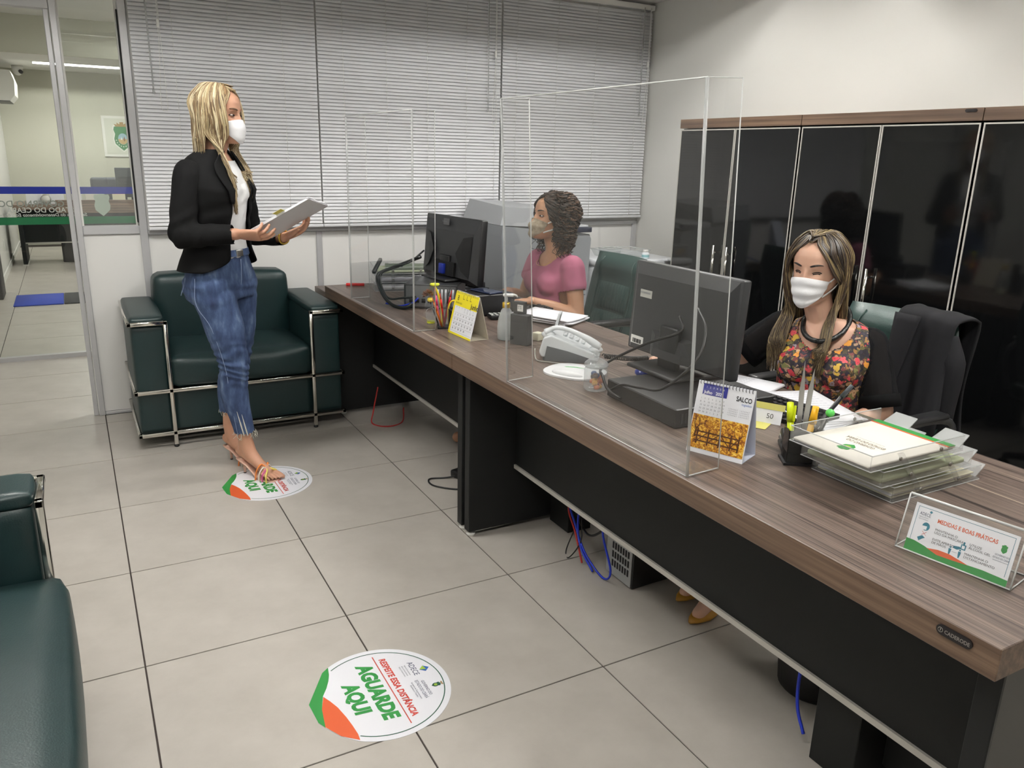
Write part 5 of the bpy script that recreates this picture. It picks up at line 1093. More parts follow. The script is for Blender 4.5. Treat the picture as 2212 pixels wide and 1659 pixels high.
dm=thing('door_mat','blue door mat with a grey end on the far office floor','mat',(0,0,0)); MB().rbox((-.61,4.50,.0005),(-.20,5.12,.012),.003,1).build('blue_pile',mat('blue_mat',(48,72,176),.9,bump=.3,bscale=600),dm); MB().rbox((-.195,4.50,.0005),(.35,5.12,.012),.003,1).build('grey_pile',mat('grey_mat',(64,66,68),.9,bump=.3,bscale=600),dm)
tag(MB().rbox((-.02,-.2,0),(.02,.2,.72),.004,1).build('leaning_board',mat('dark_panel_grey',(58,58,56),.6),None,(-.73,5.15,0)),'dark grey board leaning at the far office left wall','board')
tag(MB().rbox((0,-.04,-.06),(.008,.04,.06),.003,2).build('wall_socket',WHITE,None,(-.77,6.9,.32)),'white socket plate low on the far office left wall','socket')
# ================================================================== PEOPLE
from mathutils import noise as mnoise
V=Vector
TMP=bpy.data.scenes.new('workbench')      # remeshing happens outside the main scene to keep it quick
def person_root(label,x,y): return thing('person',label,'person',(x,y,0),R(-28.94))
def ring(c,ax,bx,a,b,n=26,p=1.0):
    out=[]
    for k in range(n):
        t=2*math.pi*k/n; ca,sa=math.cos(t),math.sin(t)
        out.append(c+ax*(a*math.copysign(abs(ca)**p,ca))+bx*(b*math.copysign(abs(sa)**p,sa)))
    return out
def axes(f):
    f=V((f[0],f[1],0)).normalized(); return f,V((f.y,-f.x,0))      # forward, right
def trunk(mb,base,f,rings,n=28,p=.9):
    f,r=axes(f); b=V((base[0],base[1],0))
    mb.loft([ring(b+f*fw+r*(q[4] if len(q)>4 else 0)+V((0,0,z)),r,f,a,bb,n,p) for q in rings for (z,fw,a,bb) in [q[:4]]])
def limb(mb,pts,rad,n=5,seg=16,flat=1):
    """smooth tapering limb through joints; rad per joint; round ends"""
    P=smooth_path(pts,n); m=len(P); rr=[]
    for i in range(m):
        t=i/(m-1)*(len(rad)-1); k=min(int(t),len(rad)-2); u=t-k; u=u*u*(3-2*u); rr.append(rad[k]*(1-u)+rad[k+1]*u)
    mb.tube(P,rr,seg,flat=flat)
    mb.sphere(P[0],rr[0]*.98,12); mb.sphere(P[-1],rr[-1]*.98,12)
def remesh(mb,name,m,parent,voxel,smooth=3,noise_amp=0,nscale=14,cut=None,thick=0,fold=None):
    o=mb.build(name,m,None); COL.objects.unlink(o); TMP.collection.objects.link(o); md=o.modifiers.new('r','REMESH'); md.mode='VOXEL'; md.voxel_size=voxel; md.use_smooth_shade=True
    sm=o.modifiers.new('s','SMOOTH'); sm.iterations=smooth; sm.factor=.5
    with bpy.context.temp_override(scene=TMP,view_layer=TMP.view_layers[0]):
        TMP.view_layers[0].update(); dg=bpy.context.evaluated_depsgraph_get(); me=bpy.data.meshes.new_from_object(o.evaluated_get(dg))
    bpy.data.objects.remove(o)
    if noise_amp or fold:
        cos=[v.co.copy() for v in me.vertices]; nrm=[v.normal.copy() for v in me.vertices]
        for k,(c,nn) in enumerate(zip(cos,nrm)):
            d=0
            if noise_amp: d+=noise_amp*mnoise.noise(c*nscale)
            if fold: d+=fold(c)
            cos[k]=c+nn*d
        me.vertices.foreach_set('co',[x for c in cos for x in c]); me.update()
    if cut:
        bm=bmesh.new(); bm.from_mesh(me); bmesh.ops.delete(bm,geom=[v for v in bm.verts if cut(v.co)],context='VERTS'); bm.to_mesh(me); bm.free()
    me.materials.clear(); me.materials.append(m)
    for p in me.polygons: p.use_smooth=True
    ob=obj(name,me,parent)
    if thick: s=ob.modifiers.new('thick','SOLIDIFY'); s.thickness=thick; s.offset=-1
    return ob
# ---- head: faces -Y in its own frame, origin between the eyes inside the skull
HR=[(-.113,.012,-.078,-.052),(-.108,.026,-.087,-.036),(-.095,.038,-.090,-.010),(-.075,.050,-.089,.028),(-.05,.0595,-.087,.056),(-.03,.0645,-.086,.073),(-.01,.068,-.085,.084),(.01,.0705,-.085,.091),(.03,.073,-.087,.096),(.05,.0745,-.086,.097),(.07,.071,-.079,.092),(.088,.060,-.062,.077),(.102,.042,-.038,.054),(.110,.022,-.016,.03)]
def hparm(z):
    if z<=HR[0][0]: return HR[0][1:]
    if z>=HR[-1][0]: return HR[-1][1:]
    for a,b in zip(HR,HR[1:]):
        if a[0]<=z<=b[0]:
            t=(z-a[0])/(b[0]-a[0]); return tuple(a[i]*(1-t)+b[i]*t for i in (1,2,3))
def hsurf(phi,z,off=0,detail=True):
    """phi 0 = front, + towards the head's left (+x)"""
    w,fr,bk=hparm(z); y0=.008 if z>-.06 else .008-(-.06-z)*.9
    c,s=math.cos(phi),math.sin(phi)
    dep=(y0-fr) if c>0 else (bk-y0); dep=max(dep,.006)
    e=.88; x=(w+off)*math.copysign(abs(s)**e,s); y=y0-(dep+off)*math.copysign(abs(c)**e,c)
    if detail and c>0:
        g=lambda x0,z0,sx,sz: math.exp(-((x-x0)/sx)**2-((z-z0)/sz)**2)
        y+=.011*(g(.032,0,.015,.011)+g(-.032,0,.015,.011)); y-=.004*(g(.032,.022,.02,.007)+g(-.032,.022,.02,.007))
        y-=.020*g(0,-.036,.010,.012)+.012*g(0,-.018,.008,.016)+.006*g(0,.0,.008,.012); y-=.006*g(0,-.072,.022,.008); y-=.004*(g(.040,-.03,.018,.016)+g(-.040,-.03,.018,.016))
    return V((x,y,z))
def head_into(mb,M,ears=True):
    nz,n=34,44; rings=[]
    for i in range(nz+1):
        z=-.113+.223*i/nz; rings.append([M@hsurf(2*math.pi*k/n,z) for k in range(n)])
    mb.loft(rings)
    if ears:
        for s in (-1,1):
            mb.sphere((0,0,0),(.007,.017,.030),10,M=M@Matrix.Translation((s*.0735,.012,-.012))@Matrix.Rotation(s*.35,4,'Z'))
def head_matrix(c,f,pitch=0,roll=0,scale=1):
    """face direction f (s,d) in the person's frame, pitch up positive"""
    a=math.atan2(f[1],f[0])+math.pi/2
    return Matrix.Translation(c)@Matrix.Rotation(a,4,'Z')@Matrix.Rotation(-pitch,4,'X')@Matrix.Rotation(roll,4,'Y')@Matrix.Scale(scale,4)
EYEW=mat('eye_white',(168,156,148),.35); IRIS=mat('dark_iris',(38,24,18),.15); LASH=mat('dark_lashes',(26,18,16),.6)
def face_parts(t,M,brow,squint=.5,iris=True):
    for s in (-1,1):
        ez=0
        if squint<.8:
            e=MB().sphere((0,0,0),(.0125,.008,.0072*(1-squint*.6)),12,M=M@Matrix.Translation((s*.032,-.0735,ez))).build('eye',EYEW,t)
            MB().sphere((0,0,0),(.0072,.004,.0066*(1-squint*.45)),10,M=M@Matrix.Translation((s*.0325,-.0795,ez+.0003))).build('iris',IRIS,e)
        up=[M@(hsurf(math.asin(max(-1,min(1,x/.078))),ez+.0055*(1-squint*.6)-.22*abs(x-s*.032)**2/.012*.9,.0)+V((0,-.0012,0))) for x in [s*(.017+.0037*k) for k in range(9)]]
        MB().tube(up,[.0008,.0014,.0019,.0022,.0023,.0023,.0022,.0020,.0012],5).build('eyelash',LASH,t)
        if squint>=.8:
            dn=[M@(hsurf(math.asin(max(-1,min(1,x/.078))),ez-.002-.010*abs(x-s*.032)/.03*.5,.0)+V((0,-.001,0))) for x in [s*(.020+.0032*k) for k in range(8)]]
            MB().tube(dn,.0018,5).build('eye_line',LASH,t)
        b=[M@(hsurf(math.asin(max(-1,min(1,x/.080))),.021+.006*math.sin((k/9)*2.3),.0)+V((0,-.0018,0))) for k,x in enumerate([s*(.013+.0043*k) for k in range(10)])]
        MB().tube(b,[.0018,.0028,.0031,.0031,.003,.0028,.0025,.0021,.0016,.0009],6,flat=.45 if False else 1).build('eyebrow',brow,t)
def face_mask(t,M,m,pleats=0,droop=0,strapm=None,top=-.014,bot=-.112,wide=62,strapw=.004):
    nu,nv=30,22; vs=[]
    for j in range(nv+1):
        for i in range(nu+1):
            u=-1+2*i/nu; v=j/nv
            zt=top-.014*abs(u)**1.6; zb=bot+.030*abs(u)**2.2; z=zb+(zt-zb)*v
            a=R(wide)*u*(1-.10*(1-v))
            base=hsurf(a,max(z,-.106),.0045,False); base.z=z
            k=(1-abs(u)**2.4)
            out=.018*k*math.exp(-((v-.62)/.34)**2)+.010*k*math.exp(-((v-.12)/.25)**2)
            if pleats: out+=.0040*math.sin(v*pleats*2*math.pi+u*u*1.5)*(1-u*u*.2)
            base.y-=out
            if z<-.085: base.y+=(-.085-z)*.25
            vs.append(M@base)
    N=nu+1; o=MB().add(vs,[(j*N+i,j*N+i+1,(j+1)*N+i+1,(j+1)*N+i) for j in range(nv) for i in range(nu)],0,True).build('face_mask',m,t)
    sd=o.modifiers.new('thick','SOLIDIFY'); sd.thickness=.0025; sd.offset=1
    sb=o.modifiers.new('sub','SUBSURF'); sb.levels=1; sb.render_levels=1
    for s in (-1,1):
        a0=R(wide)*s
        for (z0,z1) in ((top-.016,.012),(bot+.034,-.034)):
            p=[]
            for k in range(8):
                q=k/7; ph=a0+(s*R(101)-a0)*q; z=z0+(z1-z0)*q; p.append(M@hsurf(ph,z,.004+.002*math.sin(q*3.14),False))
            MB().tube(p,strapw,6,flat=.3,up=(M.to_3x3()@V((s,0,0)))).build('mask_strap',strapm or m,o)
    return o
# ---- hand: built into the body surface
def hand_into(mb,W,y,zn,side,curl=(25,35,20),spread=5,thumb=(35,20),scale=1,fing=None):
    """W wrist, y finger direction, zn palm normal (fingers close towards it), side +1/-1 puts the thumb on +/- (y x zn)"""
    y=V(y).normalized(); z=V(zn); z=(z-y*z.dot(y)).normalized(); x=y.cross(z)*side; k=scale
    W=V(W); L=.088*k
    rings=[]
    for s,wd,th in ((-.02,.024,.017),(.0,.026,.016),(.02,.033,.0155),(.05,.040,.014),(.075,.041,.0125),(.090,.038,.010)):
        rings.append(ring(W+y*(s*k),x,z,wd*k,th*k,18,.85))
    mb.loft(rings)
    lens=(.072,.080,.074,.058); offs=(.029,.0098,-.0098,-.028)
    for i in range(4):
        c=curl if fing is None else fing[i]
        base=W+y*((.078-.006*abs(i-1))*k)+x*(offs[i]*k); d=y.copy(); ang=R((1.5-i)*spread*.6)
        d=(d*math.cos(ang)+x*math.sin(ang)).normalized(); axis=d.cross(z).normalized(); p=[base]; r=[.0086*k]
        for j,(fr,cu) in enumerate(zip((.45,.30,.25),c)):
            rot=Matrix.Rotation(R(cu),3,axis); d=rot@d; p.append(p[-1]+d*lens[i]*k*fr); r.append((.0084,.0076,.0064)[j]*k*(.92 if i==3 else 1))
        limb(mb,p,r,3,10)
    tb=W+y*(.022*k)+x*(.026*k)+z*(.004*k); d=(y*math.cos(R(thumb[0]))+x*math.sin(R(thumb[0]))+z*.25).normalized(); p=[tb-x*.012*k,tb+d*.032*k]; 
    d2=(d*math.cos(R(thumb[1]))+(y*.6-x*.5+z*.3).normalized()*math.sin(R(thumb[1]))).normalized(); p+= [p[-1]+d2*.028*k,p[-1]+d2*.050*k]
    limb(mb,p,[.014*k,.0115*k,.0098*k,.0078*k],3,10)
def dome(ph,el,off=0):
    """skull as a smooth dome: el 90 = crown, 0 = ear level"""
    c,s=math.cos(R(el)),math.sin(R(el)); cp,sp=math.cos(ph),math.sin(ph)
    dep=(.089 if cp>0 else .098)+off; return V(((.0755+off)*c*sp,.006-dep*c*cp,.004+(.107+off)*s))
# ---- hair: a curtain of locks combed from a parting over the skull
def hair(t,M,name,m,cols,n,path,shell_col,rad=.0034,wav=0,curl=0,shell=True,seed=1,phis=None,segs=5,npts=5):
    rng=random.Random(seed); mb=MB(); colr=[]
    def addtube(P,rr,c,flat=.55):
        n0=len(mb.v); mb.tube(P,rr,segs,flat=flat); colr.extend([c]*(len(mb.v)-n0))
    for i in range(n):
        ph=rng.uniform(*phis) if not callable(phis) else phis(rng)
        P=path(ph,rng.random(),rng); P=[M@V(p) for p in P]; P=smooth_path(P,npts); L=len(P)
        if wav or curl:
            a0=rng.uniform(0,6.28); fr=rng.uniform(.8,1.25)
            for k in range(L):
                q=k/(L-1); amp=(wav*min(1,q*2) if wav else curl*min(1,q*4)); w=(k*fr*(.55 if wav else .66))+a0
                P[k]=P[k]+V((amp*math.cos(w),amp*math.sin(w),0 if wav else amp*.5*math.sin(w*1.0+1)))
        r0=rad*rng.uniform(.7,1.35); rr=[r0*(.55+.45*min(1,4*k/(L-1)))*(1-.72*max(0,(k/(L-1)-.55)/.45)) for k in range(L)]
        c=rng.choice(cols); j=rng.uniform(.82,1.15); root=rng.uniform(.0,1)
        addtube(P,rr,tuple(min(1,x*j) for x in srgb(*c)))
    o=mb.build(name,m,t); at=o.data.color_attributes.new('tone','FLOAT_COLOR','POINT')
    at.data.foreach_set('color',[x for c in colr for x in (*c,1)])
    return o
def scalp(t,M,m,line,off=.006):
    """hair base hugging the skull; line(|phi|) -> elevation where it ends (negative: below the ears)"""
    mb=MB(); nz,n=24,56; rings=[]
    for i in range(nz+1):
        v=i/nz; r=[]
        for k in range(n):
            ph=-math.pi+2*math.pi*k/n; e0=line(abs(ph)); e=e0+(90-e0)*v; o=off*(.15+.85*min(1,v*6))
            p=dome(ph,e,o) if e>=0 else hsurf(ph,.004+e*.0015,o,False); r.append(M@p)
        rings.append(r)
    mb.loft(rings); return mb.build('hair_base',m,t)


def sweep(side_bias,z_ear,ear):
    def f(ph,q,rng):
        s=1 if ph>0 else -1; a=abs(ph)
        return [V((.002*s,-.076+.03*rng.random(),.094+.006*rng.random())),dome(s*a*.75,62,.010+.006*q),dome(s*a,44,.011+.006*q),dome(s*(a+.34),22,.013+.007*q),hsurf(s*min(ear,a+.72),z_ear,.016+.008*q,False),hsurf(s*(ear+.15),z_ear-.05,.020+.008*q,False)]
    return f
# ------------------------------------------------------------------ standing woman
SK1=mat('tanned_skin',(196,148,122),.48,noise=.05,nscale=25,sss=.12)
SK2=mat('olive_skin',(186,140,110),.48,noise=.05,nscale=25,sss=.12)
SK3=mat('light_skin',(216,172,148),.48,noise=.05,nscale=25,sss=.12)
JACK=mat('black_blazer_cloth',(11,11,12),.85,spec=.2)
BLOU=mat('white_blouse_cloth',(222,222,222),.75,bump=.15,bscale=120)
DENIM=ramp_mat('blue_denim',(26,26,9),[(.28,(36,50,82)),(.46,(52,70,106)),(.58,(70,90,126)),(.74,(108,126,154))],.85,detail=8,bump=.25)
p1=person_root('blonde woman standing in a black blazer and jeans, wearing a white mask and holding papers',.52,-.40)
f1=(.945,-.327); F1,R1=axes(f1); B1=V((-.012,0,0))
hm1=head_matrix((.026,.0,1.592),(math.cos(R(7)),-math.sin(R(7))),R(-3))
sR=B1+R1*.148-F1*.008+V((0,0,1.350)); sL=B1-R1*.150+V((0,0,1.350))
eR=V((-.096,-.190,1.108)); wR=V((.118,-.155,1.118)); eL=V((.055,.205,1.085)); wL=V((.245,.085,1.085))
b=MB(); head_into(b,hm1)
limb(b,[(.028,0,1.53),(.0,0,1.45),(-.02,.0,1.38)],[.047,.046,.058])
trunk(b,B1,f1,[(1.44,.01,.05,.045),(1.40,0,.12,.06),(1.36,.0,.15,.08),(1.28,.02,.145,.088),(1.18,.01,.125,.080),(1.08,.0,.115,.075),(1.0,-.01,.135,.088),(.92,-.02,.15,.10),(.86,-.02,.145,.10)])
limb(b,[sR,sR*.5+eR*.5,eR],[.046,.042,.036]); limb(b,[eR,eR*.5+wR*.5,wR],[.036,.034,.024])
limb(b,[sL,sL*.5+eL*.5,eL],[.046,.042,.036]); limb(b,[eL,eL*.5+wL*.5,wL],[.036,.034,.024])
# hands on the papers: right hand below, thumb on top; left hand under the far edge
hand_into(b,wR+V((.008,0,0)),(1,-.02,-.05),(.10,.55,.80),-1,fing=[(12,22,14),(16,26,18),(22,30,20),(28,34,24)],thumb=(28,10))
hand_into(b,wL+V((.008,0,.004)),(.86,-.12,.38),(-.30,-.35,.90),1,fing=[(10,20,12),(14,22,14),(18,26,16),(22,30,18)],thumb=(30,10))
# legs and feet (heels raised)
hipR=B1+R1*.085+V((0,0,.90)); hipL=B1-R1*.085+V((0,0,.90))
kR=V((.035,-.065,.535)); aR=V((.047,-.035,.175)); kL=V((-.018,.110,.51)); aL=V((-.082,.135,.185))
limb(b,[hipR,hipR*.45+kR*.55,kR],[.085,.075,.052]); limb(b,[kR,kR*.65+aR*.35+V((-.012,0,0)),aR],[.05,.048,.031])
limb(b,[hipL,hipL*.45+kL*.55,kL],[.085,.075,.052]); limb(b,[kL,kL*.65+aL*.35+V((-.012,0,0)),aL],[.05,.048,.031])
def foot_into(mb,ank,heel,toe,side):
    heel=V(heel); toe=V(toe); dr=(toe-heel); dr.z=0; dr.normalize(); lat=V((-dr.y,dr.x,0))
    ball=toe-dr*.052; ball.z=.030
    limb(mb,[ank,heel+dr*.030+V((0,0,.030)),heel+dr*.012+V((0,0,.006))],[.031,.029,.024])
    limb(mb,[ank+dr*.004,heel*.55+ball*.45+V((0,0,.028)),ball+V((0,0,.006))],[.030,.030,.022])
    limb(mb,[heel+V((0,0,.012)),heel*.5+ball*.5+V((0,0,.012)),ball],[.022,.023,.020])
    mb.loft([ring(ball-dr*.02+V((0,0,.004)),lat,V((0,0,1)),.034,.017,16),ring(ball+dr*.004,lat,V((0,0,1)),.040,.015,16),ring(ball+dr*.016-V((0,0,.003)),lat,V((0,0,1)),.037,.010,16)])
    for i in range(5):
        o=(-.031+.0158*i)*side; ln=.046-.0062*i; r=.0078-.0006*i if i else .0112
        limb(mb,[ball+dr*.010+lat*(-o)*1.0,ball+dr*(.020+ln*.55)+lat*(-o)-V((0,0,.008)),ball+dr*(.016+ln)+lat*(-o)-V((0,0,.014))],[r,r*.95,r*.85],3,10)
hR,tR=V((.012,-.012,.098)),V((.206,-.110,.014)); hL,tL=V((-.108,.152,.098)),V((.072,.062,.014))
foot_into(b,aR,hR,tR,1); foot_into(b,aL,hL,tL,-1)
remesh(b,'body',SK1,p1,.0038,2)
face_parts(p1,hm1,mat('brown_brow',(104,78,58),.7),.62)
MSK=mat('white_cotton_mask',(230,230,232),.85,bump=.1,bscale=300)
face_mask(p1,hm1,MSK,wide=58)
# blouse
b=MB(); trunk(b,B1,f1,[(1.425,.015,.06,.055),(1.40,.004,.115,.068),(1.36,.006,.142,.084),(1.29,.024,.138,.096),(1.20,.016,.124,.090),(1.10,.006,.118,.084),(1.03,.0,.135,.092),(1.0,-.004,.142,.096)])
for s in (-1,1): b.sphere(B1+F1*.070+R1*(s*.050)+V((0,0,1.275)),(.050,.050,.052),14)
remesh(b,'blouse',BLOU,p1,.006,3,.0035,30,cut=lambda c:c.z>1.41+.02*0)
# jeans: two legs and seat in one surface, frayed hems
b=MB(); trunk(b,B1,f1,[(1.045,.0,.128,.086),(1.0,-.006,.142,.098),(.95,-.012,.158,.112),(.89,-.014,.168,.118),(.83,-.010,.160,.112)],p=.85)
for s in (-1,1): b.sphere(B1-F1*.055+R1*(s*.065)+V((0,0,.875)),(.085,.085,.09),14)
limb(b,[hipR,hipR*.5+kR*.5+F1*.008,kR],[.094,.083,.064]); limb(b,[kR,kR*.62+aR*.38+V((-.016,0,0)),aR+V((.002,0,.03))],[.062,.059,.044])
limb(b,[hipL,hipL*.5+kL*.5+F1*.008,kL],[.094,.083,.064]); limb(b,[kL,kL*.62+aL*.38+V((-.016,0,0)),aL+V((.002,0,.065))],[.062,.059,.045])
def jfold(c):
    k=math.exp(-((c.z-.53)/.09)**2); h=math.exp(-((c.z-.86)/.06)**2)
    return .0042*k*math.sin(c.z*150+6*c.x+9*mnoise.noise(c*9))+.0022*h*math.sin(c.z*130+14*c.x+8*c.y+6*mnoise.noise(c*8))
je=remesh(b,'jeans',DENIM,p1,.0055,2,.002,16,cut=lambda c:c.z>1.038 or c.z<(.207 if c.y<.05 else .255)+.010*mnoise.noise(V((c.x*60,c.y*60,3))),fold=jfold)
FR=mat('frayed_thread',(214,212,200),.9); DST=mat('denim_stitch',(130,146,176),.8)
rg=random.Random(5)
for (c0,zz,n_) in ((aR,.212,34),(aL,.258,26)):
    q=MB()
    for i in range(n_):
        a=rg.uniform(0,6.283); r_=.046; p0=V((c0.x+.004+r_*math.cos(a),c0.y+r_*math.sin(a),zz+.004)); l=rg.uniform(.008,.034); q.tube(smooth_path([p0,p0+V((rg.uniform(-.006,.006),rg.uniform(-.006,.006),-l*.5)),p0+V((rg.uniform(-.012,.012),rg.uniform(-.01,.01),-l))],3),.0009,4)
    fo_=q.build('frayed_hem',FR,je); fo_['kind']='stuff'
def seam(pts,name,m,r=.0014): return MB().tube(smooth_path(pts,6),r,5).build(name,m,je)
def onleg(c,r,ang,z): return V((c.x+r*math.cos(ang),c.y+r*math.sin(ang),z))
side_pts=[B1+R1*.172+F1*.0+V((0,0,.93)),hipR+R1*.098+V((.004,0,-.08)),hipR*.5+kR*.5+R1*.088+V((.012,0,0)),kR+R1*.067+V((.004,0,0)),kR*.6+aR*.4+R1*.058,aR+R1*.046+V((.0,0,.03))]
seam(side_pts,'side_seam',DST)
for z0,z1,dx in ((.33,.205,.006),(.315,.205,.030)):
    c0=kR*.62+aR*.38+V((-.01,0,0)); q=[onleg(V((c0.x+(aR.x-c0.x)*(k/4),c0.y+(aR.y-c0.y)*(k/4),0)),.0585-.0125*(k/4),R(-78)+dx*14,z0+(z1-z0)*k/4) for k in range(5)]
    MB().tube(smooth_path(q,4),[.001+.0035*min(1,i/8) for i in range(17)],6,flat=.5).build('slit_fringe',FR,je)
MB().tube(smooth_path([B1+R1*q[0]-F1*q[1]+V((0,0,q[2])) for q in ((.098,.096,.955),(.103,.126,.88),(.118,.127,.845),(.138,.108,.85),(.146,.088,.88),(.139,.066,.955))],4),.0015,5).build('pocket_stitch',DST,je)
wb1=MB(); f_,r_=F1,R1
MB().loft([ring(B1+V((0,0,1.012)),R1,F1,.143,.099,30,.9),ring(B1+V((0,0,1.040)),R1,F1,.1375,.095,30,.9)],cap=False).build('waistband',DENIM,je)
MB().rbox((-.018,-.006,-.014),(.018,.006,.014),.003,2,M=Matrix.Translation(B1+F1*.098+V((0,0,1.026)))@Matrix.Rotation(R(60),4,'Z')).build('belt_buckle',STEEL,je)
seam([B1+F1*.104+V((0,0,1.0)),B1+F1*.108+R1*.008+V((0,0,.93)),B1+F1*.098+R1*.01+V((0,0,.86))],'fly_seam',DST,.0016)
# blazer: open shell, sleeves, lapels
JT=[(1.452,.004,.060,.056),(1.425,-.008,.105,.072),(1.395,-.010,.150,.086),(1.355,-.006,.168,.102),(1.29,.014,.166,.120),(1.21,.008,.152,.113),(1.12,.0,.146,.106),(1.05,-.008,.160,.114),(1.0,-.012,.178,.128),(.955,-.014,.192,.140)]
def jack_pt(th,zi,off=0):
    k=min(int(zi),len(JT)-2); u=zi-k; q=[JT[k][i]*(1-u)+JT[k+1][i]*u for i in range(4)]
    z,fw,a,bb=q; c,s=math.cos(th),math.sin(th)
    return B1+F1*(fw+(bb+off)*math.copysign(abs(c)**.9,c))+R1*((a+off)*math.copysign(abs(s)**.9,s))+V((0,0,z))
nv,nu=54,60; vs=[]
def opening(v,s=1):   # angle of the front edge from neck (v=0) to hem (v=1); s=1 near side, -1 far side
    return R((9 if s>0 else 24)+(13 if s>0 else 12)*v+ (44*((v-.86)/.14)**2 if v>.86 else 0))
for j in range(nv+1):
    v=j/nv; zi=v*(len(JT)-1)
    for i in range(nu+1):
        o0=opening(v); th=o0+(2*math.pi-o0-opening(v,-1))*i/nu; p=jack_pt(th,zi)
        n_=.004*mnoise.noise(p*11)+.0035*math.exp(-((v-.62)/.16)**2)*math.sin(p.z*85+th*2.2)
        d=(p-(B1+V((0,0,p.z)))); d.z=0; d.normalize(); p=p+d*n_
        vs.append(p)
N=nu+1; jo=MB().add(vs,[(j*N+i,(j+1)*N+i,(j+1)*N+i+1,j*N+i+1) for j in range(nv) for i in range(nu)],0,True).build('blazer',JACK,p1)
sd=jo.modifiers.new('thick','SOLIDIFY'); sd.thickness=.006; sd.offset=1
for s in (-1,1):
    lp=MB(); vs=[]; n1=20
    for j in range(n1+1):
        v=.02+.50*j/n1; th0=opening(v,s); wdt=R(5+15*math.sin(math.pi*min(1,(j/n1)*.9+.08)))
        for k in range(5):
            th=th0+wdt*k/4; vs.append(jack_pt(s*th if s>0 else -th,v*(len(JT)-1),.0085+.004*(k/4)))
    fs=[(j*5+k,(j+1)*5+k,(j+1)*5+k+1,j*5+k+1) for j in range(n1) for k in range(4)]
    o=lp.add(vs,fs,0,True).build('lapel',JACK,jo); sd=o.modifiers.new('thick','SOLIDIFY'); sd.thickness=.004
def sleeve(sh,el,wr,nm,fr):
    q=MB(); limb(q,[sh+V((0,0,.004)),sh*.5+el*.5,el],[.060,.056,.051]); limb(q,[el,el*.5+wr*.5,wr-(wr-el)*.06],[.051,.046,.040])
    ax=(wr-el).normalized()
    return remesh(q,nm,JACK,jo,.006,3,.003,20,cut=lambda c:(c-wr).dot(ax)>-.012,fold=lambda c:.0045*math.exp(-((c-el).length/.10)**2)*math.sin((c.z-c.x)*75+5*mnoise.noise(c*8)))
sleeve(sR,eR,wR,'sleeve',0); sleeve(sL,eL,wL,'sleeve',0)
# long blonde hair
HB=attr_mat('blonde_hair',.5)
BL=[(200,184,148),(178,160,124),(158,138,104),(218,205,174),(128,106,78),(104,84,62)]
scalp(p1,hm1,mat('blonde_hair_base',(128,100,66),.55),lambda a: 40-8*a if a<1.0 else max(-50,32-95*(a-1.0)))
def path1(ph,q,rng):
    s=1 if ph>0 else -1; a=abs(ph); o=.008+.014*rng.random()     # phi from the front; s<0 is the near (right) side
    top=V((.012+.01*rng.random(),-.055+.115*rng.random(),.112+.004*rng.random()))
    p=[top,dome(ph*.95,66,o),dome(ph,42,o+.003),dome(ph,18,o+.005),hsurf(ph,-.02,o+.008,False)]
    if a<1.7:   # falls forward over the chest
        e=rng.uniform(-.40,-.24) if s<0 else rng.uniform(-.34,-.22); y=hsurf(ph,-.06,o+.006,False)
        return p+[V((y.x,y.y+.004,-.08)),V((s*(.052+.022*q),-.020-.03*q,-.15)),V((s*(.056+.030*q),-.055-.035*q,-.22)),V((s*(.05+.026*q),-.085-.025*q,e))]
    e=rng.uniform(-.23,-.10); b=p[-1]
    return p+[V((b.x*.98,b.y*.97,-.09)),V((b.x*.94,b.y*.95,e))]
hair(p1,hm1,'hair',HB,BL,1150,path1,None,rad=.0024,wav=.0022,seed=11,phis=lambda r:(1 if r.random()<.5 else -1)*(r.uniform(.88,1.75) if r.random()<.55 else r.uniform(1.6,3.14)))
hair(p1,hm1,'hair_roots',HB,[(96,74,52),(120,94,64),(140,112,76)],170,lambda ph,q,rng:[V((.012,-.06+.12*rng.random(),.114)),dome(ph,62,.014+.006*q),dome(ph,44,.014+.006*q),dome(ph*1.25,26,.014+.006*q)],None,rad=.0022,seed=12,phis=lambda r:(1 if r.random()<.5 else -1)*r.uniform(.55,3.1))
hair(p1,hm1,'front_locks',HB,BL[:3]+[(128,106,78),(96,76,56)],150,sweep(0,-.01,1.35),None,rad=.0023,wav=.001,seed=13,phis=lambda r:(1 if r.random()<.5 else -1)*r.uniform(.42,.95))
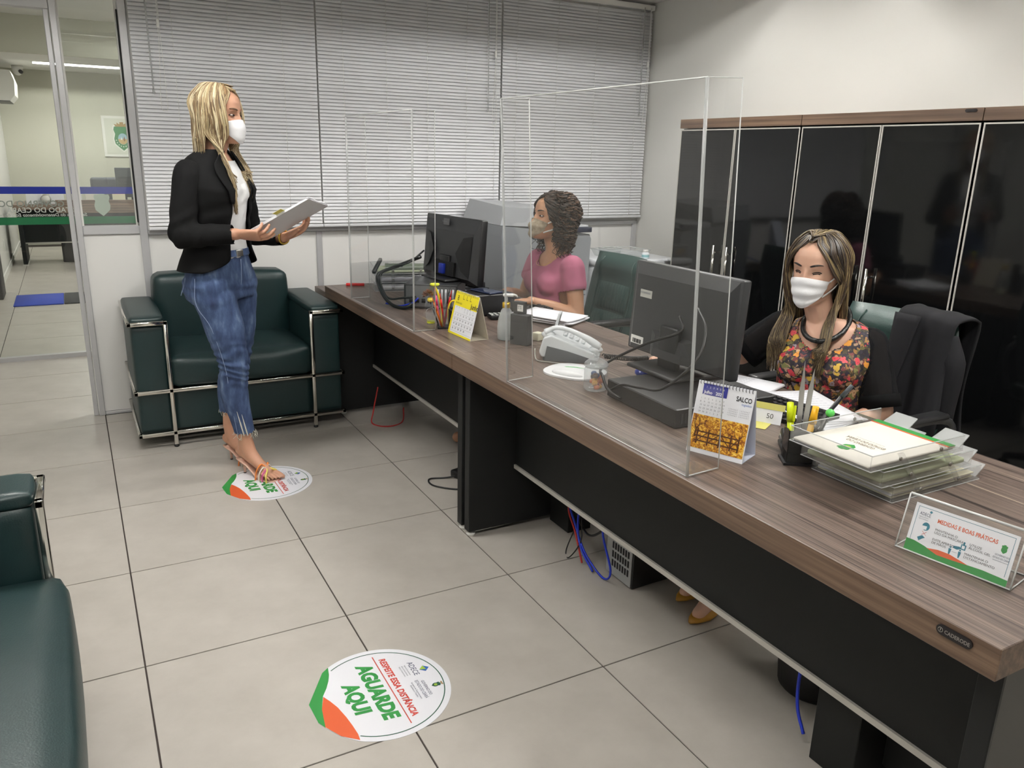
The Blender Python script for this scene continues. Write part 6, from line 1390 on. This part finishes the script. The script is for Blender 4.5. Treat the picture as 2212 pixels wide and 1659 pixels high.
# sandals: sole, heel, straps and knot
NUD=mat('nude_patent',(216,176,156),.3)
def sandal(heel,toe,side,nm):
    heel,toe=V(heel),V(toe); dr=(toe-heel); dr.z=0; dr.normalize(); lat=V((-dr.y,dr.x,0)); ball=toe-dr*.052
    so=[]
    for (s,z,w) in ((-.012,.074,.018),(.012,.070,.026),(.05,.052,.022),(.09,.026,.025),(.125,.008,.036),(.16,.004,.040),(.195,.004,.036),(.216,.006,.022)):
        so.append((heel+dr*s,z,w))
    rings=[[V((c.x,c.y,z))+lat*w*k for k in (-1,-.6,0,.6,1)]+[V((c.x,c.y,z-.004))+lat*w*k for k in (1,.6,0,-.6,-1)] for c,z,w in so]
    rings=[[V((p.x,p.y,max(p.z,.0005))) for p in r_] for r_ in rings]
    o=MB().loft(rings).build(nm,NUD,p1)
    hb=heel+dr*.022; MB().tube([V((heel.x,heel.y,.072))+dr*.006,V((hb.x,hb.y,.045)),V((hb.x,hb.y,.006))],[.018,.0075,.006],12).build('stiletto_heel',NUD,o); MB().cyl((hb.x,hb.y,.0005),(hb.x,hb.y,.006),.0062,seg=12).build('heel_tip',BLACKP,o)
    kn=ball-dr*.004+V((0,0,.022))
    for i,(c,a0,a1,h) in enumerate((((236,140,70),-.040,-.034,.034),((232,226,214),-.018,-.022,.028),((206,90,150),.004,.0,.022),((232,214,110),.030,.024,.012))):
        up0,up1=.036+.75*max(0,-a0),.036+.75*max(0,-a1)
        st=[ball+dr*a0-lat*.043+V((0,0,-.024)),ball+dr*(a0*.8)-lat*.038+V((0,0,up0*.45)),ball+dr*(a0*.5)-lat*.018+V((0,0,up0*.92)),kn+V((0,0,.018)),ball+dr*(a1*.5)+lat*.018+V((0,0,up1*.92)),ball+dr*(a1*.8)+lat*.038+V((0,0,up1*.45)),ball+dr*a1+lat*.043+V((0,0,-.024))]
        MB().tube(smooth_path(st,5),.0050,7,flat=.7).build('strap',mat('strap_%d'%i,c,.4),o)
    MB().sphere(kn+V((0,0,.016)),(.012,.012,.009),10).build('knot',mat('strap_3',(232,214,110),.4),o)
    return o
sandal(hR,tR,1,'sandal'); sandal(hL,tL,-1,'sandal')
# bracelet
q=MB(); ax=(wL-eL).normalized(); c=wL+ax*(-.002)
MB().tube([c+(ax.orthogonal().normalized()*math.cos(a)+ax.cross(ax.orthogonal()).normalized()*math.sin(a))*.029 for a in [i*.33 for i in range(20)]],.0045,8).build('bracelet',mat('gold_beads',(206,172,80),.3,metal=.7),p1)
# the papers she holds
hold=thing('document_booklet','white booklet of papers with a yellow flag, held by the standing woman','papers',(0,0,0))
Mx=Matrix.Translation((.52,-.40,0))@Matrix.Rotation(R(-28.94),4,'Z')
cen=V((.308,-.045,1.176)); ex=V((.80,-.04,.45)).normalized(); ey=V((.13,.95,-.20)); ey=(ey-ex*ey.dot(ex)).normalized(); ez=ex.cross(ey)
PMx=Mx@Matrix.Translation(cen)@Matrix((ex,ey,ez)).transposed().to_4x4()
for k in range(4):
    MB().box((-.148+.004*k,-.105,.0022*k-.002),(.148-.003*k,.105,.0022*k)).build('sheet',PAPER,hold).matrix_local=PMx@Matrix.Rotation(.012*k,4,'Z')
MB().box((-.005,-.140,.0068),(.035,-.098,.0076)).build('yellow_flag',mat('flag_yellow',(232,222,120),.7),hold).matrix_local=PMx
MB().tube([(.146,-.105+.02*i,.004+.004*math.sin(i)) for i in range(11)],.005,6).build('rolled_edge',PAPER,hold).matrix_local=PMx

# ------------------------------------------------------------------ woman in the pink shirt
p2=person_root('curly-haired woman in a pink T-shirt and patterned mask, seated at the far desk',2.12,-.60)
f2=(-.875,-.484); F2,R2=axes(f2); B2=V((-.01,-.01,0))
hm2=head_matrix((-.052,-.02,1.163),(-.90,-.436),R(9))
sl=B2-R2*.155+V((0,0,.935)); sr=B2+R2*.155+V((0,0,.935)); sl+=F2*.01; sr+=F2*.02
el=V((.085,-.205,.705)); wl=V((-.145,-.245,.778)); er=V((-.175,.175,.72)); wr=V((-.262,.045,.775))
b=MB(); head_into(b,hm2); limb(b,[(-.045,-.01,1.09),(-.030,-.01,1.02),(-.02,-.01,.95)],[.047,.046,.056])
trunk(b,B2,f2,[(1.01,.01,.05,.045),(.97,.005,.12,.06),(.93,.0,.15,.078),(.85,.02,.142,.086),(.75,.015,.128,.082),(.65,.01,.13,.085),(.56,.0,.155,.10),(.50,-.01,.165,.11)])
limb(b,[sl,sl*.5+el*.5,el],[.047,.043,.037]); limb(b,[el,el*.5+wl*.5,wl],[.037,.036,.025]); limb(b,[sr,sr*.5+er*.5,er],[.047,.043,.037]); limb(b,[er,er*.5+wr*.5,wr],[.037,.036,.025])
hand_into(b,wl,(-.90,.30,-.10),(0,0,-1),-1,fing=[(14,28,20),(16,30,22),(18,30,22),(20,32,24)],thumb=(35,15)); hand_into(b,wr,(-.80,-.5,-.08),(0,0,-1),1,fing=[(12,26,18)]*4,thumb=(35,15))
kl=B2+F2*.40-R2*.10+V((0,0,.52)); kr=B2+F2*.40+R2*.10+V((0,0,.52))
for h_,k_,s in ((B2-R2*.085+V((0,0,.54)),kl,-1),(B2+R2*.085+V((0,0,.54)),kr,1)):
    limb(b,[h_,h_*.5+k_*.5,k_],[.08,.075,.056]); fo_=k_-F2*.04; limb(b,[k_,V((fo_.x,fo_.y,.30)),V((fo_.x,fo_.y,.09))],[.055,.050,.034]); limb(b,[V((fo_.x,fo_.y,.05)),V((fo_.x,fo_.y,.04))+F2*.15],[.036,.028])
remesh(b,'body',SK2,p2,.0040,2)
face_parts(p2,hm2,mat('dark_brow',(44,30,24),.7),.6)
face_mask(p2,hm2,ramp_mat('taupe_patterned_mask',(60,60,60),[(.3,(126,114,96)),(.5,(150,138,118)),(.7,(172,160,140))],.8,tex='noise'),pleats=2,strapm=mat('white_elastic',(226,226,224),.7),wide=60)
PINK=mat('dusty_pink_jersey',(158,88,112),.85,noise=.05,nscale=40,bump=.08,bscale=700)
b=MB(); trunk(b,B2,f2,[(.995,.008,.075,.058),(.965,.005,.135,.072),(.925,.002,.165,.092),(.86,.026,.160,.104),(.77,.026,.145,.100),(.68,.02,.142,.100),(.60,.008,.155,.108),(.53,.0,.172,.118)])
for s in (-1,1): b.sphere(B2+F2*.085+R2*(s*.066)+V((0,0,.842)),(.066,.066,.066),14)
for sh,elb in ((sl,el),(sr,er)): limb(b,[sh,sh*.55+elb*.45],[.062,.062])
def cut2(c):
    for sh,elb in ((sl,el),(sr,er)):
        ax=(elb-sh).normalized(); q=(c-sh).dot(ax)
        if q>.118 and (c-(sh+ax*q)).length<.078 : return True
    q=c-(B2+F2*.055+V((0,0,1.005)))
    return (q.dot(F2)/1.0)**2+(q.dot(R2)/.92)**2+(q.z/.92)**2<.092**2 or c.z<.535
remesh(b,'t_shirt',PINK,p2,.0055,14,.0022,18,cut=cut2,thick=.003,fold=lambda c:.0035*math.sin(c.z*70+c.x*40+8*mnoise.noise(c*7))*math.exp(-((c.z-.74)/.10)**2))
b=MB(); trunk(b,B2,f2,[(.56,.0,.165,.112),(.50,.0,.172,.12),(.455,.0,.165,.115)])
for h_,k_ in ((B2-R2*.085+V((0,0,.545)),kl),(B2+R2*.085+V((0,0,.545)),kr)):
    fo_=k_-F2*.04; limb(b,[h_,h_*.5+k_*.5,k_],[.09,.082,.066]); limb(b,[k_,V((fo_.x,fo_.y,.30)),V((fo_.x,fo_.y,.12))],[.064,.058,.05])
remesh(b,'trousers',mat('dark_trousers',(36,38,48),.85),p2,.008,3)
q=MB(); ck=[B2+F2*(.055+.045*math.cos(a))+R2*(.062*math.sin(a))+V((0,0,.985-.055*(math.cos(a)+1)*.5)) for a in [R(-80)+i*R(160)/12 for i in range(13)]]
MB().tube([c+F2*.012 for c in ck],.0011,5).build('necklace',mat('fine_gold_chain',(196,160,90),.3,metal=.8),p2)
for s in (-1,1): MB().sphere(hm2@V((s*.080,.012,-.040)),.0035,8).build('earring',mat('fine_gold_chain'),p2)
CURL=attr_mat('dark_curly_hair',.55,spec=.25)
scalp(p2,hm2,mat('dark_hair_base',(22,17,15),.7),lambda a:48-8*a if a<1.0 else max(-60,40-110*(a-1.0)),.008)
def path2(ph,q,rng):
    s=1 if ph>0 else -1; o=.012+.030*rng.random(); top=V((.015*s,-.055+.13*rng.random(),.112))
    p=[top,dome(ph*.95,64,o*.8),dome(ph,38,o),dome(ph,12,o+.006),hsurf(ph,-.035,o+.016,False)]; e=rng.uniform(-.19,-.09); b=p[-1]
    return p+[V((b.x*1.06,b.y*1.04,-.085)),V((b.x*1.04,b.y*1.0,min(-.10,e)))]
hair(p2,hm2,'curls',CURL,[(36,26,22),(50,36,29),(24,18,16),(84,60,44),(42,30,24)],150,path2,None,rad=.0056,curl=.012,seed=21,phis=lambda r:(1 if r.random()<.5 else -1)*r.uniform(1.42,3.14),npts=11,segs=6)
hair(p2,hm2,'outer_ringlets',CURL,[(28,20,17),(42,30,24),(20,15,13),(66,48,37),(84,62,48)],130,lambda ph,q,rng:[x*1.0 for x in path2(ph,q,rng)],None,rad=.0044,curl=.0125,seed=25,phis=lambda r:(1 if r.random()<.5 else -1)*r.uniform(1.42,3.14),npts=22,segs=6)
hair(p2,hm2,'front_curls',CURL,[(28,20,17),(38,28,23),(20,15,13),(58,42,32)],110,sweep(0,-.01,1.45),None,rad=.0046,curl=.007,seed=23,phis=lambda r:(1 if r.random()<.5 else -1)*r.uniform(.45,1.1),npts=9,segs=6)

# ------------------------------------------------------------------ woman in the floral blouse
p3=person_root('woman in a floral blouse with sheer black sleeves, seated at the near desk',2.14,-2.27)
f3=(-.60,-.80); F3,R3=axes(f3); B3=V((.005,-.01,0))
hm3=head_matrix((-.066,-.015,1.124),(-.70,-.714),R(-3))
sr=V((-.125,.072,.920)); sl=V((.112,-.085,.898)); er=V((-.245,.110,.805)); wr=V((-.475,.100,.785)); el=V((.140,-.165,.690)); wl=V((.000,-.215,.640))
b=MB(); head_into(b,hm3); limb(b,[(-.060,-.01,1.05),(-.034,-.005,.97),(-.005,-.0,.90)],[.047,.045,.056])
trunk(b,B3,f3,[(.965,.01,.05,.045),(.945,.005,.11,.058),(.91,.0,.152,.078),(.83,.02,.145,.086),(.74,.015,.130,.082),(.65,.01,.13,.085),(.56,.0,.155,.10),(.50,-.01,.165,.11)])
limb(b,[sr,sr*.5+er*.5,er],[.047,.043,.038]); limb(b,[er,er*.5+wr*.5,wr],[.038,.036,.025]); limb(b,[sl,sl*.5+el*.5,el],[.047,.045,.039]); limb(b,[el,el*.5+wl*.5,wl],[.038,.036,.025])
hand_into(b,wr,(-.97,-.05,-.12),(0,0,-1),1,fing=[(14,30,20),(16,32,22),(18,32,22),(20,34,24)],thumb=(35,15)); hand_into(b,wl,(-.85,.15,-.3),(0,0,-1),-1,fing=[(12,26,18)]*4,thumb=(35,15))
kl=B3+V((-.35,-.21,.52)); kr=B3+V((-.365,-.075,.52))
for h_,k_ in ((B3-R3*.085+V((0,0,.54)),kl),(B3+R3*.085+V((0,0,.54)),kr)):
    limb(b,[h_,h_*.5+k_*.5,k_],[.08,.075,.056]); limb(b,[k_,V((k_.x+.02,k_.y,.30)),V((k_.x+.04,k_.y,.12))],[.055,.050,.034])
ftA=[]
for k_ in (kl,kr):
    a_=V((k_.x+.04,k_.y,.12)); d_=V((-.78,-.62,0)); limb(b,[a_,a_+d_*.07+V((0,0,-.05)),a_+d_*.15+V((0,0,-.095))],[.033,.030,.022]); ftA.append((a_,d_))
remesh(b,'body',SK3,p3,.0040,2)
face_parts(p3,hm3,mat('black_brow',(34,26,24),.7),.85)
face_mask(p3,hm3,MSK,pleats=2.5,wide=62,strapw=.0035)
# floral cloth
FL=bpy.data.materials.new('floral_print'); FL.use_nodes=True; nt=FL.node_tree; bs=nt.nodes['Principled BSDF']; bs.inputs['Roughness'].default_value=.7
tcn=nt.nodes.new('ShaderNodeTexCoord')
def vor(scale,palette,thr):
    v=nt.nodes.new('ShaderNodeTexVoronoi'); v.inputs['Scale'].default_value=scale; nt.links.new(wn.outputs['Vector'],v.inputs['Vector'])
    sp_=nt.nodes.new('ShaderNodeSeparateColor'); nt.links.new(v.outputs['Color'],sp_.inputs[0]); cr=nt.nodes.new('ShaderNodeValToRGB'); cr.color_ramp.interpolation='CONSTANT'; e=cr.color_ramp.elements
    while len(e)<len(palette): e.new(.5)
    for i,c in enumerate(palette): e[i].position=i/len(palette); e[i].color=(*srgb(*c),1)
    nt.links.new(sp_.outputs[0],cr.inputs['Fac'])
    lt=nt.nodes.new('ShaderNodeMath'); lt.operation='LESS_THAN'; lt.inputs[1].default_value=thr; nt.links.new(v.outputs['Distance'],lt.inputs[0]); return cr.outputs['Color'],lt.outputs[0],v
wz=nt.nodes.new('ShaderNodeTexNoise'); wz.inputs['Scale'].default_value=60; nt.links.new(tcn.outputs['Object'],wz.inputs['Vector'])
wn=nt.nodes.new('ShaderNodeMix'); wn.data_type='VECTOR'; wn.inputs['Factor'].default_value=.03
nt.links.new(tcn.outputs['Object'],wn.inputs['A']); nt.links.new(wz.outputs['Color'],wn.inputs['B'])
class _O: pass
wo=_O(); wo.outputs={'Vector':wn.outputs[1]}; wn=wo
c1,m1,_=vor(85,[(52,44,58),(96,92,52),(70,60,40),(150,110,60),(40,36,50),(120,60,60),(168,136,110)],.62)
c2_,m2_,v2=vor(36,[(206,64,78),(222,150,60),(196,160,120),(222,84,92),(150,140,150),(214,176,70),(200,56,70),(120,120,70)],.40)
v3=nt.nodes.new('ShaderNodeMath'); v3.operation='LESS_THAN'; v3.inputs[1].default_value=.10; nt.links.new(v2.outputs['Distance'],v3.inputs[0])
ma=nt.nodes.new('ShaderNodeMix'); ma.data_type='RGBA'; ma.inputs['A'].default_value=(*srgb(36,32,40),1); nt.links.new(m1,ma.inputs['Factor']); nt.links.new(c1,ma.inputs['B'])
mb_=nt.nodes.new('ShaderNodeMix'); mb_.data_type='RGBA'; nt.links.new(m2_,mb_.inputs['Factor']); nt.links.new(ma.outputs['Result'],mb_.inputs['A']); nt.links.new(c2_,mb_.inputs['B'])
mc=nt.nodes.new('ShaderNodeMix'); mc.data_type='RGBA'; mc.inputs['B'].default_value=(*srgb(120,60,40),1); nt.links.new(v3.outputs[0],mc.inputs['Factor']); nt.links.new(mb_.outputs['Result'],mc.inputs['A']); nt.links.new(mc.outputs['Result'],bs.inputs['Base Color'])
b=MB(); trunk(b,B3,f3,[(.965,.008,.075,.058),(.940,.004,.128,.070),(.905,.002,.162,.090),(.84,.026,.160,.104),(.75,.026,.146,.100),(.66,.02,.142,.100),(.58,.008,.155,.108),(.53,.0,.172,.118)])
for s in (-1,1): b.sphere(B3+F3*.085+R3*(s*.066)+V((0,0,.812)),(.070,.070,.066),14)
def cut3(c):
    q=c-(B3+F3*.065+V((0,0,.975)))
    return (q.dot(F3)/1.0)**2+(q.dot(R3)/.92)**2+(q.z/1.15)**2<.100**2 or c.z<.535
bl=remesh(b,'floral_blouse',FL,p3,.0055,12,.002,18,cut=cut3,thick=.003)
SHR=bpy.data.materials.new('sheer_black_chiffon'); SHR.use_nodes=True; nt=SHR.node_tree; bs=nt.nodes['Principled BSDF']; bs.inputs['Base Color'].default_value=(.012,.012,.013,1); bs.inputs['Roughness'].default_value=.9; bs.inputs['Specular IOR Level'].default_value=.1; bs.inputs['Alpha'].default_value=.94
BLKB=mat('black_chiffon_cuff',(12,12,13),.9,spec=.15)
for sh,elb in ((sr,er),(sl,el)):
    ax=(elb-sh).normalized(); ln=(elb-sh).length; q=MB(); limb(q,[sh,sh*.5+elb*.5,elb],[.054,.060,.062]); 
    s_=remesh(q,'sheer_sleeve',SHR,bl,.006,3,.004,16,cut=lambda c,sh=sh,ax=ax,ln=ln:(c-sh).dot(ax)>ln*.92)
    c=MB(); o1=ax.orthogonal().normalized(); o2=ax.cross(o1); c.loft([ring(sh+ax*(ln*k),o1,o2,.064,.064,26) for k in (.76,.95)],cap=False); o=c.build('sleeve_cuff',BLKB,s_); sd=o.modifiers.new('thick','SOLIDIFY'); sd.thickness=.003
b=MB(); trunk(b,B3,f3,[(.56,.0,.165,.112),(.50,.0,.172,.12),(.455,.0,.165,.115)])
for h_,k_ in ((B3-R3*.085+V((0,0,.545)),kl),(B3+R3*.085+V((0,0,.545)),kr)): limb(b,[h_,h_*.5+k_*.5,k_],[.09,.082,.066]); limb(b,[k_,V((k_.x+.02,k_.y,.30)),V((k_.x+.035,k_.y,.17))],[.064,.058,.05])
remesh(b,'trousers',mat('grey_trousers',(92,94,98),.85),p3,.008,3)
nk=[B3+V((-.012,-.004,0))+F3*(.024+.080*math.cos(a))+R3*(.070*math.sin(a))+V((0,0,.955-.052*math.cos(a))) for a in [i*2*math.pi/28 for i in range(29)]]
MB().tube(nk,.0085,8).build('black_necklace',mat('black_twisted_cord',(14,14,15),.4,bump=.6,bscale=160),p3)
for s in (-1,1): MB().sphere(hm3@V((s*.080,.006,-.044)),(.0075,.0075,.0085),10).build('earring',mat('crystal_stud',(190,176,160),.25,metal=.7),p3)
HD=attr_mat('highlighted_brown_hair',.38)
scalp(p3,hm3,mat('dark_brown_hair_base',(46,36,30),.55),lambda a:50-10*a if a<1.0 else max(-60,40-105*(a-1.0)),.006)
def path3(ph,q,rng):
    s=1 if ph>0 else -1; a=abs(ph); o=.008+.016*rng.random()
    if s>0 and a<1.5: ph=1.5+.35*rng.random(); a=ph            # tucked behind the ear on the near side
    top=V((.003*s,-.06+.13*rng.random(),.112+.003*rng.random()))
    p=[top,dome(ph*.95,66,o),dome(ph,42,o+.002),dome(ph,18,o+.004),hsurf(ph,-.02,o+.007,False)]; b=p[-1]
    if a<2.0:
        e=rng.uniform(-.34,-.24); y=hsurf(ph,-.06,o+.006,False); return p+[V((y.x,y.y*.95,-.09)),V((s*(.056+.034*q),-.02-.02*q,-.16)),V((s*(.056+.044*q),-.060-.03*q,-.23)),V((s*(.046+.044*q),-.085-.025*q,e))]
    e=rng.uniform(-.30,-.2); return p+[V((b.x,b.y*.97,-.10)),V((b.x,b.y*.93,-.17)),V((b.x*.95,b.y*.9,e))]
HC=[(116,100,70),(140,122,86),(84,68,50),(62,49,40),(104,87,62),(72,57,45),(158,140,104)]
hair(p3,hm3,'hair',HD,HC,1000,path3,None,rad=.0025,wav=.003,seed=31,phis=lambda r:(1 if r.random()<.5 else -1)*(r.uniform(1.08,2.0) if r.random()<.68 else r.uniform(1.8,3.14)))
hair(p3,hm3,'hair_roots',HD,[(46,36,30),(60,47,38),(40,32,28),(126,108,76),(84,68,50)],330,lambda ph,q,rng:[V((.003*(1 if ph>0 else -1),-.068+.14*rng.random(),.113)),dome(ph*.95,66,.010+.008*q),dome(ph,44,.013+.008*q),dome(ph,20,.016+.008*q),hsurf(math.copysign(max(abs(ph)*1.04,1.5 if ph>0 else 0),ph),-.01,.018+.008*q,False)],None,rad=.0024,seed=32,phis=lambda r:(1 if r.random()<.5 else -1)*r.uniform(.85,3.14))
hair(p3,hm3,'front_locks',HD,[(50,40,34),(66,52,42),(96,80,56),(134,116,82),(44,35,30)],260,sweep(0,-.005,1.55),None,rad=.0024,wav=.0012,seed=33,phis=lambda r:(1 if r.random()<.5 else -1)*r.uniform(.34,.95))
# her mustard shoes under the desk
MUS=mat('mustard_leather',(176,128,44),.45)
for (a_,d_) in ftA:
    d=V(d_); lat=V((-d.y,d.x,0)); hp_=a_-d*.03; q=MB()
    q.loft([ring(hp_+d*s+V((0,0,z-.12)),lat,V((0,0,1)),w,h,16) for s,z,w,h in ((-.012,.085,.020,.02),(.02,.082,.034,.030),(.07,.060,.034,.028),(.12,.028,.038,.024),(.16,.016,.036,.016),(.20,.012,.022,.010),(.222,.010,.006,.005))])
    sh_=q.build('shoe',MUS,p3); hb=hp_+d*.0; MB().tube([V((hb.x,hb.y,.065)),V((hb.x+.0,hb.y,.035)),V((hb.x-.0,hb.y,.0015))],[.018,.009,.006],10).build('shoe_heel',MUS,sh_)
bpy.data.scenes.remove(TMP)
